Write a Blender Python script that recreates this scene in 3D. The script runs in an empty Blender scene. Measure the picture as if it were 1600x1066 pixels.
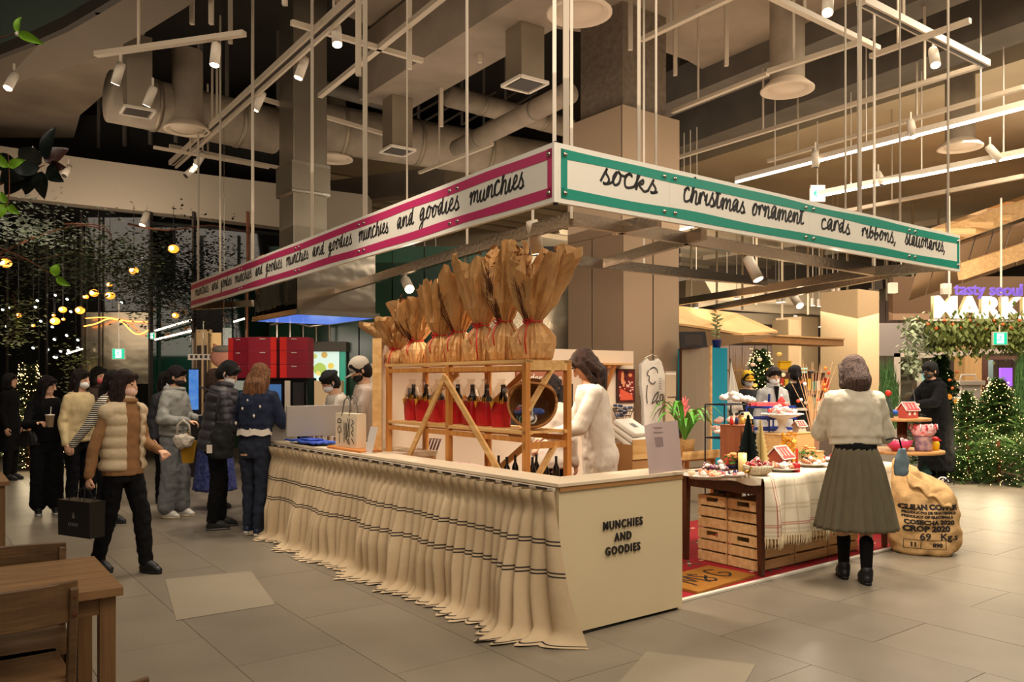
import bpy, bmesh, math, random
from mathutils import Vector as V, Matrix, noise, Euler
from math import pi, sin, cos, radians as R
rnd = random.Random(7)
C = bpy.context.scene.collection
F, H, HZ = 1260.0, 1.5, 595.0        # focal length in px, eye height, horizon row of the photograph

# ---------------------------------------------------------------- camera, world, exposure, large lights
cam = bpy.data.cameras.new('camera'); co = bpy.data.objects.new('camera', cam); C.objects.link(co)
co.location = (0, 0, H); co.rotation_euler = (pi/2, 0, 0)
cam.sensor_width = 36; cam.lens = 36*F/1600; cam.shift_y = (HZ-533)/1600; cam.clip_end = 200
bpy.context.scene.camera = co
sc = bpy.context.scene
sc.view_settings.view_transform = 'Standard'; sc.view_settings.look = 'None'
sc.view_settings.gamma = 1; sc.view_settings.use_curve_mapping = False
sc.view_settings.exposure = 0.0
sc.cycles.max_bounces = 6; sc.cycles.diffuse_bounces = 3; sc.cycles.glossy_bounces = 3
sc.cycles.transmission_bounces = 5; sc.cycles.transparent_max_bounces = 8
sc.cycles.use_denoising = True; sc.cycles.sample_clamp_indirect = 4
sc.cycles.caustics_reflective = False; sc.cycles.caustics_refractive = False
w = bpy.data.worlds.new('world'); sc.world = w; w.use_nodes = True
w.node_tree.nodes['Background'].inputs[0].default_value = (1, .84, .68, 1)
w.node_tree.nodes['Background'].inputs[1].default_value = .16

WARM = (1, .85, .68)
def light(kind, loc, power, color=WARM, size=.1, target=None, angle=70, blend=.6, sy=None):
    l = bpy.data.lights.new('lamp_' + kind.lower(), kind); l.energy = power; l.color = color
    o = bpy.data.objects.new('lamp_' + kind.lower(), l); C.objects.link(o); o.location = loc
    if kind == 'AREA':
        l.size = size
        if sy: l.shape = 'RECTANGLE'; l.size_y = sy
    else: l.shadow_soft_size = size
    if kind == 'SPOT': l.spot_size = R(angle); l.spot_blend = blend
    if target is not None:
        o.rotation_euler = (V(target)-V(loc)).to_track_quat('-Z', 'Y').to_euler()
    o['kind'] = 'helper'
    return o
# unseen area lamps added to fill the hall, one behind the camera
light('AREA', (1.5, 2.2, 5.6), 270, size=4, target=(1.5, 4.5, 0))
light('AREA', (6.5, 7.5, 5.4), 420, size=4, target=(6.2, 8, 0), color=(1, .86, .66))
light('AREA', (3.5, 13.5, 4.6), 300, size=6, target=(3.5, 14, 0))
light('AREA', (5, 25, 2.6), 500, size=8, target=(7, 31, 5))
light('AREA', (11, 17, 4.6), 420, size=6, target=(11, 17, 0))
light('AREA', (-4.2, 5.6, 5.2), 75, size=2.5, target=(-3.5, 7, 0))
light('AREA', (0, -1.5, 4.2), 90, size=5, target=(.5, 7, 1.5))
# unseen area lamps added to brighten the ceiling and the left bay
light('AREA', (0.5, 11, 3.4), 140, size=7, target=(.5, 11.2, 9))
light('AREA', (9, 12, 3.0), 190, size=6, target=(9, 12.1, 9), color=(1, .84, .64))
light('AREA', (2.0, 4.5, 3.3), 60, size=4, target=(2.0, 5, 9))
light('AREA', (-7, 9.5, 3.0), 110, size=4, target=(-7, 9.6, 9))
light('AREA', (-7, 12.5, 3.4), 60, size=3, target=(-7, 15, 2.4))

# ---------------------------------------------------------------- projection helpers (pixel of the photo -> point of the place)
def G(px, py, z=0.0):
    Y = F*(H-z)/(py-HZ); return V(((px-800)/F*Y, Y, z))
def CP(px, py, z):
    Y = F*(z-H)/(HZ-py); return V(((px-800)/F*Y, Y, z))
def P(px, py, Y): return V(((px-800)/F*Y, Y, H-(py-HZ)/F*Y))
def at_x(px, A, D):
    k = (px-800)/F; return (k*A[1]-A[0])/(D[0]-k*D[1])   # distance along D from A whose image lies in column px

# ---------------------------------------------------------------- materials
def lin(c):
    return tuple(((x/255)/12.92 if x/255 <= .04045 else ((x/255+.055)/1.055)**2.4) for x in c) + (1,)
MATS = {}
def mat(name, col, rough=.6, metal=0, vary=0, scale=8, bump=0, bscale=40, emit=0, ecol=None, trans=0, alpha=1,
        stretch=(1, 1, 1), col2=None, spec=.5, wave=None, sheen=0, ior=1.45, detail=4):
    if name in MATS: return MATS[name]
    m = bpy.data.materials.new(name); m.use_nodes = True; MATS[name] = m
    nt = m.node_tree; N = nt.nodes; L = nt.links; b = N['Principled BSDF']
    base = lin(col); b.inputs['Base Color'].default_value = base
    b.inputs['Roughness'].default_value = rough; b.inputs['Metallic'].default_value = metal
    b.inputs['Specular IOR Level'].default_value = spec; b.inputs['Alpha'].default_value = alpha
    b.inputs['Transmission Weight'].default_value = trans; b.inputs['IOR'].default_value = ior
    if sheen: b.inputs['Sheen Weight'].default_value = sheen
    if emit:
        b.inputs['Emission Color'].default_value = lin(ecol or col); b.inputs['Emission Strength'].default_value = emit
    if vary or bump or col2:
        tc = N.new('ShaderNodeTexCoord'); mp = N.new('ShaderNodeMapping'); L.new(tc.outputs['Object'], mp.inputs[0])
        mp.inputs['Scale'].default_value = stretch
    if vary or col2:
        if wave:
            n = N.new('ShaderNodeTexWave'); n.inputs['Scale'].default_value = scale; n.bands_direction = wave
            n.inputs['Distortion'].default_value = 3; n.inputs['Detail'].default_value = 3
            fac = n.outputs['Fac']
        else:
            n = N.new('ShaderNodeTexNoise'); n.inputs['Scale'].default_value = scale; n.inputs['Detail'].default_value = detail
            fac = n.outputs['Fac']
        L.new(mp.outputs[0], n.inputs['Vector'])
        r = N.new('ShaderNodeValToRGB'); L.new(fac, r.inputs[0])
        c2 = lin(col2) if col2 else tuple(x*(1-vary) for x in base[:3])+(1,)
        r.color_ramp.elements[0].position = .3; r.color_ramp.elements[1].position = .7
        r.color_ramp.elements[0].color = c2; r.color_ramp.elements[1].color = base
        L.new(r.outputs[0], b.inputs['Base Color'])
    if bump:
        n2 = N.new('ShaderNodeTexNoise'); n2.inputs['Scale'].default_value = bscale; n2.inputs['Detail'].default_value = 3
        L.new(mp.outputs[0], n2.inputs['Vector'])
        bp = N.new('ShaderNodeBump'); bp.inputs['Strength'].default_value = bump; bp.inputs['Distance'].default_value = .02
        L.new(n2.outputs['Fac'], bp.inputs['Height']); L.new(bp.outputs[0], b.inputs['Normal'])
    return m
def glassy(name, col, alpha=.15, rough=.05):
    "thin clear plastic or pane: mix of transparent and glossy"
    if name in MATS: return MATS[name]
    m = bpy.data.materials.new(name); m.use_nodes = True; MATS[name] = m
    nt = m.node_tree; N = nt.nodes; L = nt.links; N.remove(N['Principled BSDF'])
    t = N.new('ShaderNodeBsdfTransparent'); t.inputs[0].default_value = lin(col)
    g = N.new('ShaderNodeBsdfGlossy'); g.inputs[1].default_value = rough
    x = N.new('ShaderNodeMixShader'); x.inputs[0].default_value = alpha
    L.new(t.outputs[0], x.inputs[1]); L.new(g.outputs[0], x.inputs[2]); L.new(x.outputs[0], N['Material Output'].inputs[0])
    return m
def wood(name, c1, c2, rough=.5, along='X', scale=3):
    s = {'X': (.6, 9, 9), 'Y': (9, .6, 9), 'Z': (9, 9, .6)}[along]
    return mat(name, c1, rough, col2=c2, scale=scale, stretch=s, bump=.15, bscale=8)

# ---------------------------------------------------------------- mesh builder
class MB:
    def __init__(s): s.v = []; s.f = []; s.mi = []; s.k = 0
    def add(s, vs, fs):
        n = len(s.v); s.v += [V(p) for p in vs]; s.f += [tuple(i+n for i in f) for f in fs]; s.mi += [s.k]*len(fs); return s
    def m(s, k): s.k = k; return s
    def box(s, a, b, M=None):
        (x0, y0, z0), (x1, y1, z1) = a, b
        vs = [V(p) for p in ((x0,y0,z0),(x1,y0,z0),(x1,y1,z0),(x0,y1,z0),(x0,y0,z1),(x1,y0,z1),(x1,y1,z1),(x0,y1,z1))]
        if M: vs = [M @ p for p in vs]
        return s.add(vs, [(0,3,2,1),(4,5,6,7),(0,1,5,4),(1,2,6,5),(2,3,7,6),(3,0,4,7)])
    def cbox(s, c, size, M=None):
        c = V(c); h = V(size)/2
        if M is None: return s.box(c-h, c+h)
        return s.box(-h, h, Matrix.Translation(c) @ M.to_4x4())
    def bar(s, p, q, w=.04, h=None, up=(0,0,1)):
        "rectangular bar from p to q; w across, h along up"
        p, q = V(p), V(q); h = h or w; d = (q-p); L = d.length; d.normalize(); up = V(up)
        x = d.cross(up)
        if x.length < 1e-4: x = d.cross(V((1,0,0)))
        x.normalize(); u = x.cross(d)
        vs = [p+x*a*w/2+u*b*h/2 for a, b in ((-1,-1),(1,-1),(1,1),(-1,1))] + [q+x*a*w/2+u*b*h/2 for a, b in ((-1,-1),(1,-1),(1,1),(-1,1))]
        return s.add(vs, [(0,1,2,3),(7,6,5,4),(0,4,5,1),(1,5,6,2),(2,6,7,3),(3,7,4,0)])
    def tube(s, pts, r, n=8, cap=True, flat=1.0):
        pts = [V(p) for p in pts]; N = len(pts); rs = r if isinstance(r, (list, tuple)) else [r]*N
        prev = None; rings = []
        for i, p in enumerate(pts):
            d = (pts[min(i+1, N-1)]-pts[max(i-1, 0)])
            if d.length < 1e-9: d = V((0,0,1))
            d.normalize()
            if prev is None:
                x = d.cross(V((0,0,1)));
                if x.length < .1: x = d.cross(V((0,1,0)))
            else: x = prev - d*prev.dot(d)
            if x.length < 1e-6: x = d.orthogonal()
            x.normalize(); prev = x; y = d.cross(x)
            rings.append([p+x*rs[i]*cos(2*pi*k/n)+y*rs[i]*flat*sin(2*pi*k/n) for k in range(n)])
        return s.rings(rings, cap)
    def rings(s, rings, cap=True, closed=True):
        n = len(rings[0]); vs = [p for r in rings for p in r]; fs = []
        for i in range(len(rings)-1):
            for k in range(n if closed else n-1):
                a, b = i*n+k, i*n+(k+1) % n
                fs.append((a, b, b+n, a+n))
        if cap and closed: fs.append(tuple(range(n))[::-1]); fs.append(tuple(range((len(rings)-1)*n, len(rings)*n)))
        return s.add(vs, fs)
    def lathe(s, prof, n=16, c=(0,0,0), M=None, cap=False):
        c = V(c); rings = []
        for r, z in prof:
            ring = [V((max(r,1e-4)*cos(2*pi*k/n), max(r,1e-4)*sin(2*pi*k/n), z)) for k in range(n)]
            rings.append([(M @ p if M else p)+c for p in ring])
        return s.rings(rings, cap)
    def ell(s, c, r, n=12, M=None):
        r = r if isinstance(r, (list, tuple)) else (r,)*3; c = V(c); rings = []
        for i in range(n//2+1):
            t = pi*i/(n//2); st = max(sin(t), 1e-3)
            ring = [V((r[0]*st*cos(2*pi*k/n), r[1]*st*sin(2*pi*k/n), -r[2]*cos(t))) for k in range(n)]
            rings.append([(M @ p if M else p)+c for p in ring])
        return s.rings(rings, True)
    def cone(s, p, r1, q, r2, n=10, flat=1.0):
        "tapered capsule"
        p, q = V(p), V(q); d = (q-p).normalized() if (q-p).length > 1e-6 else V((0,0,1))
        pts = [p-d*r1*.95, p-d*r1*.7, p-d*r1*.3, p, q, q+d*r2*.3, q+d*r2*.7, q+d*r2*.95]
        return s.tube(pts, [r1*.3, r1*.71, r1*.95, r1, r2, r2*.95, r2*.71, r2*.3], n, True, flat)
    def poly(s, pts, thick, up=(0,0,1)):
        pts = [V(p) for p in pts]; n = len(pts); u = V(up).normalized()*thick
        return s.add(pts+[p+u for p in pts], [tuple(range(n))[::-1], tuple(range(n, 2*n))]+[(i, (i+1) % n, (i+1) % n+n, i+n) for i in range(n)])
    def quad(s, a, b, c, d): return s.add([a,b,c,d], [(0,1,2,3)])
    def xf(s, M, start=0):
        for i in range(start, len(s.v)): s.v[i] = M @ s.v[i]
        return s
    def obj(s, name, m, parent=None, smooth=False, loc=None, rz=0, bevel=0, **tags):
        me = bpy.data.meshes.new(name); me.from_pydata([tuple(p) for p in s.v], [], s.f)
        for x in (m if isinstance(m, (list, tuple)) else [m]): me.materials.append(x)
        if any(s.mi): me.polygons.foreach_set('material_index', s.mi)
        if smooth: me.polygons.foreach_set('use_smooth', [True]*len(me.polygons))
        me.update()
        o = bpy.data.objects.new(name, me); C.objects.link(o)
        if parent: o.parent = parent
        if loc is not None: o.location = loc
        if rz: o.rotation_euler.z = rz
        if bevel:
            b = o.modifiers.new('b', 'BEVEL'); b.width = bevel; b.segments = 2; b.limit_method = 'ANGLE'
        for k, x in tags.items(): o[k] = x
        return o
def fixn(o):
    bm = bmesh.new(); bm.from_mesh(o.data); bmesh.ops.recalc_face_normals(bm, faces=bm.faces); bm.to_mesh(o.data); bm.free(); return o
def thing(name, label, cat, loc=(0,0,0), rz=0, group=None, scale=None):
    o = bpy.data.objects.new(name, None); C.objects.link(o); o.location = loc; o.rotation_euler = (0, 0, rz)
    o['label'] = label; o['category'] = cat
    if group: o['group'] = group
    if scale: o.scale = (scale,)*3
    o.empty_display_size = .1
    return o
def tag(o, label, cat, group=None):
    o['label'] = label; o['category'] = cat
    if group: o['group'] = group
    return o
def struct(o): o['kind'] = 'structure'; return o
def dup(root, loc, rz=None, label=None, group=None, scale=None):
    def cp(o, par):
        c = o.copy(); C.objects.link(c); c.parent = par
        for ch in [x for x in KIDS.get(o.name, [])]: cp(ch, c)
        return c
    KIDS = {}
    for x in root.children_recursive: KIDS.setdefault(x.parent.name, []).append(x)
    r = cp(root, None); r.location = loc
    if rz is not None: r.rotation_euler.z = rz
    if label: r['label'] = label
    if group: r['group'] = group
    if scale: r.scale = (scale,)*3 if not isinstance(scale, tuple) else scale
    return r
BAKE = []
def remesh(o, vox=.008, smooth=3, disp=0, dscale=.12):
    m = o.modifiers.new('r', 'REMESH'); m.mode = 'VOXEL'; m.voxel_size = vox; m.use_smooth_shade = True
    if disp:
        t = bpy.data.textures.get('folds%g' % dscale) or bpy.data.textures.new('folds%g' % dscale, 'CLOUDS'); t.noise_scale = dscale; t.noise_depth = 1
        d = o.modifiers.new('d', 'DISPLACE'); d.texture = t; d.strength = disp; d.mid_level = .5; d.texture_coords = 'LOCAL'
    s = o.modifiers.new('s', 'SMOOTH'); s.factor = .5; s.iterations = smooth
    BAKE.append(o); return o
def bake_all():
    dg = bpy.context.evaluated_depsgraph_get(); new = []
    for o in BAKE:
        e = o.evaluated_get(dg); new.append(bpy.data.meshes.new_from_object(e, depsgraph=dg))
    for o, me in zip(BAKE, new): o.modifiers.clear(); o.data = me
def text(s, size, parent, m, name='lettering', loc=(0,0,0), rot=(0,0,0), ext=.002, bold=0, align='CENTER', shear=0, spacing=1, sx=1):
    c = bpy.data.curves.new(name, 'FONT'); c.body = s; c.size = size; c.extrude = ext; c.offset = bold; c.align_x = align; c.align_y = 'CENTER'
    c.shear = shear; c.space_character = spacing; c.resolution_u = 3
    o = bpy.data.objects.new(name, c); C.objects.link(o); o.parent = parent; o.location = loc; o.rotation_euler = rot; o.scale = (sx, 1, 1)
    c.materials.append(m); TEXTS.append(o); return o
TEXTS = []
def bake_text():
    dg = bpy.context.evaluated_depsgraph_get()
    for o in TEXTS:
        me = bpy.data.meshes.new_from_object(o.evaluated_get(dg), depsgraph=dg)
        n = bpy.data.objects.new('lettering', me); C.objects.link(n); n.parent = o.parent
        n.location = o.location; n.rotation_euler = o.rotation_euler; n.scale = o.scale
        for k in o.keys():
            if k not in ('cycles',): n[k] = o[k]
        bpy.data.objects.remove(o)
# handwriting: cursive letters as polylines on a unit x-height
GLY = {
 'm': (1.25, [(0,.6),(.12,.95),(.22,.9),(.2,.1),(.22,0),(.3,.6),(.48,.98),(.6,.85),(.6,.05),(.68,.6),(.86,.98),(.98,.8),(.98,.15),(1.1,.0),(1.25,.15)]),
 'n': (.9, [(0,.6),(.12,.95),(.2,.85),(.2,.02),(.28,.6),(.46,.98),(.6,.8),(.6,.12),(.7,.0),(.9,.15)]),
 'u': (.85, [(0,.5),(.12,.95),(.1,.3),(.22,.0),(.42,.15),(.56,.95),(.55,.2),(.66,.0),(.85,.15)]),
 'c': (.72, [(0,.72),(.3,1.02),(.5,.86),(.26,.98),(.07,.6),(.14,.08),(.38,0),(.72,.18)]),
 'h': (.85, [(0,.3),(.3,1.6),(.22,1.95),(.12,1.6),(.12,.0),(.25,.7),(.42,.95),(.55,.75),(.55,.1),(.66,.0),(.85,.15)]),
 'i': (.45, [(0,.3),(.15,.95),(.14,.15),(.25,.0),(.45,.15)]),
 'e': (.65, [(0,.25),(.35,.55),(.42,.9),(.25,1.0),(.1,.6),(.18,.08),(.4,.0),(.65,.2)]),
 's': (.65, [(0,.1),(.3,1.05),(.25,.75),(.5,.35),(.4,.02),(.15,.05),(.35,.0),(.65,.15)]),
 'a': (.85, [(.1,.2),(.5,.85),(.3,1.0),(.06,.55),(.2,.03),(.42,.3),(.55,.95),(.53,.15),(.65,.0),(.85,.15)]),
 'd': (.9, [(.1,.2),(.5,.8),(.3,.95),(.06,.5),(.2,.03),(.45,.3),(.6,1.9),(.55,.9),(.55,.15),(.68,.0),(.9,.15)]),
 'g': (.85, [(.1,.3),(.5,.85),(.3,1.0),(.06,.55),(.2,.1),(.45,.3),(.55,.95),(.5,-.3),(.3,-.8),(.12,-.55),(.4,-.1),(.85,.15)]),
 'o': (.75, [(.1,.3),(.3,1.0),(.08,.55),(.2,.03),(.48,.2),(.52,.75),(.35,1.0),(.5,.8),(.75,.75)]),
 'k': (.9, [(0,.3),(.3,1.6),(.22,1.95),(.12,1.6),(.12,.0),(.2,.5),(.5,.95),(.5,.6),(.25,.5),(.55,.1),(.7,.0),(.9,.15)]),
 'r': (.62, [(0,.5),(.1,.97),(.13,.04),(.17,.55),(.3,.95),(.44,.98),(.5,.8),(.62,.62)]),
 't': (.6, [(0,.3),(.25,1.6),(.2,.4),(.28,.0),(.6,.15)]),
 'b': (.75, [(0,.3),(.28,1.6),(.2,1.95),(.12,1.5),(.12,.15),(.3,.0),(.52,.3),(.45,.75),(.25,.55),(.75,.5)]),
 'l': (.5, [(0,.2),(.3,1.6),(.2,1.95),(.1,1.5),(.15,.15),(.28,.0),(.5,.15)]),
 'y': (.8, [(0,.5),(.1,.95),(.1,.4),(.25,.1),(.45,.3),(.56,.95),(.5,-.3),(.3,-.8),(.12,-.55),(.8,.15)]),
 ',': (.35, [(.18,.12),(.2,-.05),(.05,-.45)]), ' ': (1.0, [])}
def smoothline(pts, sub=3):
    out = []; n = len(pts)
    for i in range(n-1):
        p0, p1, p2, p3 = pts[max(i-1,0)], pts[i], pts[i+1], pts[min(i+2,n-1)]
        for k in range(sub):
            t = k/sub
            out.append(tuple(.5*((2*b)+(-a+c)*t+(2*a-5*b+4*c-d)*t*t+(-a+3*b-3*c+d)*t**3) for a, b, c, d in zip(p0,p1,p2,p3)))
    out.append(tuple(pts[-1])); return out
def ribbon(mb, pts, wd, depth=.0015):
    "flat painted stroke in the xz plane, facing -y"
    n = len(pts); L = []; Rr = []
    for i in range(n):
        a, b = V(pts[max(i-1,0)]), V(pts[min(i+1,n-1)]); d = b-a
        if d.length < 1e-9: d = V((1,0))
        d.normalize(); q = V((-d.y, d.x))*wd/2; p = V(pts[i]); L.append(p+q); Rr.append(p-q)
    vs = [(p.x, -depth, p.y) for p in L]+[(p.x, -depth, p.y) for p in Rr]+[(p.x, 0, p.y) for p in L]+[(p.x, 0, p.y) for p in Rr]
    fs = []
    for i in range(n-1): fs += [(i, i+n, i+n+1, i+1), (i, i+1, i+1+2*n, i+2*n), (i+n, i+3*n, i+n+1+2*n, i+n+1)]
    return mb.add(vs, fs)
def script_word(mb, s, x0, z0, width, xh, wd=.006, jit=.06, slope=0):
    tot = sum(GLY[c][0] for c in s); k = width/tot; x = 0; line = []
    def flush():
        if len(line) > 1: ribbon(mb, [(x0+a*k+ b*xh*.18, z0+b*xh+slope*a*k) for a, b in smoothline(line)], wd)
        line.clear()
    for ch in s:
        wg, pl = GLY[ch]
        if ch in ' ,': flush()
        jy = rnd.uniform(-jit, jit); sy = rnd.uniform(.88, 1.1)
        line += [(x+a, b*sy+jy) for a, b in pl]
        if ch in ' ,': flush()
        if ch == 'i': ribbon(mb, [(x0+(x+.2)*k+1.35*xh*.18, z0+1.35*xh), (x0+(x+.3)*k+1.4*xh*.18, z0+1.4*xh)], wd)
        if ch == 't': ribbon(mb, [(x0+(x-.1)*k+1.1*xh*.18, z0+1.15*xh), (x0+(x+.5)*k+1.1*xh*.18, z0+1.2*xh)], wd)
        x += wg
    flush()
def frame2(A, B):
    "Matrix whose x runs from A to B on plan, origin A; -y is then to the right of travel"
    A, B = V(A), V(B); d = B-A; return Matrix.Translation(A) @ Matrix.Rotation(math.atan2(d.y, d.x), 4, 'Z'), d.to_2d().length
# ---------------------------------------------------------------- setting: floor of large tiles
l2, r2 = V((-.6, .8, 0)), V((.8, .6, 0))           # the two plan directions of the hall
O = V((.258, 4.64, 0))                             # front corner of the kiosk counter
ROT = math.atan2(.6, .8)                           # turn of the kiosk against the camera
concrete = [mat('floor_tile_%d' % i, c, .38, vary=.16, scale=2.2, bump=.05, bscale=60) for i, c in enumerate([(134,124,108), (132,122,106), (135,125,109), (130,120,105)])]
grout = mat('grout', (104,95,81), .8)
fl = struct(MB().box((-30, -3, -.3), (40, 45, -.006)).obj('floor', grout))
TW, TL = .61, 1.2
tiles = []
for i in range(-40, 60):
    for j in range(-30, 50):
        c = O + r2*((i+.5)*TW+.22) + l2*((j+.5+(i % 2)*.5)*TL+.1)
        if c.y < 2.0 or c.y > 34 or abs(c.x)/max(c.y,.1) > .66+.9/c.y: continue
        tiles.append((c.y, c, rnd.randrange(4), rnd.uniform(-.0012, .0012)))
tiles.sort(key=lambda t: t[0])
tmesh = []
for k in range(4):
    o = MB().box((-TW/2+.0018, -TL/2+.0018, -.012), (TW/2-.0018, TL/2-.0018, 0)).obj('tile', concrete[k], bevel=.0015)
    tmesh.append(o.data); C.objects.unlink(o); bpy.data.objects.remove(o)
for n, (y, c, k, dz) in enumerate(tiles[:290]):
    o = bpy.data.objects.new('tile', tmesh[k]); C.objects.link(o); o.parent = fl; o.location = (c.x, c.y, -.001+dz*.3); o.rotation_euler.z = ROT
far = MB()
for y, c, k, dz in tiles[290:]:
    M = Matrix.Translation(c+V((0,0,-.001))) @ Matrix.Rotation(ROT, 4, 'Z')
    far.m(k).box((-TW/2+.0018, -TL/2+.0018, -.01), (TW/2-.0018, TL/2-.0018, 0), M)
o = far.obj('tile', concrete, fl); o['kind'] = 'stuff'
patchm = mat('pale_patch', (148,137,117), .45, vary=.06, scale=3)
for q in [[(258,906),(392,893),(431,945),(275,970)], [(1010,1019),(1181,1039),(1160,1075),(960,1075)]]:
    pts = [G(*p) for p in q]; MB().poly([p+V((0,0,.0005)) for p in pts], .002).obj('floor_patch', patchm, fl)  # flat patches paler than the tiles around them

# ---------------------------------------------------------------- ceiling: bare slabs, beams, open dark bays
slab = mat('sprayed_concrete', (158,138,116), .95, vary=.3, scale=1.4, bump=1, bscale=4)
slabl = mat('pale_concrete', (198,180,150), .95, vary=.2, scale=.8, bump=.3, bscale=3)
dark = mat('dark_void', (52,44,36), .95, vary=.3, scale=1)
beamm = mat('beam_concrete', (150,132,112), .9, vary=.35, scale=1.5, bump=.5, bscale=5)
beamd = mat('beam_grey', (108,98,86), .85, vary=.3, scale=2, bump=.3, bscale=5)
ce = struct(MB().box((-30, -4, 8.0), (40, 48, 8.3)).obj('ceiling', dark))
def zone(pts, z, m, th=.45):
    return fixn(MB().poly([CP(a, b, z) for a, b in pts], th).obj('ceiling_slab', m, ce))
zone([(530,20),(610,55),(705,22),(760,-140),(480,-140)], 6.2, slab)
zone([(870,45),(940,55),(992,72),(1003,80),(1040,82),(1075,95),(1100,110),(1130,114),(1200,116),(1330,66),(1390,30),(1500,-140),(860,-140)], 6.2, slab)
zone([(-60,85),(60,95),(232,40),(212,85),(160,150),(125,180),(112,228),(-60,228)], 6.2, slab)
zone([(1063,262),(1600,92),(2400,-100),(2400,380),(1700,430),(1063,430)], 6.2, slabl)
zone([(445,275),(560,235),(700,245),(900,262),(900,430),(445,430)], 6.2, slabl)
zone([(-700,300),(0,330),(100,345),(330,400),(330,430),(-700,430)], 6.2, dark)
# slab ribs of the pale ceiling run with the kiosk's long side
def beam(p, q, z, wd, ht, m, name='beam', par=ce, ext=(0,0)):
    a, b = CP(*p, z), CP(*q, z); d = (b-a).normalized(); a -= d*ext[0]; b += d*ext[1]
    a.z = b.z = z+ht/2; return MB().bar(a, b, wd, ht).obj(name, m, par)
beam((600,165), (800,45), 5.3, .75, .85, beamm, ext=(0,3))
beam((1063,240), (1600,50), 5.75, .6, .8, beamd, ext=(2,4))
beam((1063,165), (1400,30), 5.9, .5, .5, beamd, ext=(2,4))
beam((448,330), (700,300), 5.3, .3, .5, beamm)
for k in range(7):
    a = CP(1100+k*95, 400-k*4, 6.2); b = a-l2*12
    if k % 2 == 0: MB().bar(a+V((0,0,-.08)), b+V((0,0,-.08)), .14, .16).obj('beam', slabl, ce)
    c = CP(1063, 340+k*14, 6.2); MB().bar(c+V((0,0,-.06)), c+r2*16+V((0,0,-.06)), .1, .12).obj('beam', slabl, ce)
for k in range(5):
    c = CP(470+k*20, 270+k*14, 6.1); MB().bar(c, c+r2*8, .12, .14).obj('beam', slabl, ce)

# far hall: lower beams and ducts under the slab
for k, (x0, y0, x1, y1, z, w_, m_) in enumerate([(1066,452,1340,470,5.2,.5,slabl),(1066,436,1300,452,5.4,.3,beamd),(1090,470,1340,488,4.8,.4,slabl),(1370,440,1480,430,5.2,.5,beamd),(1366,462,1500,452,4.8,.5,slabl),(1366,480,1470,476,4.4,.3,beamm),(1080,495,1300,503,4.3,.35,slabl),(1180,440,1225,505,4.6,.25,beamm),(1380,448,1420,500,4.6,.3,beamm)]):
    Y0, Y1 = 24+k*.5, 26+k*.4; a, b2 = P(x0,y0,Y0), P(x1,y1,Y1); MB().bar(a, b2, .4, w_).obj('beam', m_, ce)
for k in range(12):
    a = P(1080+k*34+(k % 3)*6, 500-(k % 4)*8, 21+k % 5); MB().bar(a, V((a.x,a.y,6.3)), .05).obj('hanger_rod', slabl, ce)
# walls round the hall
wallm = mat('far_wall', (112,98,84), .8, vary=.12, scale=1)
struct(MB().box((-30, 33, 0), (40, 33.3, 8)).obj('wall_back', wallm))
struct(MB().box((-20, 5, 0), (-19.7, 33, 8)).obj('wall_left', mat('left_wall', (38,34,30), .7)))
struct(MB().box((30, -3, 0), (30.3, 33, 8)).obj('wall_right', wallm))
struct(MB().box((-30, -3.3, 0), (40, -3, 8)).obj('wall_front', mat('front_wall', (120,105,88), .8)))

# bulkhead across the left bay: a tall plain band
band = mat('painted_band', (178,162,140), .7)
b = MB(); pa = [(-300,225),(110,244),(300,268),(445,300),(560,318)]
p0 = P(-300,262,15.5); q0 = P(575,330,17.5)
for (x0,y0,y1),(x1,y2,y3) in zip([(-300,205,292),(0,228,305),(110,244,318),(300,270,338)], [(0,228,305),(110,244,318),(300,270,338),(575,305,372)]):
    A = [P(x0,y0,14+(x0+300)*.0009), P(x1,y2,14+(x1+300)*.0009), P(x1,y3,14+(x1+300)*.0009), P(x0,y1,14+(x0+300)*.0009)]
    b.add(A+[p+V((0,.4,0)) for p in A], [(0,1,2,3),(7,6,5,4),(0,4,5,1),(3,2,6,7)])
struct(fixn(b.obj('bulkhead', band)))

# curved upper gallery, top left: soffit, edge and glazed balustrade
gal = mat('gallery_soffit', (118,102,84), .75); gald = mat('gallery_edge', (62,54,46), .6); galg = mat('gallery_glass', (86,96,86), .12, spec=.8)
low = [(-260,215),(-120,172),(0,135),(90,112),(160,86),(225,52),(290,12),(345,-30),(420,-110)]
upp = [(-260,190),(-120,140),(0,93),(60,70),(110,48),(155,22),(200,-5),(245,-40),(300,-110)]
gr = struct(thing('gallery', 'curved upper gallery with a plain soffit and glazed edge', 'gallery')); del gr['category']; gr['kind'] = 'structure'
LO = [CP(x, y, 5.6) for x, y in low]; UP = [CP(x, y, 5.9) for x, y in upp]
m = MB()
for a, c in ((LO, UP),):
    n = len(a); m.add(a+c, [(i, i+1, i+1+n, i+n) for i in range(n-1)])
m.obj('soffit', gal, gr)
for z0, z1, mm, nm, off in ((5.9, 6.05, gald, 'gallery_rim', 0), (6.05, 8.0, galg, 'balustrade_glass', .05)):
    m = MB(); n = len(UP); a = [V((p.x, p.y, z0)) for p in UP]; c = [V((p.x, p.y, z1)) for p in UP]
    m.add(a+c+[p+V((-.06,-.06,0)) for p in a+c], [(i, i+1, i+1+n, i+n) for i in range(n-1)]+[(i+2*n, i+1+2*n, i+1+3*n, i+3*n) for i in range(n-1)]+[(i, i+1, i+1+2*n, i+2*n) for i in range(n-1)]); m.obj(nm, mm, gr)
for i in (1, 3, 5, 7): MB().bar(UP[i], UP[i]+V((0,0,1.9)), .08).obj('mullion', gald, gr)

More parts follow.
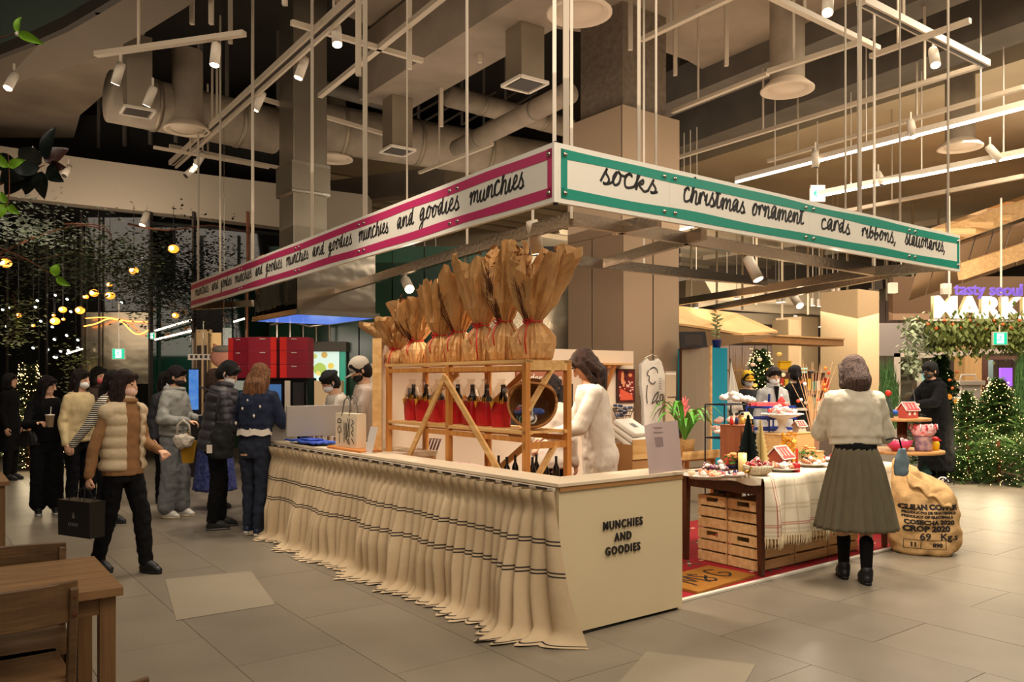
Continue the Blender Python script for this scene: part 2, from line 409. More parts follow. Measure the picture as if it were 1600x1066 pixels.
# ---------------------------------------------------------------- clad columns
clad = mat('felt_cladding', (178,152,124), .95, vary=.22, scale=160, bump=.2, bscale=200, detail=2)
rawc = mat('raw_column', (128,112,94), .95, vary=.3, scale=14, bump=.6, bscale=14)
joint = mat('dark_joint', (30,26,22), .8)
def column(px, Y, s, top, name='column', seams=(), core=True, m=None):
    c = V(((px-800)/F*Y, Y, 0)); k = thing(name, '', 'column'); del k['category']; del k['label']; k['kind'] = 'structure'
    M = Matrix.Translation(c) @ Matrix.Rotation(ROT, 4, 'Z')
    k.matrix_world = M
    for side in (0, 1):                                  # two visible faces, each of tall panels
        cuts = [0]+list(seams[side] if seams else [])+[1]
        for a, b2 in zip(cuts[:-1], cuts[1:]):
            zt_ = 3.3 if core else top
            if side == 0: MB().box((0-.0, s*a+.01, 0), (.03, s*b2-.01, zt_)).obj('cladding_panel', m or clad, k)
            else: MB().box((s*a+.01, 0, 0), (s*b2-.01, .03, zt_)).obj('cladding_panel', m or clad, k)
    if core: MB().box((0,.01,3.305), (.03,s,top)).obj('cladding_panel', clad, k); MB().box((.0,0,3.305), (s,.03,top)).obj('cladding_panel', clad, k)
    MB().box((.006, .006, 0), (s, s, top-.012)).obj('column_core', joint if core else m, k)
    if core: MB().box((.12, .12, top-.02), (s-.12, s-.12, 6.6)).obj('raw_column', rawc, k)
    return k
column(973, 9.8, 1.02, 4.86, seams=([.54], [.52]))
tan = mat('tan_column', (214,184,140), .6, vary=.05)
column(1340, 18, .92, 3.55, core=False, m=tan)
column(1252, 25.7, .95, 3.55, core=False, m=tan)
column(1232, 21, .5, 3.1, core=False, m=tan)

# ---------------------------------------------------------------- left side: dark green glazed wall, mirror panel
gg = mat('green_glass', (10,34,26), .06, spec=.9, vary=.3, scale=.6)
dg = mat('dark_glass', (16,16,13), .05, spec=.9)
frame = mat('dark_mullion', (48,40,34), .4, metal=.6)
copper = mat('copper_frame', (176,118,88), .3, metal=.9)
mirror = mat('rippled_steel', (160,148,126), .26, metal=1, bump=1.0, bscale=1.1, stretch=(1,1,1.6))
gw = thing('glazed_wall', '', ''); del gw['label']; del gw['category']; gw['kind'] = 'structure'
def wallpiece(x0, x1, Y, y0, y1, m, name, par, d=.06):
    a, b2 = P(x0, y1, Y), P(x1, y0, Y); MB().box((a.x, Y, a.z), (b2.x, Y+d, b2.z)).obj(name, m, par)
edges = [-360,-240,-130,-40,10,72,127]
for a, b2 in zip(edges[:-1], edges[1:]): wallpiece(a, b2-1, 15, 340, 694, dg, 'glass_pane', gw)
wallpiece(129, 232, 14.6, 488, 600, mirror, 'mirror_panel', gw)
wallpiece(129, 232, 14.6, 340, 486, dg, 'glass_pane', gw)
wallpiece(129, 232, 14.6, 602, 698, dg, 'glass_pane', gw)
wallpiece(236, 299, 14.2, 440, 700, gg, 'glass_pane', gw)
wallpiece(236, 440, 15.2, 330, 438, dg, 'glass_pane', gw)
wallpiece(348, 362, 14.4, 455, 700, gg, 'glass_pane', gw)
wallpiece(365, 382, 14.2, 455, 700, gg, 'glass_pane', gw)
wallpiece(388, 422, 14.0, 455, 700, gg, 'glass_pane', gw)
wallpiece(325, 346, 14.4, 520, 700, mat('bronze_mirror', (96,78,52), .15, metal=1, bump=.6, bscale=2), 'glass_pane', gw)
for x in (233, 301, 386): wallpiece(x-1.4, x+1.4, 13.98, 330, 700, copper if x == 386 else frame, 'mullion', gw, .12)
for x in (72, 127, 154, 10): wallpiece(x-.8, x+.8, 14.5, 330, 694, frame, 'mullion', gw, .05)
wallpiece(-360, 440, 15.6, 180, 700, joint, 'backing_wall', gw, .2)
# lit room seen between the panes
lw = mat('lit_beige', (214,178,132), .7); 
wallpiece(301, 330, 14.9, 515, 700, lw, 'lit_room_wall', gw)
wallpiece(372, 386, 15.1, 515, 700, lw, 'lit_room_wall', gw)
for x, w_ in ((308,5),(318,3),(336,4),(345,3)): wallpiece(x, x+w_, 14.8, 540, 700, mat('dark_brown', (46,34,26), .6), 'window_bar', gw, .05)
light('AREA', P(330, 560, 14.0), 18, size=1.2, target=P(315, 600, 15))
# green wall behind the kitchen
gb = thing('kitchen_back_wall', '', ''); del gb['label']; del gb['category']; gb['kind'] = 'structure'
green = mat('green_tile', (22,62,40), .25, vary=.15, scale=1.2)
for a, b2 in ((422,470),(472,512),(512,560),(562,612),(614,662),(664,760)): wallpiece(a, b2, 12.6 if a > 500 else 13.2, 385, 760, green, 'wall_panel', gb)
wallpiece(762, 896, 12.6, 400, 760, mirror, 'mirror_panel', gb)
wallpiece(420, 900, 13.4, 385, 760, joint, 'backing_wall', gb, .1)
# steel ring kerb and curved glass railing far left
kerb = mat('pale_kerb', (150,160,140), .4); steel = mat('steel', (168,160,146), .25, metal=1)
rail = thing('railing', 'curved glass railing with a steel handrail on a pale kerb, far left', 'railing', (0,0,0))
arc = [G(-60,722), G(-20,718), G(8,708), G(30,697), G(52,690), G(74,687)]
m = MB(); n = len(arc); m.add(arc+[p+V((0,0,.12)) for p in arc]+[p+V((0,1.2,.12)) for p in arc], [(i,i+1,i+1+n,i+n) for i in range(n-1)]+[(i+n,i+1+n,i+1+2*n,i+2*n) for i in range(n-1)]); m.obj('kerb', kerb, rail)
m = MB(); m.add([p+V((0,.1,.12)) for p in arc]+[p+V((0,.1,1.0)) for p in arc], [(i,i+1,i+1+n,i+n) for i in range(n-1)]); m.obj('glass_panel', glassy('clear_glass', (215,228,218), .12), rail)
MB().tube([p+V((0,.1,1.02)) for p in arc], .025).obj('handrail', steel, rail, smooth=True)
for p in arc[::2]: MB().bar(p+V((0,.1,.1)), p+V((0,.1,1.02)), .03).obj('post', steel, rail)
# ---------------------------------------------------------------- ceiling services
white = mat('white_metal', (214,200,180), .4); duct = mat('galvanised_duct', (150,134,112), .5, metal=.55, vary=.15, scale=3, bump=.1, bscale=4)
ductb = mat('insulated_duct', (158,140,118), .7, vary=.3, scale=3, bump=.8, bscale=7)
lampon = mat('lamp_lens', (255,236,205), .4, emit=22, ecol=(255,228,190))
track = mat('track_white', (190,172,148), .5); trackd = mat('track_slot', (60,50,42), .6)
def round_duct(p, q, z, r, name, label, m=ductb, ext=(0,0)):
    a, b2 = CP(*p, z), CP(*q, z); d = (b2-a).normalized(); a -= d*ext[0]; b2 += d*ext[1]; t = thing(name, label, 'duct', a)
    v = b2-a; L = v.length; k = max(2, int(L/1.2))
    MB().tube([v*0, v], r, 20).obj('duct_pipe', m, t, smooth=True)
    for i in range(k): c = v*((i+.5)/k); MB().tube([c-d*.03, c+d*.03], r*1.04, 20).obj('duct_band', duct, t, smooth=True)
round_duct((470,195), (900,262), 5.35, .36, 'air_duct', 'long round insulated air duct crossing behind the big beam')
round_duct((170,150), (430,205), 5.3, .34, 'air_duct', 'round air duct at upper left running to the steel shaft')
round_duct((770,205), (890,145), 4.9, .13, 'pipe', 'slim pale pipe beside the clad column top', ext=(1,0))
round_duct((440,118), (610,165), 5.8, .1, 'pipe', 'thin ceiling pipe above the twin spotlights', m=beamd)
round_duct((700,150), (890,200), 5.8, .16, 'pipe', 'pale pipe under the open bay left of the column')
# vertical rectangular steel shaft and rippled steel hood
t = thing('steel_shaft', 'tall rectangular galvanised exhaust shaft rising above the kitchen hood', 'duct', V(((468-800)/F*10.3, 10.3, 0)), ROT)
sh = mat('shaft_steel', (132,122,106), .32, metal=.75, vary=.15, scale=2)
MB().box((-.17, -.22, 3.12), (.28, .26, 6.5)).obj('shaft', sh, t, bevel=.01)
for z in (3.85, 4.2): MB().box((-.2, -.25, z), (.31, .29, z+.04)).obj('flange', steel, t)
MB().box((-.2, -.25, 3.88), (.31, .29, 4.2)).obj('collar', sh, t)
hood = thing('kitchen_hood', 'rippled stainless steel kitchen hood with a blue-lit underside', 'hood', V((-2.53, 9.5, 2.28)), ROT)
MB().box((0, 0, .05), (1.02, 1.4, .84)).obj('hood_body', mat('hood_steel', (186,174,158), .2, metal=1, bump=.9, bscale=1.6), hood)
MB().box((-.012, 0, .05), (0, 1.4, .84)).obj('dark_side', mat('dark_mirror', (60,58,44), .06, metal=1, bump=.9, bscale=1.5), hood)
m = MB(); m.bar((-.02,-.02,.03), (1.04,-.02,.03), .04, .06); m.bar((-.02,1.42,.03), (1.04,1.42,.03), .04, .06); m.bar((-.02,-.04,.03), (-.02,1.44,.03), .04, .06); m.bar((1.04,-.04,.03), (1.04,1.44,.03), .04, .06); m.obj('hood_rim', steel, hood)
MB().box((.02, .02, .0), (1.0, 1.38, .04)).obj('filter', mat('hood_filter_glow', (110,140,210), .2, metal=.4, emit=.8, ecol=(90,130,235)), hood)  # blue light on the underside put in as the filter's own glow
# disc diffusers on neck ducts
def disc(px, py, z, lab):
    c = CP(px, py, z); t = thing('ceiling_diffuser', lab, 'air diffuser', c, group=None)
    MB().lathe([(.2,.12),(.2,1.1)], 20).obj('neck_duct', ductb, t, smooth=True)
    MB().lathe([(.2,.12),(.31,.02),(.31,0),(.27,0),(.22,.05),(.21,.02),(0,.02)], 28).obj('diffuser_disc', mat('diffuser_white', (206,184,158), .6), t, smooth=True)
disc(905,22,4.95, 'round white air diffuser high left of the clad column top')
disc(1230,142,4.95, 'round white air diffuser hanging over the teal sign')
disc(1500,232,4.95, 'round white air diffuser at right between the strip lights')
disc(293,205,4.95, 'round white air diffuser at upper left beside the long track')
disc(520,250,4.95, 'round white air diffuser right of the steel shaft')
disc(1092,220,6.0, 'small round air diffuser just right of the clad column')
for (px, py, z, lab) in ((820,132,4.7,'box-shaped grey air outlet on a drop duct beside the bright rod'), (621,236,4.6,'box-shaped grey air outlet under the big concrete beam'), (215,175,5.0,'box-shaped air outlet among the upper left ducts')):
    c = CP(px, py, z); t = thing('square_outlet', lab, 'air outlet', c, .6)
    MB().box((-.15,-.15,.0), (.15,.15,.95)).obj('drop_duct', duct, t)
    m = MB()
    for a, b2 in (((-.18,-.18,0),(.18,-.18,0)), ((.18,-.18,0),(.18,.18,0)), ((.18,.18,0),(-.18,.18,0)), ((-.18,.18,0),(-.18,-.18,0))): m.bar(a, b2, .03)
    m.obj('outlet_frame', white, t); MB().box((-.14,-.14,-.01), (.14,.14,.005)).obj('grille', trackd, t)
# ---- track grid and suspension pipes
def rail_bar(p, q, z, wd, ht, lab, name='suspended_rail', slots=False, m=None, hang=2, ztop=6.2):
    a, b2 = CP(*p, z), CP(*q, z); t = thing(name, lab, 'rail', a); v = b2-a
    MB().bar(v*0, v, wd, ht).obj('rail', m or track, t)
    if slots: MB().bar(v.normalized()*.05+V((0,0,-ht/2)), v*.995+V((0,0,-ht/2)), wd*.4, .012).obj('slot', trackd, t)
    hang = max(1, hang//2)
    for i in range(hang): c = v*((i+.3)/hang); MB().bar(c, c+V((0,0,ztop-z)), .024).obj('hanger', track, t)
    return t
rail_bar((268,255), (620,-65), 5.0, .09, .07, 'long white light track running up left of the steel shaft', 'light_track', True)
rail_bar((275,262), (632,-58), 4.92, .03, .03, 'thin rail alongside the long white light track')
rail_bar((500,150), (760,-60), 5.0, .06, .05, 'pale rail right of the steel shaft sloping up')
rail_bar((150,85), (382,52), 5.0, .07, .05, 'short track under the curved gallery')
rail_bar((1345,0), (1541,100), 5.0, .09, .07, 'white light track at upper right', 'light_track', True)
rail_bar((1200,-8), (1372,76), 5.0, .06, .05, 'pale rail left of the upper right track')
rail_bar((1003,62), (1170,-18), 5.2, .06, .05, 'pale rail above the top of the clad column')
rail_bar((1360,88), (1516,32), 4.9, .05, .05, 'cross rail tying the upper right tracks')
rail_bar((1200,112), (1342,66), 4.8, .05, .05, 'cross rail behind the round diffuser', hang=1)
rail_bar((1541,100), (1060,246), 5.0, .06, .05, 'long pale rail running away from the upper right corner', hang=5)
rail_bar((1050,175), (1200,115), 5.0, .06, .04, 'rail running off the clad column', hang=1)
rail_bar((1200,252), (1600,136), 5.0, .07, .05, 'pale rail above the bright strip light', hang=4)
rail_bar((1320,330), (1600,275), 4.6, .07, .06, 'lower pale rail in front of the stair', hang=3)
rail_bar((395,150), (620,215), 5.1, .05, .05, 'cross rail behind the steel shaft')
rail_bar((455,35), (660,95), 5.0, .05, .05, 'cross rail over the twin spotlights')
rail_bar((265,228), (450,265), 5.1, .05, .05, 'cross rail at the end of the long track', hang=3)
rail_bar((240,230), (420,262), 4.8, .04, .04, 'thin cross rail below the open dark bay', hang=3)
rail_bar((655,270), (770,225), 4.6, .04, .04, 'short rail left of the magenta sign', hang=1)
for k, (x, y, z, h) in enumerate([(445,0,5,.0),(640,100,4.6,1.6),(300,30,5.6,.9),(360,60,5.6,.9),(560,110,4.2,2.4),(1135,95,5.2,1),(690,190,4.8,1.4),(1055,110,5.2,1.0),(985,70,5.0,1.2),(330,30,5.4,1),(750,90,5.2,1)]):
    c = CP(x, y+8, z); o = MB().bar(c, c+V((0,0,h+.6)), .045).obj('hanger_rod', track, ce)
# open steel joists deep in the dark bays
for k in range(9):
    a = CP(115+k*40, 235-k*3, 6.0); MB().bar(a, a+V((0,0,1.9)), .06).obj('strut', beamd, ce)
    if k % 2: MB().bar(a+V((0,0,.3)), a+l2*2.2+V((0,0,.8)), .05).obj('strut', beamd, ce)
for k in range(6):
    a = CP(1060+k*25, 160-k*9, 6.5); MB().bar(a, a+V((0,0,1.5)), .06).obj('strut', beamd, ce)
for k in range(6):
    a = CP(620+k*34, 195, 6.4); MB().bar(a, a+V((0,0,1.6)), .05).obj('strut', beamd, ce); MB().bar(a, a+r2*1.3+V((0,0,.9)), .04).obj('strut', beamd, ce)
# ---- spotlights
def spot(px, py, z, lab, aim=None, power=60, on=True, ang=75, tilt=None, group=None, lit=True, size=1.0):
    c = CP(px, py, z); aimv = (V(aim)-c) if aim is not None else V((0,0,-1)); q = (-aimv).to_track_quat('Z', 'Y').to_matrix().to_4x4()
    t = thing('spotlight', lab, 'spotlight', c, group=group)
    MB().lathe([(0,.005),(.045*size,.005),(.05*size,0),(.05*size,.2*size),(.042*size,.24*size),(0,.24*size)], 16, M=q.to_3x3()).obj('lamp_housing', white, t, smooth=True)
    top = q.to_3x3() @ V((0,0,.2*size))
    MB().bar(top, V((top.x, top.y, top.z+.14)), .02).obj('bracket', white, t)
    MB().lathe([(0,.0),(.043*size,.0)], 16, M=q.to_3x3(), c=(aimv.normalized()*.003)).obj('lens', lampon if on else trackd, t)
    if on and lit: light('SPOT', c+aimv.normalized()*.03, power, target=c+aimv, angle=ang, size=.05)
spot(335,102,4.72, 'lit white track spotlight at upper left under the ducts', (-3.2,7.5,0), 150)
spot(180,131,4.78, 'lit white spotlight under the short gallery track', (-6.5,10,0), 90)
spot(229,165,4.75, 'lit box spotlight beside the round diffuser at left', (-6.5,10,0), 40)
spot(466,122,4.76, 'lit spotlight in front of the steel shaft', (-3.6,8.2,.5), 190)
spot(527,70,4.76, 'brightest spotlight on the long track right of the shaft', (-1.2,6.5,.8), 230, ang=60)
spot(398,172,4.76, 'small lit spotlight low on the long track', (-5,9.5,.5), 130)
spot(306,259,4.76, 'last lit spotlight at the far end of the long track', (-7,11.5,.5), 90)
spot(12,138,4.9, 'lit spotlight at the far left edge under the gallery', (-6.5,7,0), 60)
spot(1293,20,4.78, 'lit spotlight at top right of centre', (1.6,4.4,.4), 170, ang=60)
spot(1462,102,4.76, 'lit spotlight below the upper right light track', (3.8,6.0,.3), 200, ang=70)
spot(1274,262,4.5, 'small unlit spotlight on the strip light', on=False)
spot(1563,250,4.3, 'small unlit spotlight beside the lower strip light', on=False, aim=(9,9,0))
spot(1380,288,4.3, 'small unlit spotlight above the teal sign', on=False, aim=(6,9,0))
spot(1428,214,4.6, 'lit spotlight crossing the upper strip light', (5.5,9,0), 120)
spot(1275,256,4.6, 'lit spotlight at the middle of the upper strip light', (4,10,0), 90)
spot(80+20,275,4.9, 'unlit white spotlight under the dark bay at left', on=False, aim=(-8,10,0))
spot(290,275,4.6, 'unlit white spotlight in front of the pale bulkhead', on=False, aim=(-8,9,0))
spot(222,352,3.9, 'small lit spotlight below the pale bulkhead', (-6.5,11,0), 40)
# ---- linear strip lights
strip = mat('strip_light', (255,244,226), .4, emit=13, ecol=(255,238,212))
def striplight(p, q, z, lab):
    a, b2 = CP(*p, z), CP(*q, z); t = thing('strip_light', lab, 'strip light', a); v = b2-a
    MB().bar(V((0,0,.06)), v+V((0,0,.06)), .06, .07).obj('housing', white, t); MB().bar(V((0,0,.01)), v+V((0,0,.01)), .05, .02).obj('diffuser', strip, t)
    for i in range(3): MB().bar(v*(i+.5)/3+V((0,0,.1)), v*(i+.5)/3+V((0,0,1.6)), .014).obj('hanger', white, t)
striplight((1150,286), (1640,160), 4.6, 'upper bright linear strip light running away at right')
striplight((1280,308), (1640,236), 4.3, 'lower bright linear strip light above the teal sign')
striplight((1064,360), (1094,352), 4.0, 'short strip light seen under the teal sign')
striplight((640,455), (690,438), 3.4, 'short strip light behind the paper bags')
# twin ceiling lamps far away
pair = []
for k, (x, y, Y) in enumerate([(1198,470,22),(1217,473,20),(1280,479,24),(1224,472,22.5),(1270,478,23.5),(1301,461,20),(1309,464,20.5),(1292,496,27),(1382,488,26),(1243,494,27),(1281,511,29),(1275,521,30),(1408,449,19),(1400,505,29),(1303,514,28),(1088,481,24),(1136,484,26),(1151,467,20),(1212,509,30),(1177,474,24)]):
    c = P(x, y, Y); t = thing('downlight', 'small bright hall downlight above the market, number of many alike', 'ceiling light', c)
    t['group'] = 'far hall downlights'; t['label'] = 'small bright hanging downlight over the far market hall, '+(['left of the tan columns','between the tan columns','right of the tan columns'][0 if x < 1222 else 1 if x < 1302 else 2])
    MB().lathe([(.05,.0),(.06,.04),(.06,.22),(0,.22)], 10).obj('lamp_housing', white, t); MB().lathe([(0,-.002),(.055,-.002)], 10).obj('lens', lampon, t)
    MB().bar((0,0,.2), (0,0,max(.4, 6.3-c.z)), .015).obj('rod', white, t)
# ================================================================ signs
cream = mat('sign_white', (232,226,212), .45); magenta = mat('magenta_print', (186,44,96), .5); teal = mat('teal_print', (22,140,118), .5)
ink = mat('black_ink', (34,30,30), .6)
SC, SL, SR = V((.243,4.64,0)), V((-4.54,11.4,0)), V((4.24,7.63,0))
sz0, sz1 = 2.53, 2.875
def wavy(mb, x0, x1, z, h, amp, seed):
    n = int((x1-x0)/.12)+2; top = []; bot = []
    for i in range(n):
        x = x0+(x1-x0)*i/(n-1); top.append((x, z+h/2+amp*noise.noise(V((x*1.3, seed, 0))))); bot.append((x, z-h/2+amp*noise.noise(V((x*1.3, seed+5, 0)))))
    vs = [(x, -.002, zz) for x, zz in top]+[(x, -.002, zz) for x, zz in bot]+[(x, 0, zz) for x, zz in top]+[(x, 0, zz) for x, zz in bot]; fs = []
    for i in range(n-1): fs += [(i, i+n, i+n+1, i+1), (i+2*n, i, i+1, i+1+2*n), (i+n, i+3*n, i+3*n+1, i+n+1)]
    return mb.add(vs, fs)
def sign(A, B, lab, colr, ends, nm, words, seams, xh, wd):
    M, L = frame2(A, B); t = thing('hanging_sign', lab, 'sign'); t.matrix_world = M
    cuts = [0]+seams+[L]
    for a, b2 in zip(cuts[:-1], cuts[1:]): MB().box((a+.001, .0, sz0), (b2-.001, .03, sz1)).obj('sign_panel', cream, t)
    H_ = sz1-sz0
    m = MB(); wavy(m, .02 if 'L' in ends else 0, L-.02 if 'R' in ends else L, sz1-.058, .06, .012, nm); wavy(m, .02 if 'L' in ends else 0, L-.02 if 'R' in ends else L, sz0+.058, .06, .012, nm+9)
    if 'L' in ends: m.box((.02,-.002,sz0+.03), (.068,0,sz1-.03))
    if 'R' in ends: m.box((L-.062,-.002,sz0+.03), (L-.02,0,sz1-.03))
    m.obj('stripe', colr, t)
    for w_, x0, x1, zc in words:
        m = MB(); script_word(m, w_, x0, sz0+zc*H_, x1-x0, xh, wd); m.obj('lettering', ink, t)
    for c in cuts:
        for dx in (-.05, .05):
            if 0 < c+dx < L:
                for z in (sz1-.06, sz0+.06): MB().lathe([(0,.012),(.012,.01),(.014,0)], 10, c=(c+dx, 0, z), M=Matrix.Rotation(pi/2, 3, 'X')).obj('screw', steel, t, smooth=True)
    return t, M, L
# left sign runs away from the camera: its frame starts at the far end
def tl(px): return (SL-SC).to_2d().length-at_x(px, SC, (SL-SC).normalized())
LL = (SL-SC).to_2d().length
W = [('munchies',306,342),('and',345,352),('goodies',344+10,362),('munchies',367,393),('and',399,410),('goodies',415,441),('munchies',447,482),('and',488,507),('goodies',513,550),('munchies',560,607),('and',620,647),('goodies',655,718),('munchies',733,819)]
W[0] = ('munchies',305,326); W[1] = ('and',331,341); W[2] = ('goodies',345,362)
sA = sign(SL, SC, 'long white sign with magenta stripes and handwritten munchies and goodies', magenta, 'R', 3.3, [(w_, tl(a), tl(b2), .42) for w_, a, b2 in W], sorted(tl(x) for x in (376,465,565,709)), .085, .016)
rd = (SR-SC).normalized(); W2 = [('socks',932,1022,.47),('christmas',1062,1160,.44),('ornament',1170,1252,.44),('cards',1279,1325,.43),('ribbons,',1343,1397,.44),('stationaries,',1411,1474,.46)]
sB = sign(SC+rd*.03, SR, 'white sign with teal stripes and handwritten socks christmas ornament cards', teal, 'LR', 8.1, [(w_, at_x(a,SC,rd), at_x(b2,SC,rd), z) for w_, a, b2, z in W2], [at_x(x,SC,rd) for x in (1041,1261,1422)], .085, .017)
MB().bar(SC+V((.01,.03,sz0-.01)), SC+V((.01,.03,sz1+.01)), .025).obj('corner_trim', joint, None)
o = bpy.data.objects['corner_trim']; o.parent = sB[0]; o.matrix_parent_inverse = sB[1].inverted()
# suspension rods of the signs
def rodat(px, A, D, th, m, off=.05, top=6.2):
    t_ = at_x(px, A, D); p = A+D*t_; n = V((-D.y, D.x, 0)); n = n if n.y > 0 else -n; p = p+n*off
    return MB().bar((p.x,p.y,sz0+.02), (p.x,p.y,top), th)
for (px, A, D, th, par) in [(719,SC,(SL-SC).normalized(),.016,sA),(562,SC,(SL-SC).normalized(),.05,sA),(627,SC,(SL-SC).normalized(),.016,sA),(480,SC,(SL-SC).normalized(),.035,sA),(388,SC,(SL-SC).normalized(),.04,sA),(338,SC,(SL-SC).normalized(),.03,sA),(304,SC,(SL-SC).normalized(),.03,sA),
                            (1007,SC,rd,.03,sB),(1034,SC,rd,.02,sB),(1352,SC,rd,.04,sB),(1330,SC,rd,.018,sB),(1415,SC,rd,.018,sB),(1490,SC,rd,.024,sB),(893,SC,rd,.05,sB)]:
    o = rodat(px, A, D, th*.7, None).obj('hanging_rod', mat('rod_paint', (170,156,136), .4)); o.parent = par[0]; o.matrix_parent_inverse = par[1].inverted()
o = MB().bar((.246,4.68,sz0), (.246,4.68,6.2), .022).obj('hanging_rod', white); o.parent = sB[0]; o.matrix_parent_inverse = sB[1].inverted()
# aluminium frame hung inside the signs
alu = mat('brushed_aluminium', (186,172,156), .22, metal=1, bump=.1, bscale=30)
fr = thing('ceiling_frame', 'brushed aluminium rectangular frame hung inside the two signs', 'frame')
fz = 2.6; K = CP(893,342,fz)
for p, q in [((893,342),(400,492)), ((893,342),(1366,424)), ((895,407),(1196,441)), ((1366,424),(1060,472)), ((1430,420),(1060,492)), ((1100,365),(945,412)), ((960,358),(1030,344)), ((300,480),(395,474)), ((1500,414),(1366,424))]:
    a, b2 = CP(*p, fz), CP(*q, fz); MB().bar(a, b2, .05, .09).obj('frame_bar', alu, fr)
for px, py in [(893,342),(1006,420),(1366,424),(730,391)]:
    a = CP(px, py, fz); MB().bar(a, V((a.x,a.y,6.2)), .02).obj('hanger', white, fr)
spot(1185,437,2.42, 'white spotlight hanging from the bright lower frame bar', (3.0,6.6,.4), 60, ang=80)
spot(1250,478,2.45, 'white cylinder spotlight tilted on the rear frame bar', (4.2,8.0,.4), 60, ang=90)
spot(640,452,2.42, 'glaring white spotlight shining just left of the paper bags', (-.3,6.2,1.2), 70, ang=90)
spot(640+200,395,2.45, 'dark small spotlight on the frame above the tallest paper bags', (.5,6.5,.9), 70, ang=100)
light('SPOT', (-.1,6.5,2.5), 120, target=(-.4,6.2,1.3), angle=120, size=.15)  # unseen spots added to brighten bags, shelf, display wall and table
light('SPOT', (-1.6,5.2,4.6), 260, target=(-.9,6.3,1.2), angle=50, size=.08)
light('SPOT', (1.0,6.6,2.5), 70, target=(1.3,9,1.2), angle=100, size=.1)
light('SPOT', (2.6,6.2,2.5), 190, target=(2.6,7.2,.7), angle=110, size=.1)

# ================================================================ counter
linen = mat('linen', (212,188,152), .9, vary=.06, scale=30, bump=.15, bscale=300); panelc = mat('cream_panel', (222,204,166), .6, vary=.04, scale=2)
topm = mat('counter_top', (226,208,180), .45); stripek = mat('skirt_stripe', (58,50,46), .9); edgew = mat('ply_edge', (176,128,78), .6)
CL, CR = V((-2.41,8.0,0)), V((1.117,5.29,0)); cl = (CL-O).normalized(); cr = (CR-O).normalized(); LC = (CL-O).length; RC = (CR-O).length
nl = V((cl.y, -cl.x, 0));  nl = nl if nl.x > 0 else -nl        # inward normal of the skirted run
nr = V((-cr.y, cr.x, 0))
ct = thing('kiosk_counter', 'L-shaped cream kiosk counter with a pleated striped skirt and plain end panel', 'counter', O)
IN = nl*.25+nr*.25
def off(p, z): return V((p.x, p.y, z))
a0, a1, a2 = V((0,0,0)), cl*LC, cr*RC; inn = nl*.25+cl*.25
MB().poly([off(a0-nr*.012,.885), off(a1,.885), off(a1+nl*.25,.885), off(inn,.885)], .022).obj('counter_top', topm, ct, bevel=.003)
MB().poly([off(a0-nr*.012,.8851), off(a2-nr*.012,.8851), off(a2+nr*.25,.8851), off(inn,.8851)], .022).obj('counter_top', topm, ct, bevel=.003)
MB().poly([off(nl*.02-nr*-.005,.02), off(a2,.02), off(a2+nr*.03,.02), off(nl*.02+nr*.03,.02)], .865).obj('end_panel', panelc, ct)
MB().poly([off(nl*.02,.858), off(a2,.858), off(a2+nr*.012-cr*0,.858), off(nl*.02+nr*.012,.858)], .026).obj('top_trim', edgew, ct).location = -nr*.006
MB().poly([off(nl*.04,0), off(a2-cr*.01+nr*.03,0), off(a2-cr*.01+nr*.05,0), off(nl*.06,0)], .02).obj('plinth', joint, ct)
MB().poly([off(a1+nl*.02,.0), off(a0+nl*.02+cl*.02,.0), off(a0+nl*.05+cl*.02,.0), off(a1+nl*.05,.0)], .885).obj('front_board', panelc, ct)
MB().poly([off(inn-nl*.03,.0), off(a1+nl*.22,.0), off(a1+nl*.25,.0), off(inn,.0)], .885).obj('inner_board', panelc, ct)
MB().poly([off(inn,.735), off(inn+cl*(LC-.3),.735), off(inn+cl*(LC-.3)+nl*.55,.735), off(inn+nl*.55,.735)], .03).obj('worktop', mat('worktop', (196,152,100), .5), ct)
# curtain rail and pleated skirt
MB().bar(off(-nl*.012+cl*.01,.872), off(cl*LC-nl*.012,.872), .02, .018).obj('curtain_rail', white, ct)
for i in range(26): p = cl*(.06+i*LC/26)-nl*.024; MB().bar(off(p,.872), off(p+cl*.10,.872), .003, .012).obj('rail_slot', trackd, ct)
n_pl = 46; cols = n_pl*12; rows = 34
m = MB(); vs = []; skirtpar = []
for j in range(rows+1):
    v = j/rows
    for i in range(cols+1):
        u = i/cols; ph = u*n_pl; f = ph-math.floor(ph); k = math.floor(ph); rr = random.Random(k*7+1)
        am = .022*math.exp(-(v/.1)**2)+.008+.046*min(1, v*1.5)**1.1*(.6+.8*(.5+noise.noise(V((u*17, 2, v)))));  wob = noise.noise(V((u*22, v*1.0, 3)))*.8*v
        pin = math.exp(-((v-.13)/.06)**2)*.75
        prof = abs(sin(pi*(f+wob*.5)))**.7*(1-pin)+.9*noise.noise(V((u*20, v*.5, 9)))*v
        outd = .02+am*prof*1.5*(1+.6*rr.random())+.030*v*v
        z = .862-.862*v
        s = u*(LC-.0)-.0+ noise.noise(V((u*14, v*2, 0)))*.035*v - .10*(1-u)**8*v*v
        if v > .93:                                        # the hem spills on the floor
            q = (v-.93)/.07; fl_ = .5+.5*noise.noise(V((u*9, 5, 0))); outd += q*(.03+.17*max(0, fl_)); z = .862-.862*.93; z = z*(1-q**.6)+.006+.016*abs(sin(u*90))*(1-q)*0+ .02*abs(noise.noise(V((u*50,1,1))))*q
        e = max(0, 1-u*45); s -= .13*e*v**1.4; outd = outd*(1-e*.9*v)-.05*e*v
        vs.append(off(cl*s-nl*outd, z))
fs = []; mi = []
for j in range(rows):
    for i in range(cols):
        a = j*(cols+1)+i; fs.append((a, a+1, a+cols+2, a+cols+1))
m.add(vs, fs); sk = m.obj('skirt', [linen, stripek], ct, smooth=True)
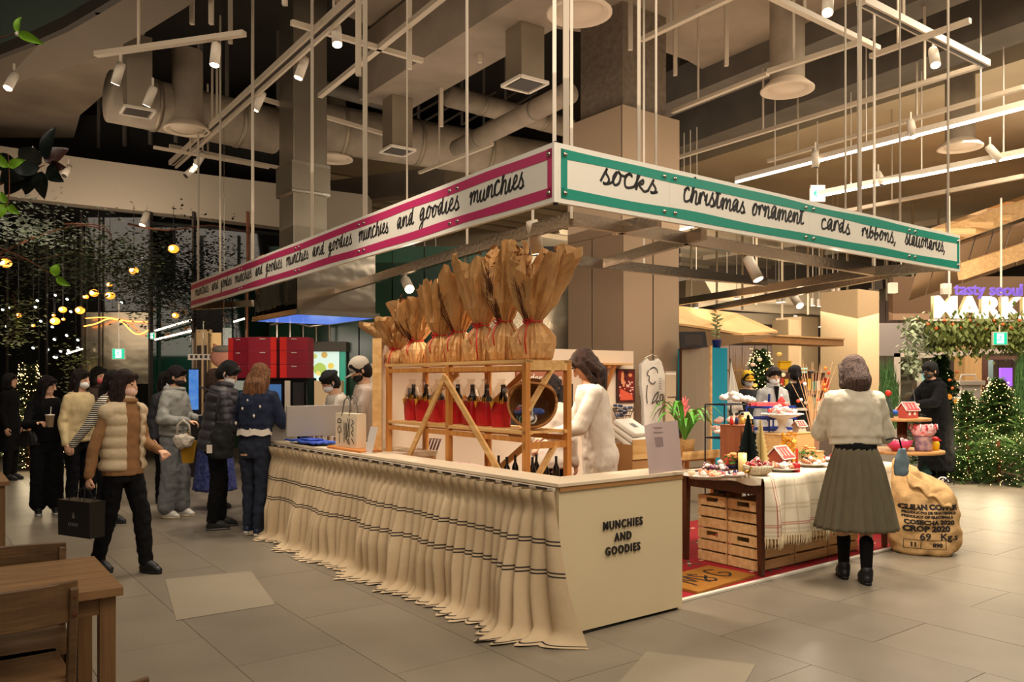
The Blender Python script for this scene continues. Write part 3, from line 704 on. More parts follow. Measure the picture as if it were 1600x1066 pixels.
# woven stripes as a procedural band by height
nt = linen.node_tree; 
lm = mat('striped_linen', (212,188,152), .9, vary=.06, scale=30, bump=.15, bscale=300); nt = lm.node_tree; b_ = nt.nodes['Principled BSDF']
tc = nt.nodes.new('ShaderNodeTexCoord'); sx_ = nt.nodes.new('ShaderNodeSeparateXYZ'); nt.links.new(tc.outputs['Object'], sx_.inputs[0])
src = b_.inputs['Base Color'].links[0].from_socket; tot = None
for zc in (.577, .556, .402, .381, .017):
    s1 = nt.nodes.new('ShaderNodeMath'); s1.operation = 'SUBTRACT'; s1.inputs[1].default_value = zc; nt.links.new(sx_.outputs['Z'], s1.inputs[0])
    s2 = nt.nodes.new('ShaderNodeMath'); s2.operation = 'ABSOLUTE'; nt.links.new(s1.outputs[0], s2.inputs[0])
    s3 = nt.nodes.new('ShaderNodeMath'); s3.operation = 'LESS_THAN'; s3.inputs[1].default_value = .0048 if zc > .1 else .002; nt.links.new(s2.outputs[0], s3.inputs[0])
    if tot is None: tot = s3.outputs[0]
    else:
        ad = nt.nodes.new('ShaderNodeMath'); ad.operation = 'MAXIMUM'; nt.links.new(tot, ad.inputs[0]); nt.links.new(s3.outputs[0], ad.inputs[1]); tot = ad.outputs[0]
mx = nt.nodes.new('ShaderNodeMix'); mx.data_type = 'RGBA'; nt.links.new(tot, mx.inputs['Factor']); nt.links.new(src, mx.inputs['A']); mx.inputs['B'].default_value = lin((62,54,50)); nt.links.new(mx.outputs['Result'], b_.inputs['Base Color'])
sk.data.materials[0] = lm
# letters on the end panel
M, L = frame2(a0, a2); le = bpy.data.objects.new('panel_lettering', None); C.objects.link(le); le.parent = ct; le.matrix_local = M
tx = at_x(973, O, cr)
for s_, z, sz in (('MUNCHIES', .620, .070), ('AND', .542, .070), ('GOODIES', .464, .070)):
    text(s_, sz, le, ink, loc=(tx, -.004, z), rot=(pi/2,0,0), ext=.004, bold=.0012, spacing=1.25, sx=.84)

# ================================================================ wooden shelf unit
pine = wood('golden_pine', (214,150,80), (186,118,54), .5, 'Z'); pinel = wood('pale_pine', (232,190,128), (206,156,92), .5, 'X')
SH = V((.09,5.3,0)); sd = V((-1.16,1.54,0)).normalized(); Lsh = 1.93; Dsh = .40; zb, zt, zm = .765, 1.64, 1.165
sh_ = thing('shelf_unit', 'golden pine slatted shelf unit with diagonal braces standing behind the counter', 'shelf', SH, math.atan2(sd.y, sd.x)-pi)  # local -x runs away along the counter
sh_.rotation_euler.z = math.atan2(-sd.y, -sd.x)
for x in (-.02, -Lsh*.5, -Lsh+.02):
    for y in (.02, Dsh-.02): MB().box((x-.022, y-.02, zb), (x+.022, y+.02, zt-.02)).obj('post', pine, sh_, bevel=.002)
for z, nm in ((zt, 'top_board'), (zm, 'shelf_board')):
    for y0 in (0, Dsh-.06): MB().box((-Lsh, y0, z-.022), (0, y0+.06, z)).obj(nm, pinel, sh_)
    for i in range(34): x = -.04-i*(Lsh-.08)/33; MB().box((x-.014, .06, z-.018), (x+.014, Dsh-.06, z-.002)).obj('slat', pinel, sh_)
    MB().box((-Lsh, .005, z-.075), (0, .025, z-.04)).obj('rail', pine, sh_)
    MB().box((-Lsh, Dsh-.025, z-.075), (0, Dsh-.005, z-.04)).obj('rail', pine, sh_)
MB().box((-.024,.0,zt-.07), (-.0,Dsh,zt-.002)).obj('rail', pinel, sh_); MB().box((-.03,.0,zm-.12), (-.01,Dsh,zm-.075)).obj('rail', pine, sh_)
def br(p, q): MB().bar(p, q, .018, .045).obj('brace', pinel, sh_)
br((-Lsh*.5-.0,-.012,zt-.1), (-Lsh*.83,-.012,zb+.02)); br((-Lsh*.5+.0,-.012,zt-.12), (-Lsh*.08,-.012,zb-.0))
br((-Lsh+.04,Dsh-.02,zt-.32), (-Lsh*.72,Dsh-.02,zt-.08)); br((-Lsh*.5+.06,Dsh-.02,zt-.32), (-Lsh*.24,Dsh-.02,zt-.06)); br((-Lsh*.46,Dsh-.02,zb+.02), (-Lsh*.22,Dsh-.02,zm-.1))
for a_, b_2 in (((-.02,.03,zt-.34),(-.02,Dsh*.62,zt-.05)), ((-.02,.06,zb+.02),(-.02,Dsh*.65,zm-.11))): MB().bar(a_, b_2, .018, .05, up=(1,0,0)).obj('brace', pinel, sh_)
shR = Matrix.Rotation(sh_.rotation_euler.z, 4, 'Z')
def shp(x, y, z): return SH + (shR @ V((x, y, z)))
def shx(px, y, zz=None):
    A = shp(0, y, 0); return -at_x(px, A, sd)

# ---- kraft paper wrapped plants on top
kraft = mat('kraft_paper', (222,172,112), .5, vary=.25, scale=6, bump=1.0, bscale=11); kraftl = mat('kraft_inner', (214,170,112), .75, vary=.12, scale=4, bump=.5, bscale=14)
redr = mat('red_ribbon', (206,38,30), .45); twig = mat('dry_twig', (92,48,24), .8)
def kraftbag(px, h, rb, fan, lean, seed, lab, y=.2, tw=True, notch=None):
    rr = random.Random(seed); x = shx(px, y); t = thing('wrapped_plant', lab, 'gift', shp(x, y, zt), sh_.rotation_euler.z+rr.uniform(-.3,.3), 'kraft paper wrapped plants on the shelf unit')
    hn = h*.36; n = 40
    rings = []; ph = rr.uniform(0,6); f_ = hn/h; pr = [(0,.86),(.02,1),(.08,1.12),(.15,1.18),(.22,1.14),(f_*.78,.88),(f_*.9,.62),(f_*.97,.47),(f_*1.03,.46),(f_*1.1,.56),(f_*1.25,.74),(.52,.98),(.6,1.1),(.68,1.2),(.76,1.27),(.84,1.32),(.92,1.35),(1,1.38)]
    n = 56
    for q, rad in pr:
        ring = []
        for k in range(n):
            a = 2*pi*k/n; ridge = 1-2*abs(noise.noise(V((cos(a)*4.2+seed, sin(a)*4.2, q*2.2)))); fine = noise.noise(V((cos(a)*6+seed, sin(a)*6, q*9)))
            cr_ = 1+.34*(ridge-.6)+.07*fine+.09*sin(9*a+ph+q*2)*math.exp(-((q-f_)/.14)**2)*1.6
            if q > f_*1.08: fa = (q-f_)/(1-f_); rr_ = rad*(1+(fan-1)*fa); cr_ += .2*fa*sin(3*a+ph)+.12*fa*sin(5*a+ph*2)
            else: rr_ = rad
            z = h*q
            top = max(0, (q-.5)/.5)
            z += h*top*(.05*sin(2*a+ph)+.04*sin(5*a+ph*1.7)+.10*noise.noise(V((cos(a)*3, sin(a)*3+seed, 1)))+.05*noise.noise(V((cos(a)*9, sin(a)*9+seed, 2))))
            if notch: dd = (a-(1.5*pi+notch[0])+pi) % (2*pi)-pi; z -= h*notch[1]*top*math.exp(-(dd/.45)**2)
            d = lean*max(0, q-f_)**1.2
            ring.append(V((rb*rr_*cr_*cos(a)+d*h, rb*rr_*cr_*.8*sin(a), z)))
        rings.append(ring)
    m = MB(); m.rings(rings, cap=False); m.add([rings[0][k] for k in range(n)], [tuple(range(n))[::-1]])
    o = fixn(m.obj('paper_wrap', kraft, t)); so = o.modifiers.new('s', 'SOLIDIFY'); so.thickness = .003
    o2 = MB(); zr = hn
    ring = [V((rb*.52*cos(a)*1.02, rb*.42*sin(a)*1.04, zr+.004*sin(a*3))) for a in [2*pi*k/24 for k in range(25)]]
    o2.tube(ring, .005, 6); bx, by = rb*.25*rr.uniform(-1,1), -rb*.44
    for s in (-1, 1):
        o2.tube([V((bx,by,zr)), V((bx+s*.03,by-.014,zr+.018)), V((bx+s*.055,by-.012,zr+.004)), V((bx+s*.03,by-.01,zr-.012)), V((bx,by,zr))], .005, 6)
        L2 = rr.uniform(.12,.26); o2.tube([V((bx,by,zr)), V((bx+s*.03,by-.05,zr-.05)), V((bx+s*.04,by-.07,zr-L2*.6)), V((bx+s*.03+.02,by-.065,zr-L2))], .0055, 6, flat=.4)
    o2.obj('ribbon', redr, t, smooth=True)
    if tw:
        m = MB()
        for k in range(16):
            a = rr.uniform(0,2*pi) if not notch else rr.uniform(pi*1.3,pi*1.75)+notch[0]; p = V((rb*.15*cos(a),rb*(.15 if not notch else .5)*sin(a),hn)); q = V((rb*fan*1.1*cos(a)*rr.random()+lean*h*.45, rb*fan*(.8 if not notch else 1.12)*sin(a), h*rr.uniform(.8,1.07)*(1 if not notch else .84)))
            mid = (p+q)/2+V((rr.uniform(-.03,.03),rr.uniform(-.03,.03),0)); m.tube([p,mid,q],[.003,.0025,.001],5)
            for z_ in range(3):
                s0 = mid.lerp(q, rr.random()); m.tube([s0, s0+V((rr.uniform(-.05,.05),rr.uniform(-.05,.05),rr.uniform(.02,.08)))], [.0018,.001], 4)
        m.obj('twig', twig, t)
        m = MB()
        for k in range(26):
            a = rr.uniform(0,2*pi); p = V((rb*fan*.9*cos(a)+lean*h*.5, rb*fan*.7*sin(a), h*rr.uniform(.86,1.03))); s_ = .03
            q1 = V((rr.uniform(-s_,s_),rr.uniform(-s_,s_),rr.uniform(0,s_))); q2 = V((rr.uniform(-s_,s_),rr.uniform(-s_,s_),rr.uniform(0,s_))); m.add([p,p+q1,p+q1+q2,p+q2], [(0,1,2,3)])
        m.obj('dry_leaf', mat('dry_leaf', (150,92,40), .6), t)['kind'] = 'stuff'
    return t
kraftbag(620,.38,.10,1.9,-.55,11,'smallest kraft paper plant flaring open at the left end of the top shelf',.2)
kraftbag(651,.55,.125,1.45,-.06,12,'squat kraft paper bundle second from the left on the top shelf',.22,notch=(.3,.2))
kraftbag(689,.62,.12,1.3,.05,13,'kraft paper bundle third from the left with a flat red bow',.2)
kraftbag(718,.68,.115,1.3,.02,14,'kraft paper bundle in the middle with two pale paper folds',.24,notch=(-.3,.15))
kraftbag(752,.76,.125,1.35,.0,15,'tall kraft paper bundle left of the twig-filled pair',.2)
kraftbag(789,.80,.12,1.25,.02,16,'tallest kraft paper bundle with brown twigs showing in front',.22,notch=(.1,.42))
kraftbag(833,.74,.14,1.35,.16,17,'broad kraft paper bundle at the right end leaning right',.2,notch=(.35,.3))

# ---- red sleeved bottles in clear gift bags
glassg = mat('dark_bottle', (16,20,14), .08, spec=.8); redp = mat('red_sleeve', (196,34,40), .35, bump=.3, bscale=20); yel = mat('yellow_tissue', (236,176,44), .7, bump=.3, bscale=20); cello = glassy('cellophane', (250,246,240), .10, .12)
def bottle_prof(s=1.0): return [(0,0),(.036*s,.002),(.038*s,.01),(.038*s,.17*s),(.034*s,.195*s),(.016*s,.235*s),(.0135*s,.30*s),(.015*s,.302*s),(.015*s,.318*s),(0,.32*s)]
def giftbag(px, lab, seed):
    rr = random.Random(seed); x = shx(px, .2); t = thing('bottle_gift', lab, 'gift bag', shp(x, .2, zm), sh_.rotation_euler.z+rr.uniform(-.2,.2), 'red sleeved bottle gifts on the middle shelf', 1.22)
    n = 20; rings = []
    for z, k in ((0,.92),(.06,1.0),(.12,1.02),(.148,.97)): rings.append([V(((.062*k)*math.copysign(abs(cos(a))**.6, cos(a)), .045*k*math.copysign(abs(sin(a))**.6, sin(a)), z+.003*sin(a*3+seed))) for a in [2*pi*j/n for j in range(n)]])
    MB().rings(rings).obj('red_sleeve', redp, t, smooth=False)
    m = MB().lathe([(.036,.10),(.034,.165),(.016,.195),(.013,.235),(.0145,.237),(.0145,.25),(0,.252)], 14, c=(.02,0,0)).obj('bottle', glassg, t, smooth=True)
    m = MB()
    for k in range(6):
        a = rr.uniform(pi, 2*pi); m.add([(-.045+.02*k-.02,-.03,.135),(-.02+.02*k,-.045,.14),(-.03+.02*k,-.04,.175+rr.uniform(-.01,.015)),(-.05+.02*k,-.02,.17)], [(0,1,2,3)])
    m.add([(-.05,-.048,.15),(.0,-.05,.15),(-.025,-.056,.105)], [(0,1,2)]); m.obj('tissue_paper', yel, t)
    rings = []
    for z, k in ((.12,1.06),(.18,1.12),(.23,.8),(.262,.35),(.285,.5)): rings.append([V((.062*k*cos(a)*(1+.08*sin(5*a+seed)), .048*k*sin(a)*(1+.08*sin(5*a+seed)), z)) for a in [2*pi*j/n for j in range(n)]])
    MB().rings(rings, cap=False).obj('clear_wrap', cello, t, smooth=False)
for px, lab in ((644,'red sleeved bottle gift with a blue snack pack, leftmost on the middle shelf'),(663,'red sleeved bottle gift second from the left on the middle shelf'),(685,'red sleeved bottle gift behind the left diagonal brace'),(713,'red sleeved bottle gift just right of the middle post'),(736,'red sleeved bottle gift behind the right diagonal brace'),(758,'red sleeved bottle gift second from the wicker basket'),(783,'red sleeved bottle gift beside the wicker basket')): giftbag(px, lab, px)
p_ = bpy.data.objects['bottle_gift']; MB().cbox((-.005,-.01,.18), (.05,.02,.085)).obj('snack_pack', mat('blue_pack', (44,70,150), .3, col2=(220,220,225), scale=20), p_)

# ---- wicker basket lying on its side, socks inside
wick = mat('wicker', (178,118,58), .6, vary=.3, scale=60); wickd = mat('wicker_dark', (132,80,36), .6)
bk = thing('wicker_basket', 'round wicker basket tipped on its side with folded socks, on the middle shelf', 'basket', shp(shx(834,.2), .2, zm+.165), sh_.rotation_euler.z+R(44))
Mx = Matrix.Rotation(R(78), 3, 'X') @ Matrix.Identity(3)
def bprof(q): return .085+.078*sin(q*pi*.52)**.8, -.13+.2*q
for i in range(22):
    r_, z_ = bprof(i/21); m = MB(); nn = 40
    m.tube([Mx @ V(((r_+.004*sin(20*a+i*pi))*cos(a), (r_+.004*sin(20*a+i*pi))*sin(a), z_)) for a in [2*pi*k/nn for k in range(nn+1)]], .0058, 5)
    m.obj('wicker_coil', wick if i % 3 else wickd, bk, smooth=True)
m = MB()
for k in range(20):
    a = 2*pi*k/20; m.tube([Mx @ V((bprof(q)[0]*cos(a), bprof(q)[0]*sin(a), bprof(q)[1])) for q in [j/8 for j in range(9)]], .004, 5)
m.lathe([(0,-.13),(.088,-.13),(.088,-.12),(0,-.12)], 24, M=Mx); m.obj('wicker_stake', wickd, bk)
MB().tube([Mx @ V((.165*cos(a), .165*sin(a), .075)) for a in [2*pi*k/40 for k in range(41)]], .010, 8).obj('rim', wick, bk, smooth=True)
MB().tube([Mx @ V((.16*cos(a), .06*sin(a)+.05, .075+.16*sin(a))) for a in [pi*k/20 for k in range(21)]], .008, 8).obj('basket_handle', wick, bk, smooth=True)
for i, (dx, dz, c_, nm_) in enumerate([(-.06,-.085,(230,228,220),'pale'),(-.01,-.045,(32,44,88),'navy'),(.05,-.085,(226,226,228),'white'),(-.03,-.10,(46,110,70),'green'),(.06,-.04,(38,58,120),'blue'),(-.07,-.04,(120,40,44),'wine red')]):
    s = thing('folded_socks', nm_+' folded socks lying in the tipped wicker basket', 'socks', shp(shx(834,.2)+dx, .14, zm+.165+dz), sh_.rotation_euler.z+i, 'folded socks in the wicker basket', 1.7)
    o = MB().cone((-.03,0,0), .02, (.03,.01,.005), .018, 10, .7).obj('sock', mat('sock_%d' % i, c_, .9, col2=tuple(min(255,x+60) for x in c_), scale=30), s, smooth=True); MB().tube([(.0,.022*cos(a),.022*sin(a)) for a in [k*pi/5 for k in range(11)]], .004, 5).obj('sock_cuff', mat('sock_cuff', (240,240,236), .9), s)
# ---- dark wine bottles on the inner worktop
def wbottle(px, py, lab, z=.765, s=1.0):
    Y = 0
    top = z+.32*s; Y = (top-H)*-F/(py-HZ); c = V(((px-800)/F*Y, Y, z)); t = thing('wine_bottle', lab, 'bottle', c, group='dark bottles behind the counter')
    MB().lathe(bottle_prof(s), 18).obj('bottle_body', glassg, t, smooth=True); MB().lathe([(.0142*s,.27*s),(.0155*s,.301*s),(.0155*s,.32*s),(0,.322*s)], 14).obj('cap', mat('bottle_cap', (30,30,30), .4), t, smooth=True)
s_ = .62
for px, py, lab in ((779,712,'dark bottle just left of the front corner post of the shelf, leftmost'),(792,714,'second dark bottle from the left behind the counter'),(805,711,'third dark bottle from the left, touching the corner post'),(832,714,'dark bottle just right of the corner post'),(838,710,'dark bottle behind the lower side brace'),(853,716,'dark bottle right of the lower side brace'),(869,713,'rightmost dark bottle standing apart behind the counter')):
    wbottle(px, py, lab, .765, s_)
# ---- things on the lower level behind the counter
def flatbox(name, lab, cat, c, size, m, rz=ROT, parts=None, tilt=0):
    t = thing(name, lab, cat, c, rz); o = MB().box((-size[0]/2,-size[1]/2,0), (size[0]/2,size[1]/2,size[2])).obj(parts or 'body', m, t, bevel=.002); return t
brown = mat('brown_card', (150,108,84), .6); 
def wp(px, py, z): return G(px, py, z)
t = flatbox('card_display', 'open brown cardboard display box of grey booklets behind the counter', 'box', wp(655,722,.765), (.26,.2,.08), mat('cardboard', (176,128,78), .8), sh_.rotation_euler.z)
for k in range(5):
    b_ = thing('booklet', 'grey brown booklet leaning in the cardboard display', 'booklet', wp(655+k*5,722,.765)+V((0,0,.06)), sh_.rotation_euler.z, 'booklets leaning in the cardboard display')
    b_.rotation_euler.x = -.4; MB().box((-.07,-.004,0), (.07,.004,.16)).obj('cover', mat('cover_%d' % (k > 0), (128,100,92) if k else (205,196,184), .5), b_); MB().box((-.066,-.003,.002), (.071,.003,.158)).obj('pages', cream, b_)
t = flatbox('gift_box', 'flat red and blue patterned box behind the counter', 'box', wp(722,735,.765), (.34,.14,.055), mat('pattern_box', (190,44,48), .5, col2=(214,214,214), scale=25), sh_.rotation_euler.z); MB().box((-.17,-.0705,.02), (.17,-.069,.035)).obj('label_band', mat('blue_band', (50,74,120), .5), t)
# small cups on the lower rail level
for px, nm in ((829,'glass mug'),(848,'small white cup')):
    c = G(px, 702, .96); t = thing('cup', nm+' behind the corner post under the middle shelf', 'cup', V((c.x, c.y, .765))); t.location = shp(shx(px,.3), .3, .765)
    MB().lathe([(0,0),(.03,.0),(.034,.09),(.031,.09),(.027,.006),(0,.006)], 16).obj('cup_body', white, t, smooth=True); MB().tube([(.033,0,.07),(.055,0,.065),(.055,0,.03),(.032,0,.022)], .004, 6).obj('cup_handle', white, t, smooth=True)

# ================================================================ display wall behind the kiosk
W0 = V((-1.15,7.3,0)); dw = thing('display_wall', 'low white freestanding display wall in front of the clad column', 'partition', W0, ROT)
wwhite = mat('display_white', (236,214,188), .6)
MB().box((0,0,0), (3.17,.05,1.836)).obj('wall_board', wwhite, dw); MB().box((-.02,-.02,0), (.0,.09,1.85)).obj('end_board', pinel, dw)
iW = (Matrix.Translation(W0) @ Matrix.Rotation(ROT, 4, 'Z')).inverted(); sp_ = [iW @ V(q) for q in ((-1.175,6.86,0),(-1.135,6.86,0),(-1.135,7.33,0),(-1.175,7.3,0))]; MB().poly(sp_, 1.84).obj('side_board', wwhite, dw); sp_ = [iW @ V(q) for q in ((-1.182,6.83,0),(-1.105,6.83,0),(-1.105,6.86,0),(-1.182,6.86,0))]; MB().poly(sp_, 1.86).obj('side_edge', pinel, dw)
def wpos(px, py, y=-.03):   # point on the wall face
    A = W0+V((.6,-.8,0))*-y*0; t_ = at_x(px, W0, r2); p = W0+r2*t_; return t_, H-(py-HZ)/F*p.y
x, z = wpos(945,568); sbk = thing('bracket_shelf', 'short pine wall shelf on a diagonal bracket on the white display wall', 'shelf', W0+r2*x, ROT)
MB().box((-.34,-.18,z-.02), (.26,0,z)).obj('shelf_board', pinel, sbk); MB().box((-.1,-.16,z-.05), (-.06,0,z-.02)).obj('cleat', pine, sbk)
for xx in (-.25, .0): MB().bar((xx,-.15,z-.03), (xx,-.01,z-.28), .03, .03, up=(1,0,0)).obj('bracket', pine, sbk); MB().box((xx-.015,-.03,z-.3), (xx+.015,0,z-.02)).obj('upright', pine, sbk)
x, z = wpos(976,603); ps = thing('framed_poster', 'dark framed red and black poster on the white display wall', 'poster', W0+r2*x+V((0,0,z)), ROT)
MB().box((-.14,-.025,-.19), (.14,0,.19)).obj('frame', mat('walnut', (66,42,32), .5), ps); MB().box((-.125,-.028,-.175), (.125,-.024,.175)).obj('print', mat('poster_print', (150,44,34), .4, col2=(30,20,20), scale=9), ps)
rr = random.Random(5)
m = MB()
for k in range(26): m.cbox((rr.uniform(-.1,.1),-.029,rr.uniform(-.15,.05)), (rr.uniform(.015,.05),.002,rr.uniform(.01,.03)))
m.obj('print_detail', mat('poster_pink', (236,190,170), .5), ps)
m = MB(); m.poly([V((x,-.031,z)) for x, z in ((-.10,-.16),(.10,-.16),(.09,-.10),(-.02,-.06),(-.10,-.03))], .002, up=(0,1,0)); fixn(m.obj('print_cloth', mat('poster_coral', (226,96,66), .5), ps)); m = MB(); [m.ell((x,-.029,z), (rx,.002,rz_), 10) for x, z, rx, rz_ in ((-.06,.11,.022,.05),(-.045,.03,.02,.045),(-.07,.07,.018,.03),(.06,.12,.03,.02))]; m.obj('print_figure', mat('poster_orange', (232,150,96), .5), ps)
def wirebasket(px, py, lab, sl, seed):
    x, z = wpos(px, py); t = thing('wire_basket', lab, 'basket', W0+r2*x+V((.6,-.8,0))*.13+V((0,0,z)), ROT); m = MB()
    for zz, r_ in ((-.07,.07),(-.03,.09),(.02,.115),(.05,.125)): m.tube([(r_*cos(a), r_*.9*sin(a), zz) for a in [2*pi*k/20 for k in range(21)]], .003, 5)
    for k in range(16): a = 2*pi*k/16; m.tube([(.07*cos(a),.063*sin(a),-.07),(.125*cos(a),.112*sin(a),.05)], .002, 4)
    m.obj('wire_frame', mat('dark_wire', (70,58,50), .4, metal=.8), t); MB().bar((0,.1,.05), (0,.125,.05), .02).obj('wall_hook', steel, t); rr = random.Random(seed)
    for k in range(7):
        c_ = rr.choice(sl); a = rr.uniform(0,6.28); s = thing('folded_socks', 'folded socks heaped in a wall basket', 'socks', t.location+V((.06*cos(a),.05*sin(a),-.03+.018*k)), a, 'folded socks in the '+('upper' if seed == 1 else 'lower')+' wall basket')
        s['label'] = '%s rolled socks in the %s wire wall basket, %s' % (['slate blue','dark navy','pale blue','crimson','green','cream'][sl.index(c_)+(0 if seed == 1 else 3)], 'upper' if seed == 1 else 'lower', 'towards the bottom' if k < 3 else 'towards the top')
        MB().cone((-.035,0,0), .024, (.035,.01,.005), .02, 10, .7).obj('sock', mat('sock_%s%d' % (seed, c_[0]), c_, .9, col2=tuple(min(255,x_+50) for x_ in c_), scale=30), s, smooth=True)
        MB().tube([(.0,.024*cos(b_),.022*sin(b_)) for b_ in [q*pi/5 for q in range(11)]], .004, 5).obj('sock_cuff', mat('sock_cuff', (240,240,236), .9), s)
wirebasket(961,645,'upper wire basket of blue grey socks on the white display wall',[(62,78,110),(40,50,84),(90,104,130)],1)
wirebasket(963,692,'lower wire basket of red and green socks on the display wall',[(176,34,48),(58,120,70),(214,206,190)],2)
x, z = wpos(966,705); o = MB().box((x-.14,-.2,z-.04), (x+.1,0,z)).obj('shelf_ledge', pinel, dw)
# order sign above the pick-up window
x, z = wpos(842,591); os_ = thing('order_sign', 'terracotta board reading Order Here above the pick-up window', 'sign', W0+r2*x+V((0,0,z)), ROT)
MB().box((-.31,-.03,-.075), (.31,0,.075)).obj('board', mat('terracotta', (176,112,84), .6), os_); text('Order Here', .115, os_, cream, loc=(0,-.032,0), rot=(pi/2,0,0), ext=.001, bold=.002, shear=.1)
x0_, z0_ = wpos(795,600); MB().box((x0_-.0,-.012,.9), (x0_+.85,0,z0_)).obj('window_recess', mat('recess_dark', (50,42,36), .6), dw)
for k in range(6): MB().box((x0_+.05+k*.04,-.03,1.18), (x0_+.08+k*.04,-.012,1.40+.01*(k % 3))).obj('book', mat('book_%d' % (k % 2), [(60,46,38),(96,84,66)][k % 2], .6), dw)

# ---- long sleeved shirt hanging on the column
shirt = mat('white_cotton', (236,228,214), .85, bump=.4, bscale=6)
Yc = 9.66; sx0 = V(((1018-800)/F*Yc, Yc, H-(560-HZ)/F*Yc)); ts = thing('hanging_shirt', 'white long-sleeved shirt with a line drawing, hanging on the clad column', 'shirt', sx0, ROT)
sil = [(-.10,.0),(-.05,-.025),(.05,-.03),(.11,.02),(.15,.0),(.24,-.25),(.30,-.5),(.245,-.53),(.20,-.62),(.22,-.86),(.0,-.90),(-.16,-.98),(-.2,-.78),(-.22,-.4),(-.27,-.38),(-.22,-.1)]
sil = [(-.09,.0),(-.05,-.03),(.04,-.03),(.08,.0),(.16,-.04),(.22,-.22),(.28,-.42),(.22,-.50),(.165,-.40),(.17,-.62),(.17,-.80),(.0,-.83),(-.15,-.87),(-.17,-.5),(-.2,-.33),(-.2,-.08)]
m = MB(); m.add([V((x,-.03-.01*sin(x*30),z)) for x, z in sil]+[V((x,.02,z)) for x, z in sil], [tuple(range(16))[::-1], tuple(range(16,32))]+[(i,(i+1)%16,(i+1)%16+16,i+16) for i in range(16)])
o = fixn(m.obj('shirt_body', shirt, ts)); remesh(o, .010, 2, .012, .10)
MB().tube([(-.12,-.0,.0),(0,0,.045),(.12,0,.02)], .004, 6).obj('hanger', steel, ts); MB().tube([(0,0,.045),(0,0,.09),(.01,.02,.1)], .003, 6).obj('hanger_hook', steel, ts)
m = MB()
for ln in ([(-.1,-.2),(-.12,-.26),(-.08,-.28),(-.09,-.33),(-.03,-.37),(.02,-.34)],[(-.08,-.2),(-.02,-.17),(.04,-.19),(.06,-.24)],[(-.12,-.38),(-.13,-.5),(-.12,-.6)],[(-.04,-.6),(.0,-.52),(.07,-.46),(.04,-.55),(-.04,-.6)],[(.05,-.6),(.08,-.62),(.08,-.57),(.04,-.58),(.05,-.6)],[(.1,-.5),(.15,-.5),(.14,-.57),(.1,-.56),(.1,-.5)]):
    ribbon(m, smoothline(ln), .012); 
for k in range(5): ribbon(m, [(.08,-.3-.03*k),(.12,-.31-.03*k)], .005)
m.obj('line_drawing', ink, ts).location = (0,-.045,.06)
cp = P(1048,600,9.6); fp = thing('clear_panel', 'small clear acrylic poster pocket on the clad column beside the shirt', 'panel', cp, ROT)
MB().box((-.10,-.01,-.15), (.08,.0,.15)).obj('pocket', mat('acrylic', (196,176,148), .15), fp); MB().box((-.10,-.012,.11), (.08,-.008,.13)).obj('pocket_edge', cream, fp)
MB().box((-.10,-.01,-.62), (.07,.0,-.17)).obj('paper_sheet', mat('kraft_sheet', (200,178,146), .7), fp)
# ================================================================ rug, mat, display table, crates
ra, rb_ = G(1060,943), G(1490,835); rv = (rb_-ra).normalized(); rn = V((-rv.y, rv.x, 0)); LR = (rb_-ra).length
rugm = mat('red_rug', (172,28,40), .95, vary=.2, scale=25, bump=.3, bscale=200)
M, L = frame2(ra, rb_); rug = thing('rug', 'red patterned rug with a white edge strip under the display table', 'rug', ra, math.atan2(rv.y, rv.x))
MB().box((0,.03,0.001), (LR,2.0,.012)).obj('rug_pile', rugm, rug); MB().box((0,0,0.001), (LR,.035,.016)).obj('edge_strip', cream, rug)
m = MB(); m2 = MB()
for i in range(11):
    for j in range(4):
        x, y = .22+i*.36, .2+j*.5; s_ = .10
        for k in range(4):
            a = pi/4+k*pi/2; m.bar((x+.03*cos(a),y+.03*sin(a),.0125), (x+s_*cos(a),y+s_*sin(a),.0125), .022, .002)
        m2.cbox((x+.18,y+.02,.0125), (.05,.03,.002)); m2.cbox((x,y,.0125), (.03,.03,.002))
m.obj('rug_motif', mat('rug_green', (74,96,80), .95), rug)['kind'] = 'stuff'; m2.obj('rug_dots', mat('rug_cream', (216,190,160), .95), rug)['kind'] = 'stuff'
ma, mb = G(1091,929,.013), G(1180,902,.013); md = (mb-ma).normalized()
dm = thing('doormat', 'coir doormat with black handwritten M&G on the red rug', 'doormat', ma, math.atan2(md.y, md.x)); dm.location.z = .0135
MB().box((0,0,0), (.74,.42,.018)).obj('coir', mat('coir', (190,128,44), .95, vary=.25, scale=90, bump=.6, bscale=220), dm)
m = MB(); script = [[(0,0),(.04,.2),(.08,.06),(.13,.21),(.15,0)],[(.24,.16),(.2,.21),(.19,.16),(.25,.05),(.2,.0),(.17,.05),(.27,.12)],[(.45,.18),(.37,.2),(.33,.1),(.37,.01),(.45,.05),(.44,.1),(.39,.1)]]
for ln in script: ribbon(m, smoothline(ln), .02)
o = m.obj('lettering', ink, dm, loc=(.14,.1,.018)); o.rotation_euler.x = -pi/2; o.scale = (1.05,1,1)
for i, p_ in enumerate(o.data.vertices): p_.co = (p_.co.x, p_.co.y*.8, p_.co.z)
o.rotation_euler = (-pi/2,0,0); o.scale = (1.1,1,1.15)
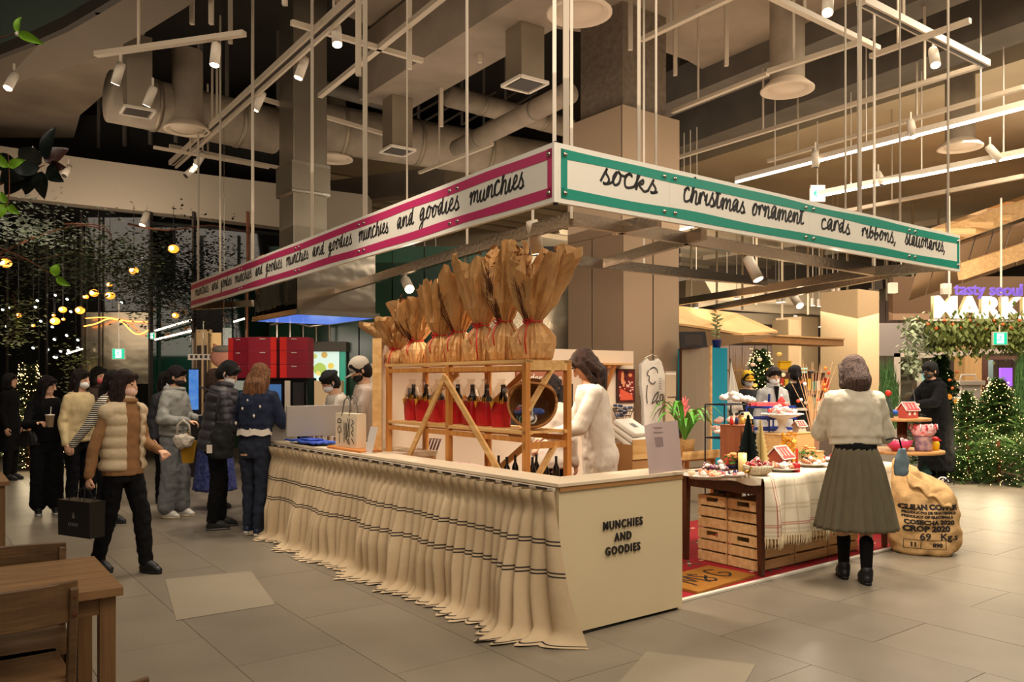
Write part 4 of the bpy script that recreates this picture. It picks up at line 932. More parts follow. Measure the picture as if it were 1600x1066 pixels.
# table
walnut = wood('dark_walnut', (96,54,34), (70,38,24), .4, 'X')
TC = V((1.89,6.1,0)); TLn, TD, TZ = 1.85, .80, .765
tb = thing('display_table', 'dark brown wooden table with tapered legs carrying the christmas goods', 'table', TC, ROT)
MB().box((-.03,-.03,TZ-.03), (TLn,TD,TZ)).obj('table_top', walnut, tb, bevel=.004)
MB().box((.03,.03,TZ-.14), (TLn-.06,.05,TZ-.03)).obj('apron', walnut, tb); MB().box((.02,.03,TZ-.14), (.04,TD-.04,TZ-.03)).obj('apron', walnut, tb)
MB().box((.03,TD-.06,TZ-.14), (TLn-.06,TD-.04,TZ-.03)).obj('apron', walnut, tb)
for x, y in ((0,0),(TLn-.06,0),(0,TD-.06),(TLn-.06,TD-.06)):
    m = MB(); a_, b_2 = .058, .036; x1, y1 = x+.0, y+.0
    m.rings([[V((x1,y1,.013)),V((x1+b_2,y1,.013)),V((x1+b_2,y1+b_2,.013)),V((x1,y1+b_2,.013))],[V((x1,y1,TZ-.03)),V((x1+a_,y1,TZ-.03)),V((x1+a_,y1+a_,TZ-.03)),V((x1,y1+a_,TZ-.03))]]); m.obj('leg', walnut, tb)
# table cloth with plaid and fringe
clothm = mat('plaid_cloth', (232,220,196), .9, vary=.05, scale=20, bump=.2, bscale=250)
nt = clothm.node_tree; bp_ = nt.nodes['Principled BSDF']; tc = nt.nodes.new('ShaderNodeTexCoord'); sp = nt.nodes.new('ShaderNodeSeparateXYZ'); nt.links.new(tc.outputs['UV'], sp.inputs[0])
def bandmask(nt, sock, centers, wd_):
    tot = None
    for c_ in centers:
        s1 = nt.nodes.new('ShaderNodeMath'); s1.operation = 'COMPARE'; s1.inputs[1].default_value = c_; s1.inputs[2].default_value = wd_; nt.links.new(sock, s1.inputs[0])
        if tot is None: tot = s1.outputs[0]
        else:
            ad = nt.nodes.new('ShaderNodeMath'); ad.operation = 'MAXIMUM'; nt.links.new(tot, ad.inputs[0]); nt.links.new(s1.outputs[0], ad.inputs[1]); tot = ad.outputs[0]
    return tot
base = bp_.inputs['Base Color'].links[0].from_socket
def mixin(nt, base, fac, col, k=1):
    mx = nt.nodes.new('ShaderNodeMix'); mx.data_type = 'RGBA'; f_ = fac
    if k != 1:
        q = nt.nodes.new('ShaderNodeMath'); q.operation = 'MULTIPLY'; q.inputs[1].default_value = k; nt.links.new(fac, q.inputs[0]); f_ = q.outputs[0]
    nt.links.new(f_, mx.inputs['Factor']); nt.links.new(base, mx.inputs['A']); mx.inputs['B'].default_value = lin(col); return mx.outputs['Result']
base = mixin(nt, base, bandmask(nt, sp.outputs[0], [.25,.37,.53,.56,.72,.75,.95,.98,1.15,1.35,1.38,1.6], .009), (206,190,160), .7)
base = mixin(nt, base, bandmask(nt, sp.outputs[1], [.12,.26,.29,.45,.48], .009), (206,190,160), .7)
base = mixin(nt, base, bandmask(nt, sp.outputs[0], [.085,.115], .004), (170,60,52), .9)
base = mixin(nt, base, bandmask(nt, sp.outputs[1], [.40,.415], .005), (186,110,90), .7)
nt.links.new(base, bp_.inputs['Base Color'])
cloth = thing('table_cloth', 'cream plaid cloth with red lines and a fringe over the display table', 'tablecloth', TC+V((0,0,TZ)), ROT)
nx, ny = 90, 40; vs = []; uv = []
for j in range(ny+1):
    for i in range(nx+1):
        x = -.045+(TLn+.07)*i/nx; s_ = -TD+.1+(TD-.1+.50)*j/ny        # arc length: negative on top, positive hanging
        if s_ < .045: y = -s_; z = .004+.002*noise.noise(V((x*6,y*6,0)))
        else:
            d = s_-.045; y = -.045-.012*sin(min(d,.05)*30)-(.03+.035*min(1,d*3))*(.5+.5*sin(x*21+2*noise.noise(V((x*3,d*2,0)))))*min(1,d*5); z = .004-d
        hang = -.55*0
        vs.append(V((x-.0, y, z))); uv.append((x+.045, max(0, s_)))
m = MB(); m.add(vs, [(j*(nx+1)+i, j*(nx+1)+i+1, (j+1)*(nx+1)+i+1, (j+1)*(nx+1)+i) for j in range(ny) for i in range(nx)])
o = m.obj('cloth', clothm, cloth, smooth=True); ul = o.data.uv_layers.new(name='UVMap')
for lp in o.data.loops: ul.data[lp.index].uv = uv[lp.vertex_index]
m = MB()
for i in range(0, nx*2):
    v = vs[ny*(nx+1)+i//2]+V((.01*(i % 2),0,0)); m.tube([v+V((0,0,.01)), v+V((rnd.uniform(-.005,.005),-.004,-.03)), v+V((rnd.uniform(-.01,.01),-.002,-.075+rnd.uniform(-.01,.01)))], [.0035,.0045,.0015], 4)
m.obj('fringe', mat('fringe', (224,208,172), .95), cloth)['kind'] = 'stuff'
# side flap at the left short end
m = MB(); vs = [V((-.046-.01*abs(sin(j*.7+i*.1))*(i/8), -.03+.83*j/30, .003-.075*i/8*(.4+.6*(.5+.5*noise.noise(V((j*.15,1,0))))))) for i in range(9) for j in range(31)]
m.add(vs, [(i*31+j, i*31+j+1, (i+1)*31+j+1, (i+1)*31+j) for i in range(8) for j in range(30)]); m.obj('cloth_edge', mat('cloth_plain', (232,220,196), .9), cloth, smooth=True)
# crates
pine2 = wood('crate_pine', (238,204,150), (216,172,114), .6, 'X')
def crate(loc, rz, lab, first=[None]):
    if first[0]: return dup(first[0], loc, rz, lab)
    t = thing('wooden_crate', lab, 'crate', loc, rz, 'pine crates stacked under the display table'); w_, d_, h_ = .465, .295, .272
    for s_ in (0, 1):
        y = d_*s_
        for k in range(3):
            z = .006+k*.09; MB().box((0, y-.0 if s_ == 0 else y-.009, z), (w_, y+.009 if s_ == 0 else y, z+.075)).obj('slat', pine2, t, bevel=.0015)
        x = w_*s_
        for k in range(3):
            z = .006+k*.09; x0, x1 = (0,.012) if s_ == 0 else (w_-.012, w_)
            if k == 2:
                MB().box((x0,.01,z), (x1,.09,z+.082)).obj('slat', pine2, t); MB().box((x0,d_-.09,z), (x1,d_-.01,z+.082)).obj('slat', pine2, t)
                MB().box((x0,.09,z), (x1,d_-.09,z+.03)).obj('slat', pine2, t)
                MB().box((x0,.09,z+.066), (x1,d_-.09,z+.082)).obj('slat', pine2, t)
            else: MB().box((x0,.01,z), (x1,d_-.01,z+.075)).obj('slat', pine2, t, bevel=.0015)
    for x in (.012, w_-.03):
        for y in (.009, d_-.027): MB().box((x,y,.004), (x+.018,y+.018,h_-.006)).obj('corner_post', pine2, t)
    MB().box((.012,.009,.004), (w_-.012,d_-.009,.012)).obj('crate_bottom', pine2, t)
    first[0] = t; return t
CC = TC+r2*.10+l2*.10
nm = {0:'front left',1:'rear left'}
for k in range(2):
    for j in range(2):
        for i in range(3 if j == 0 else 1):
            crate(CC+r2*(i*.475)+l2*(j*.305)+V((0,0,.014+k*.276)), ROT, '%s crate of the %s layer, %s under the display table' % (['near left','middle','right'][i] if j == 0 else 'far left', ['bottom','top'][k], ['beside the corner leg','behind the cloth fringe','next to the standing woman'][i]))
for i, (dx, dy) in enumerate([(.12,.5),(.3,.15)]):
    pk = thing('dark_package', 'dark wrapped package lying on top of the %s crates' % ('far left', 'near left')[i], 'package', CC+r2*dx+l2*(.12+.3*(1-i))+V((0,0,.565)), ROT+.3*i)
    MB().cone((-.1,0,.03), .03, (.1,.02,.03), .028, 10, .8).obj('wrapped_body', mat('dark_pack', (44,46,42), .4, col2=(90,92,84), scale=14), pk, smooth=True); MB().box((-.02,-.03,.03), (.03,.03,.061)).obj('pack_label', cream, pk)

# ================================================================ goods on the table
tz = TZ+.006
def onT(px, d, z=tz):
    "point on the table in column px at depth d from the front edge"
    A = TC+l2*d; t_ = at_x(px, A, r2); p = A+r2*t_; return V((p.x, p.y, z))
porc = mat('white_porcelain', (240,234,224), .2); choco = mat('gingerbread', (150,82,44), .6, vary=.2, scale=20); icing = mat('icing', (246,240,232), .5)
def plate(px, d, r, lab, nm='plate', z=tz):
    t = thing(nm, lab, 'plate', onT(px, d, z)); MB().lathe([(0,.004),(r*.6,.004),(r*.62,0),(r*.55,0),(0,.0),],24).obj('plate_foot', porc, t, smooth=True)
    MB().lathe([(0,.006),(r*.6,.007),(r,.026),(r*1.0,.03),(r*.6,.012),(0,.011)], 28).obj('plate_body', porc, t, smooth=True); return t
def bits(name, lab0, cat, grp, c, r, n, cols, s_, seed, h=.03, parts=('wrapper','ribbon_tie')):
    "small countable goods heaped in a dish, each one its own"
    rr = random.Random(seed); cn = lambda c: 'white' if min(c) > 222 else 'cream' if min(c) > 190 else 'red' if c[0] > 140 and c[1] < 100 else 'navy' if c[2] > c[0] else 'brown' if c[0] < 205 and c[2] < 90 else 'pink' if c[2] > 110 else 'orange'
    for k in range(n):
        a = rr.uniform(0,6.28); q = r*math.sqrt(rr.random()); hh = h*(1-q/r*.7)*rr.random(); col = cols[k % len(cols)]; lab = cn(col)+' '+lab0+(', near the front' if q*sin(a) < 0 else ', towards the back')
        t = thing(name, lab, cat, c+V((q*cos(a), q*sin(a), s_*.5+hh)), a, grp)
        MB().ell((0,0,0), (s_*rr.uniform(.8,1.2), s_*.7, s_*.6), 8).obj(parts[0], mat('bit_%d_%d_%d' % col, col, .35, bump=.3, bscale=60), t, smooth=True)
        MB().tube([(s_*.2,-s_*.7,0),(s_*.2,0,s_*.62),(s_*.2,s_*.7,0)], s_*.12, 4).obj(parts[1], mat('bit_w', (236,226,214), .5), t)
p1 = plate(1098,.22,.16,'oval white plate of orange biscuits at the left end of the table')
bits('wrapped_biscuit','wrapped biscuit on the left end plate','biscuit','wrapped biscuits on the left plate',p1.location+V((0,0,.012)),.12,14,[(222,130,80),(236,206,166),(230,150,110),(244,232,216)],.03,1)
p2 = plate(1141,.14,.13,'shallow white dish of berry sweets left of the striped bowl')
bits('wrapped_sweet','wrapped sweet in the shallow white dish','sweet','wrapped sweets in the shallow dish',p2.location+V((0,0,.012)),.10,14,[(160,50,60),(238,226,218),(210,90,90),(60,60,100)],.024,2)
bw = thing('striped_bowl', 'ribbed cream bowl of red and white sweets at the table corner', 'bowl', onT(1185,.09))
MB().lathe([(.04,0),(.06,.004),(.10,.04),(.115,.078),(.11,.079),(.094,.042),(.055,.01),(0,.009)], 36).obj('bowl_body', mat('cream_bowl', (232,220,190), .3), bw, smooth=True)
m = MB()
for k in range(30): a = 2*pi*k/30; m.tube([(.062*cos(a),.062*sin(a),.006),(.102*cos(a),.102*sin(a),.04),(.116*cos(a),.116*sin(a),.076)], .0022, 4)
m.obj('bowl_rib', mat('bowl_rib', (206,190,160), .4), bw)
bits('wrapped_candy','wrapped candy heaped in the ribbed cream bowl','candy','candies in the ribbed bowl',bw.location+V((0,0,.06)),.085,22,[(186,30,44),(240,230,226),(206,120,120),(150,30,40)],.026,3,.07)
p3 = plate(1222,.16,.15,'white plate of iced biscuits behind the red pillar candle')
bits('iced_biscuit','iced biscuit piled on the plate by the red candle','biscuit','iced biscuits near the red candle',p3.location+V((0,0,.012)),.11,16,[(244,238,230),(176,112,74),(240,232,224)],.03,4,.05)
p4 = plate(1268,.22,.15,'white plate of gingerbread blocks right of the red candle')
bits('gingerbread_piece','gingerbread piece with white icing on the right hand plate','biscuit','gingerbread on the right plate',p4.location+V((0,0,.012)),.11,12,[(176,112,74),(246,240,232),(200,150,110)],.032,5,.05)
p5 = plate(1300,.35,.13,'white plate of red and white biscuits half hidden by the standing woman')
bits('striped_biscuit','biscuit on the half hidden plate','biscuit','biscuits on the half hidden plate',p5.location+V((0,0,.012)),.10,10,[(196,60,50),(246,240,232)],.03,6,.04)
def candle(px, d, r, h, lab, col, wick_=True, z=tz):
    t = thing('candle', lab, 'candle', onT(px, d, z)); MB().lathe([(0,0),(r,0),(r,h*.9),(r*.85,h*.97),(0,h)] if col[1] < 100 else [(0,0),(r,0),(r,h),(r*.8,h-.004),(0,h-.008)], 20).obj('wax', mat('wax_%d' % col[0], col, .4), t, smooth=True)
    MB().tube([(0,0,h-.01),(.001,0,h+.012)], .0018, 5).obj('wick', ink, t); return t
candle(1244,.05,.032,.07,'red pillar candle at the front edge of the table',(176,30,36))
candle(1160,.24,.033,.16,'cream fluted pillar candle behind the candies',(244,214,140))
candle(1245,.2,.011,.14,'slim red taper candle behind the red pillar',(206,60,40),z=tz+.03)
hs = thing('candle_holder', 'small brass candle holder under the slim red taper', 'candle holder', onT(1245,.2)); MB().lathe([(0,0),(.03,0),(.028,.006),(.01,.01),(.014,.03),(0,.03)], 16).obj('holder_body', mat('brass', (186,140,64), .3, metal=1), hs, smooth=True); MB().lathe([(.013,.026),(.018,.03),(.013,.032)], 16).obj('drip_rim', mat('brass', (0,0,0)), hs)
deer = thing('brass_figure', 'little dark brass reindeer figure beside the striped bowl', 'figurine', onT(1167,.03)); m = MB()
m.ell((0,0,.045), (.022,.012,.014)); m.cone((.018,0,.05), .007, (.026,0,.075), .006, 8); m.ell((.032,0,.08), (.01,.006,.006), 8); m.obj('body', mat('brass', (0,0,0)), deer, smooth=True)
for x, y in ((-.014,.006),(-.014,-.006),(.014,.006),(.014,-.006)): MB().tube([(x,y,.04),(x,y,0)], .0025, 5).obj('leg', mat('brass', (0,0,0)), deer)
for s_ in (-1,1): MB().tube([(.028,s_*.003,.085),(.022,s_*.012,.11),(.03,s_*.02,.125)], .0018, 4).obj('antler', ink, deer)
# gingerbread houses
def house(c, s_, lab, rz, wallc, roofc, nm='gingerbread_house'):
    t = thing(nm, lab, 'gingerbread house', c, rz, scale=s_); wm = mat('hw%d' % wallc[0], wallc, .6, vary=.2, scale=30); rm = mat('hr%d' % roofc[0], roofc, .6, vary=.2, scale=30)
    m = MB(); m.add([(-.5,-.4,0),(.5,-.4,0),(.5,.4,0),(-.5,.4,0),(-.5,-.4,.6),(.5,-.4,.6),(.5,.4,.6),(-.5,.4,.6),(.5,0,1.0),(-.5,0,1.0)], [(0,1,5,4),(1,2,6,8,5),(2,3,7,6),(3,0,4,9,7),(0,3,2,1),(4,5,8,9),(6,7,9,8)]); m.obj('house_wall', wm, t)
    for s2 in (-1,1): MB().add([V((-.58,s2*.5,.5)),V((.58,s2*.5,.5)),V((.58,0,1.06)),V((-.58,0,1.06)),V((-.58,s2*.5,.56)),V((.58,s2*.5,.56)),V((.58,0,1.12)),V((-.58,0,1.12))], [(0,1,2,3),(4,5,6,7),(0,1,5,4),(1,2,6,5),(2,3,7,6),(3,0,4,7)]).obj('roof_slab', rm, t)
    MB().box((.5,-.1,0), (.53,.1,.35)).obj('door', icing, t)
    for x in (-.25,.2):
        w_ = MB().box((x-.1,-.42,.2), (x+.1,-.4,.42)).obj('window', icing, t)
    m = MB()
    for s2 in (-1,1):
        m.bar((.6,s2*.5,.55), (.6,0,1.1), .05); m.bar((-.6,s2*.5,.55), (-.6,0,1.1), .05); m.bar((-.58,s2*.52,.52), (.58,s2*.52,.52), .05)
        for k in range(4): m.bar((-.45+.3*k,s2*.42,.66), (-.45+.3*k,s2*.1,1.02), .03)
    m.bar((-.6,0,1.12), (.6,0,1.12), .06); m.obj('icing_trim', icing, t); return t
house(onT(1219,.28), .165, 'red gingerbread house gift tin with white icing lines on the table', ROT+.1, (176,84,60), (168,64,56))
# boxes used as risers
def riser(px, d, size, lab, m_):
    t = thing('display_box', lab, 'box', onT(px, d), ROT); w_, dd, h_ = size; MB().box((-w_/2,-dd/2,0), (w_/2,dd/2,h_-.008)).obj('box_body', m_, t, bevel=.003); MB().box((-w_/2-.004,-dd/2-.004,h_-.008), (w_/2+.004,dd/2+.004,h_)).obj('box_lid', m_, t); return t
riser(1151,.42,(.17,.2,.37),'tall brown wooden riser box behind the dark paper tree', wood('riser_brown', (158,92,56), (132,72,42), .5, 'Z'))
riser(1228,.52,(.5,.24,.27),'low pale wooden riser box draped with gold tinsel', wood('riser_pale', (226,186,126), (206,160,100), .5, 'X'))
riser(1272,.42,(.12,.12,.10),'small brown wrapped parcel behind the flowers', kraft)
# honeycomb paper trees
def papertree(px, d, h, r, n, lab, m_):
    t = thing('paper_tree', lab, 'paper tree', onT(px, d)); 
    for k in range(18):
        a = 2*pi*k/18; pts = []
        for i in range(n): q = i/n; pts += [(r*(1-q)+.004, q*h), (r*(1-q)*.72+.002, q*h+h/n*.75)]
        pts = [(0,0)]+pts+[(0,h)]; m = MB(); m.add([V((x*cos(a), x*sin(a), z)) for x, z in pts], [tuple(range(len(pts)))]); m.add([V((x*cos(a+.03), x*sin(a+.03), z)) for x, z in pts], [tuple(range(len(pts)))[::-1]]); m.obj('paper_fan', m_, t)
    return t
papertree(1169,.27,.46,.12,12,'tall dark green honeycomb paper tree', mat('dark_paper', (24,40,38), .8))
papertree(1188,.22,.42,.09,12,'tall cream honeycomb paper tree beside the dark one', mat('cream_paper', (240,222,166), .8))
# flowers in little blue pots
def flowerpot(px, d, lab, seed, z=tz):
    rr = random.Random(seed); t = thing('flower_pot', lab, 'potted plant', onT(px, d, z)); MB().lathe([(0,0),(.03,0),(.045,.05),(.05,.055),(.04,.055),(.03,.04),(0,.04)], 18).obj('pot', mat('blue_pot', (36,46,88), .3), t, smooth=True)
    m = MB()
    for k in range(40):
        a = rr.uniform(0,6.28); q = rr.uniform(.02,.07); p = V((q*cos(a),q*sin(a),.055+rr.uniform(0,.06))); u = V((rr.uniform(-.02,.02),rr.uniform(-.02,.02),rr.uniform(.0,.02))); v = V((rr.uniform(-.02,.02),rr.uniform(-.02,.02),.01)); m.add([p,p+u,p+u+v,p+v], [(0,1,2,3)])
    m.obj('leaf', mat('leaf_green', (70,130,50), .5), t)['kind'] = 'stuff'
    for k in range(9):
        a = rr.uniform(0,6.28); q = rr.uniform(.01,.055); c = V((q*cos(a),q*sin(a),.115+rr.uniform(0,.04))); m = MB()
        for j in range(7): b2 = 2*pi*j/7; m.ell(c+V((.012*cos(b2),.012*sin(b2),.0)), (.011,.011,.008), 6)
        m.ell(c+V((0,0,.004)), (.008,.008,.008), 6); m.obj('flower_head', mat('peach_flower', (246,176,110), .6), t, smooth=True)
flowerpot(1142,.34,'peach flowers in a small blue pot behind the left plates',1); flowerpot(1263,.34,'peach flowers in a small blue pot by the right plates',2)
# red tin, garlic-like heap on a dark board
t = thing('serving_board', 'dark wooden board piled with pink and white ornaments', 'board', onT(1118,.40), ROT); MB().box((-.13,-.10,0), (.13,.10,.02)).obj('board', walnut, t, bevel=.004); MB().box((-.13,-.10,.02), (.13,-.092,.035)).obj('rim', walnut, t)
bits('round_ornament','round ornament heaped on the dark board','ornament','round ornaments on the dark board',t.location+V((0,0,.015)),.10,18,[(222,186,184),(240,226,220),(130,70,100)],.03,8,.08,('ornament_ball','ornament_band'))
t = thing('red_tin', 'short red round tin behind the peach flowers', 'tin', onT(1142,.44)); MB().lathe([(0,0),(.05,0),(.05,.12),(0,.12)], 20).obj('tin_body', mat('tin_red', (204,60,46), .35), t, smooth=True); MB().lathe([(.052,.11),(.054,.112),(.054,.13),(0,.132)], 20).obj('tin_lid', mat('tin_red2', (214,80,60), .35), t, smooth=True)
# gold tinsel hanging over the riser
m = MB(); rr = random.Random(9)
for k in range(260):
    q = rr.random()**.7; w_ = .11*(1-.6*q); p = V((rr.uniform(-w_,w_), -.13-.02*rr.random(), .285-.26*q)); u = V([rr.uniform(-.03,.03) for _ in range(3)]); v = V([rr.uniform(-.03,.03) for _ in range(3)]); m.add([p,p+u,p+v], [(0,1,2)])
t = thing('tinsel_garland', 'gold tinsel garland spilling over the pale riser box', 'garland', onT(1212,.52), ROT); o = m.obj('tinsel', mat('gold_tinsel', (236,168,26), .3, metal=.2), t); o['kind'] = 'stuff'
MB().tube([(-.1,-.135,.28),(-.04,-.135,.12),(0,-.135,.03)], .008, 6).obj('garland_cord', mat('gold_cord', (200,140,30), .4), t)
# goods on top of the risers
z1_, z2_ = tz+.37, tz+.27
for k, (dx, c_) in enumerate([(-.045,(206,50,40)),(.0,(40,52,96)),(.05,(220,190,90))]):
    b_ = onT(1151+dx*180,.42,z1_+.002); t = thing('nutcracker', ['red','navy','gold'][k]+' little wooden figure standing on the tall brown riser', 'figurine', b_, ROT)
    MB().lathe([(0,0),(.014,0),(.016,.04),(.012,.055),(0,.056)], 12).obj('body', mat('nut%d' % k, c_, .4), t, smooth=True); MB().ell((0,0,.067), (.012,.012,.014), 10).obj('head', mat('nut_face', (236,196,160), .5), t, smooth=True); MB().lathe([(.013,.074),(.011,.095),(0,.097)], 12).obj('hat', ink, t)
house(onT(1164,.45,z1_+.001), .085, 'small gold roofed wooden house on the tall brown riser', ROT, (214,170,90), (190,150,80), 'wooden_house')
house(onT(1249,.5,z2_+.001), .09, 'small white house with red trim on the low pale riser', ROT-.2, (232,206,190), (196,70,60), 'paper_house')
cs = thing('cake_stand', 'white footed cake stand heaped with iced sweets', 'cake stand', onT(1222,.5,z2_+.001)); MB().lathe([(0,0),(.07,0),(.05,.02),(.03,.05),(.045,.12),(.14,.15),(.175,.165),(.17,.172),(.1,.158),(0,.155)], 32).obj('stand_body', porc, cs, smooth=True)
m = MB(); [m.ell((.172*cos(a),.172*sin(a),.167), (.014,.014,.006), 6) for a in [2*pi*k/24 for k in range(24)]]; m.obj('scalloped_rim', porc, cs)
bits('iced_sweet','iced sweet heaped on the footed cake stand','sweet','sweets on the cake stand',cs.location+V((0,0,.155)),.11,24,[(246,238,232),(230,150,140),(246,240,236),(210,70,60)],.03,10,.11)
# bags of socks on a wire stand at left
ws = thing('wire_rack', 'black wire rack behind the table carrying wrapped sweets', 'rack', onT(1137,.62,0), ROT); wireb = mat('black_wire', (30,34,46), .4, metal=.5)
for x in (-.17,.17):
    for y in (-.1,.1): MB().tube([(x,y,.014),(x,y,1.30)], .006, 6).obj('rack_post', wireb, ws)
for z in (.78,1.02,1.3):
    m = MB(); 
    for a_, b_2 in (((-.17,-.1),(.17,-.1)),((.17,-.1),(.17,.1)),((.17,.1),(-.17,.1)),((-.17,.1),(-.17,-.1))): m.tube([(*a_,z),(*b_2,z)], .006, 6)
    for k in range(8): m.tube([(-.15+.043*k,-.1,z),(-.15+.043*k,.1,z)], .003, 4)
    m.obj('rack_shelf', wireb, ws)
bits('wrapped_treat','wrapped treat bundled on the black wire rack','treat','treats on the black wire rack',onT(1140,.60,1.03),.13,26,[(216,160,140),(240,228,216),(190,80,70),(236,214,196)],.04,11,.24)
bits('white_parcel','paper parcel on top of the black wire rack','parcel','parcels on top of the black wire rack',onT(1150,.60,1.31),.13,12,[(240,232,226),(230,214,206)],.045,12,.08)
bl = thing('tiered_rack', 'blue wire tiered rack holding a pink flat dish, behind the cake stand', 'rack', onT(1205,.75,0), ROT); blu = mat('blue_enamel', (36,54,140), .35)
for x in (-.2,.2):
    for y in (-.12,.12): MB().tube([(x,y,.014),(x,y,1.26)], .008, 6).obj('rack_post', blu, bl)
for z in (1.06,1.16,1.26):
    m = MB()
    for a_, b_2 in (((-.2,-.12),(.2,-.12)),((.2,-.12),(.2,.12)),((.2,.12),(-.2,.12)),((-.2,.12),(-.2,-.12))): m.bar((*a_,z), (*b_2,z), .012, .02)
    for k in range(10): m.tube([(-.18+.04*k,-.12,z),(-.18+.04*k,.12,z)], .004, 4)
    m.obj('rack_tier', blu, bl)
t = thing('fabric_ornament', 'flat coral red knitted star lying on the blue rack', 'ornament', onT(1196,.74,1.272), .3); m = MB(); m.poly([(.17*(1 if k % 2 == 0 else .55)*cos(pi*k/5), .12*(1 if k % 2 == 0 else .55)*sin(pi*k/5), 0) for k in range(10)], .03); m.obj('star_body', mat('coral', (236,84,84), .8), t); MB().ell((0,0,.035), (.02,.02,.01), 8).obj('button', icing, t)
t = thing('fabric_ornament', 'small red pointed felt ornament right of the coral star', 'ornament', onT(1221,.74,1.272)); MB().lathe([(.045,0),(.03,.05),(.0,.09)], 14, cap=True).obj('felt_cone', mat('felt_red', (216,50,50), .9), t, smooth=True); MB().ell((0,0,.09), .012, 8).obj('pompom', icing, t)
# twig tree with ornaments behind the standing woman, hanging cone ornament
t = thing('twig_tree', 'bare twig tree hung with small ornaments in a brown pot', 'decoration', onT(1270,.60,z2_-.27+0.0)); rr = random.Random(21); m = MB()
for k in range(22):
    a = rr.uniform(0,6.28); q = rr.uniform(.08,.22); m.tube([(0,0,.2),(q*.3*cos(a),q*.3*sin(a),.45),(q*cos(a),q*sin(a),rr.uniform(.6,.95))], [.006,.004,.0015], 5)
m.obj('twig', mat('pale_twig', (206,164,120), .8), t); MB().lathe([(0,0),(.05,0),(.06,.2),(0,.2)], 16).obj('pot', brown, t)
for k in range(14):
    a = rr.uniform(0,6.28); q = rr.uniform(.05,.2); MB().ell((q*cos(a),q*sin(a),rr.uniform(.45,.85)), .018, 8).obj('hanging_ornament', mat('orn%d' % (k % 4), [(226,70,40),(244,236,226),(40,40,44),(226,120,40)][k % 4], .4), t, smooth=True)

# ---- things by the left end of the table: menu sheet, plant, parcel box
ms = thing('menu_sheet', 'tall curved translucent menu card standing on the counter end', 'menu card', G(1041,740,.908), ROT-.25); m = MB()
pts = [(-.125+.25*k/10, .05*sin(pi*k/10)) for k in range(11)]
m.rings([[V((x,y+.02*z*0,z)) for x, y in pts]+[V((x,y+.002,z)) for x, y in pts[::-1]] for z in (0,.15,.325)]); m.xf(Matrix.Rotation(-.12, 4, 'Y')); m.obj('card', mat('frosted_card', (206,184,180), .5), ms)
m = MB()
for k, (z, wd_) in enumerate([(.29,.10),(.26,.14)]): m.box((-wd_/2-.03,-.006,z), (wd_/2-.03,-.004,z+.004))
m.box((-.07,-.004,.17), (.05,-.001,.23)); m.obj('printed_text', mat('card_print', (160,140,138), .6), ms).location.y = .05
lp = G(1078,728,.80); st = thing('slatted_stand', 'low slatted wooden stand behind the table carrying the green plant', 'stand', V((1.50,7.15,0)), ROT)
for k in range(5): MB().box((-.2,-.16+.07*k,.80), (.28,-.11+.07*k,.82)).obj('slat', pinel, st)
for x in (-.18,.24): MB().box((x,-.16,.78), (x+.03,.17,.80)).obj('cross_bar', pine, st); MB().box((x,-.16,0.014), (x+.03,-.13,.78)).obj('leg', pine, st); MB().box((x,.14,0.014), (x+.03,.17,.78)).obj('leg', pine, st)
MB().box((-.2,-.2,.82), (.28,-.185,.89)).obj('front_board', pinel, st)
pl = thing('bromeliad', 'green strap-leaved plant with a pink flower spike in a woven pot', 'potted plant', V(((1070-800)/F*7.15,7.15,.822)))
MB().lathe([(0,0),(.075,0),(.09,.15),(.085,.16),(.0,.15)], 20).obj('woven_pot', mat('woven_pot', (190,148,90), .8, vary=.3, scale=60, bump=.6, bscale=120), pl, smooth=True); lf = mat('bright_leaf', (96,168,60), .4, vary=.15, scale=8)
rr = random.Random(3)
for k in range(17):
    a = 2*pi*k/17+rr.uniform(-.15,.15); L_ = rr.uniform(.22,.36); b0 = rr.uniform(.05,.22); pts = [V((cos(a)*L_*q, sin(a)*L_*q, .14+ (b0+.12)*4*q*(1-q*.82)*.9)) for q in [i/8 for i in range(9)]]
    m = MB(); sd_ = V((-sin(a), cos(a), 0)); W_ = [.010,.018,.022,.023,.022,.02,.016,.010,.001]
    m.add([p+sd_*w_+V((0,0,.006)) for p, w_ in zip(pts, W_)]+[p for p in pts]+[p-sd_*w_+V((0,0,.006)) for p, w_ in zip(pts, W_)], [(i,i+1,i+10,i+9) for i in range(8)]+[(i+9,i+10,i+19,i+18) for i in range(8)]); m.obj('leaf', lf, pl, smooth=True)
MB().tube([(0,0,.14),(.01,0,.35),(.005,0,.50)], .005, 6).obj('flower_stem', mat('pink_stem', (220,110,110), .5), pl)
m = MB()
for k in range(16): a = k*2.4; z = .30+.2*k/16; m.cone((0,0,z), .009, (.07*(1-k/22)*cos(a), .03*sin(a), z+.05), .005, 6)
m.obj('flower_spike', mat('pink_flower', (240,112,120), .5), pl, smooth=True)
bx = thing('parcel_box', 'open tan cardboard box of white folded shirts behind the counter end', 'box', V((1.02,6.7,0)), ROT)
MB().box((-.15,-.12,0), (.15,.12,.98)).obj('pedestal', mat('cardboard', (0,0,0)), bx); MB().box((-.15,-.13,.86), (.15,-.12,1.02)).obj('front_flap', pinel, bx); [MB().box((.04+.018*k_,-.132,.972), (.052+.018*k_,-.13,.99)).obj('printed_mark', ink, bx) for k_ in range(4)]
for k in range(3):
    fs_ = thing('folded_shirt', ['bottom','middle','top'][k]+' white folded shirt pack in the tan cardboard box', 'shirt', V((1.0,6.7,.985+.05*k)), ROT+.1*k); fs_.rotation_euler.x = .5
    o = MB().box((-.13,-.11,0), (.13,.13,.045)).obj('folded_cloth', shirt, fs_, bevel=.015); MB().box((-.03,-.02,.045), (.03,.04,.047)).obj('printed_mark', mat('grey_print', (120,116,116), .6), fs_)

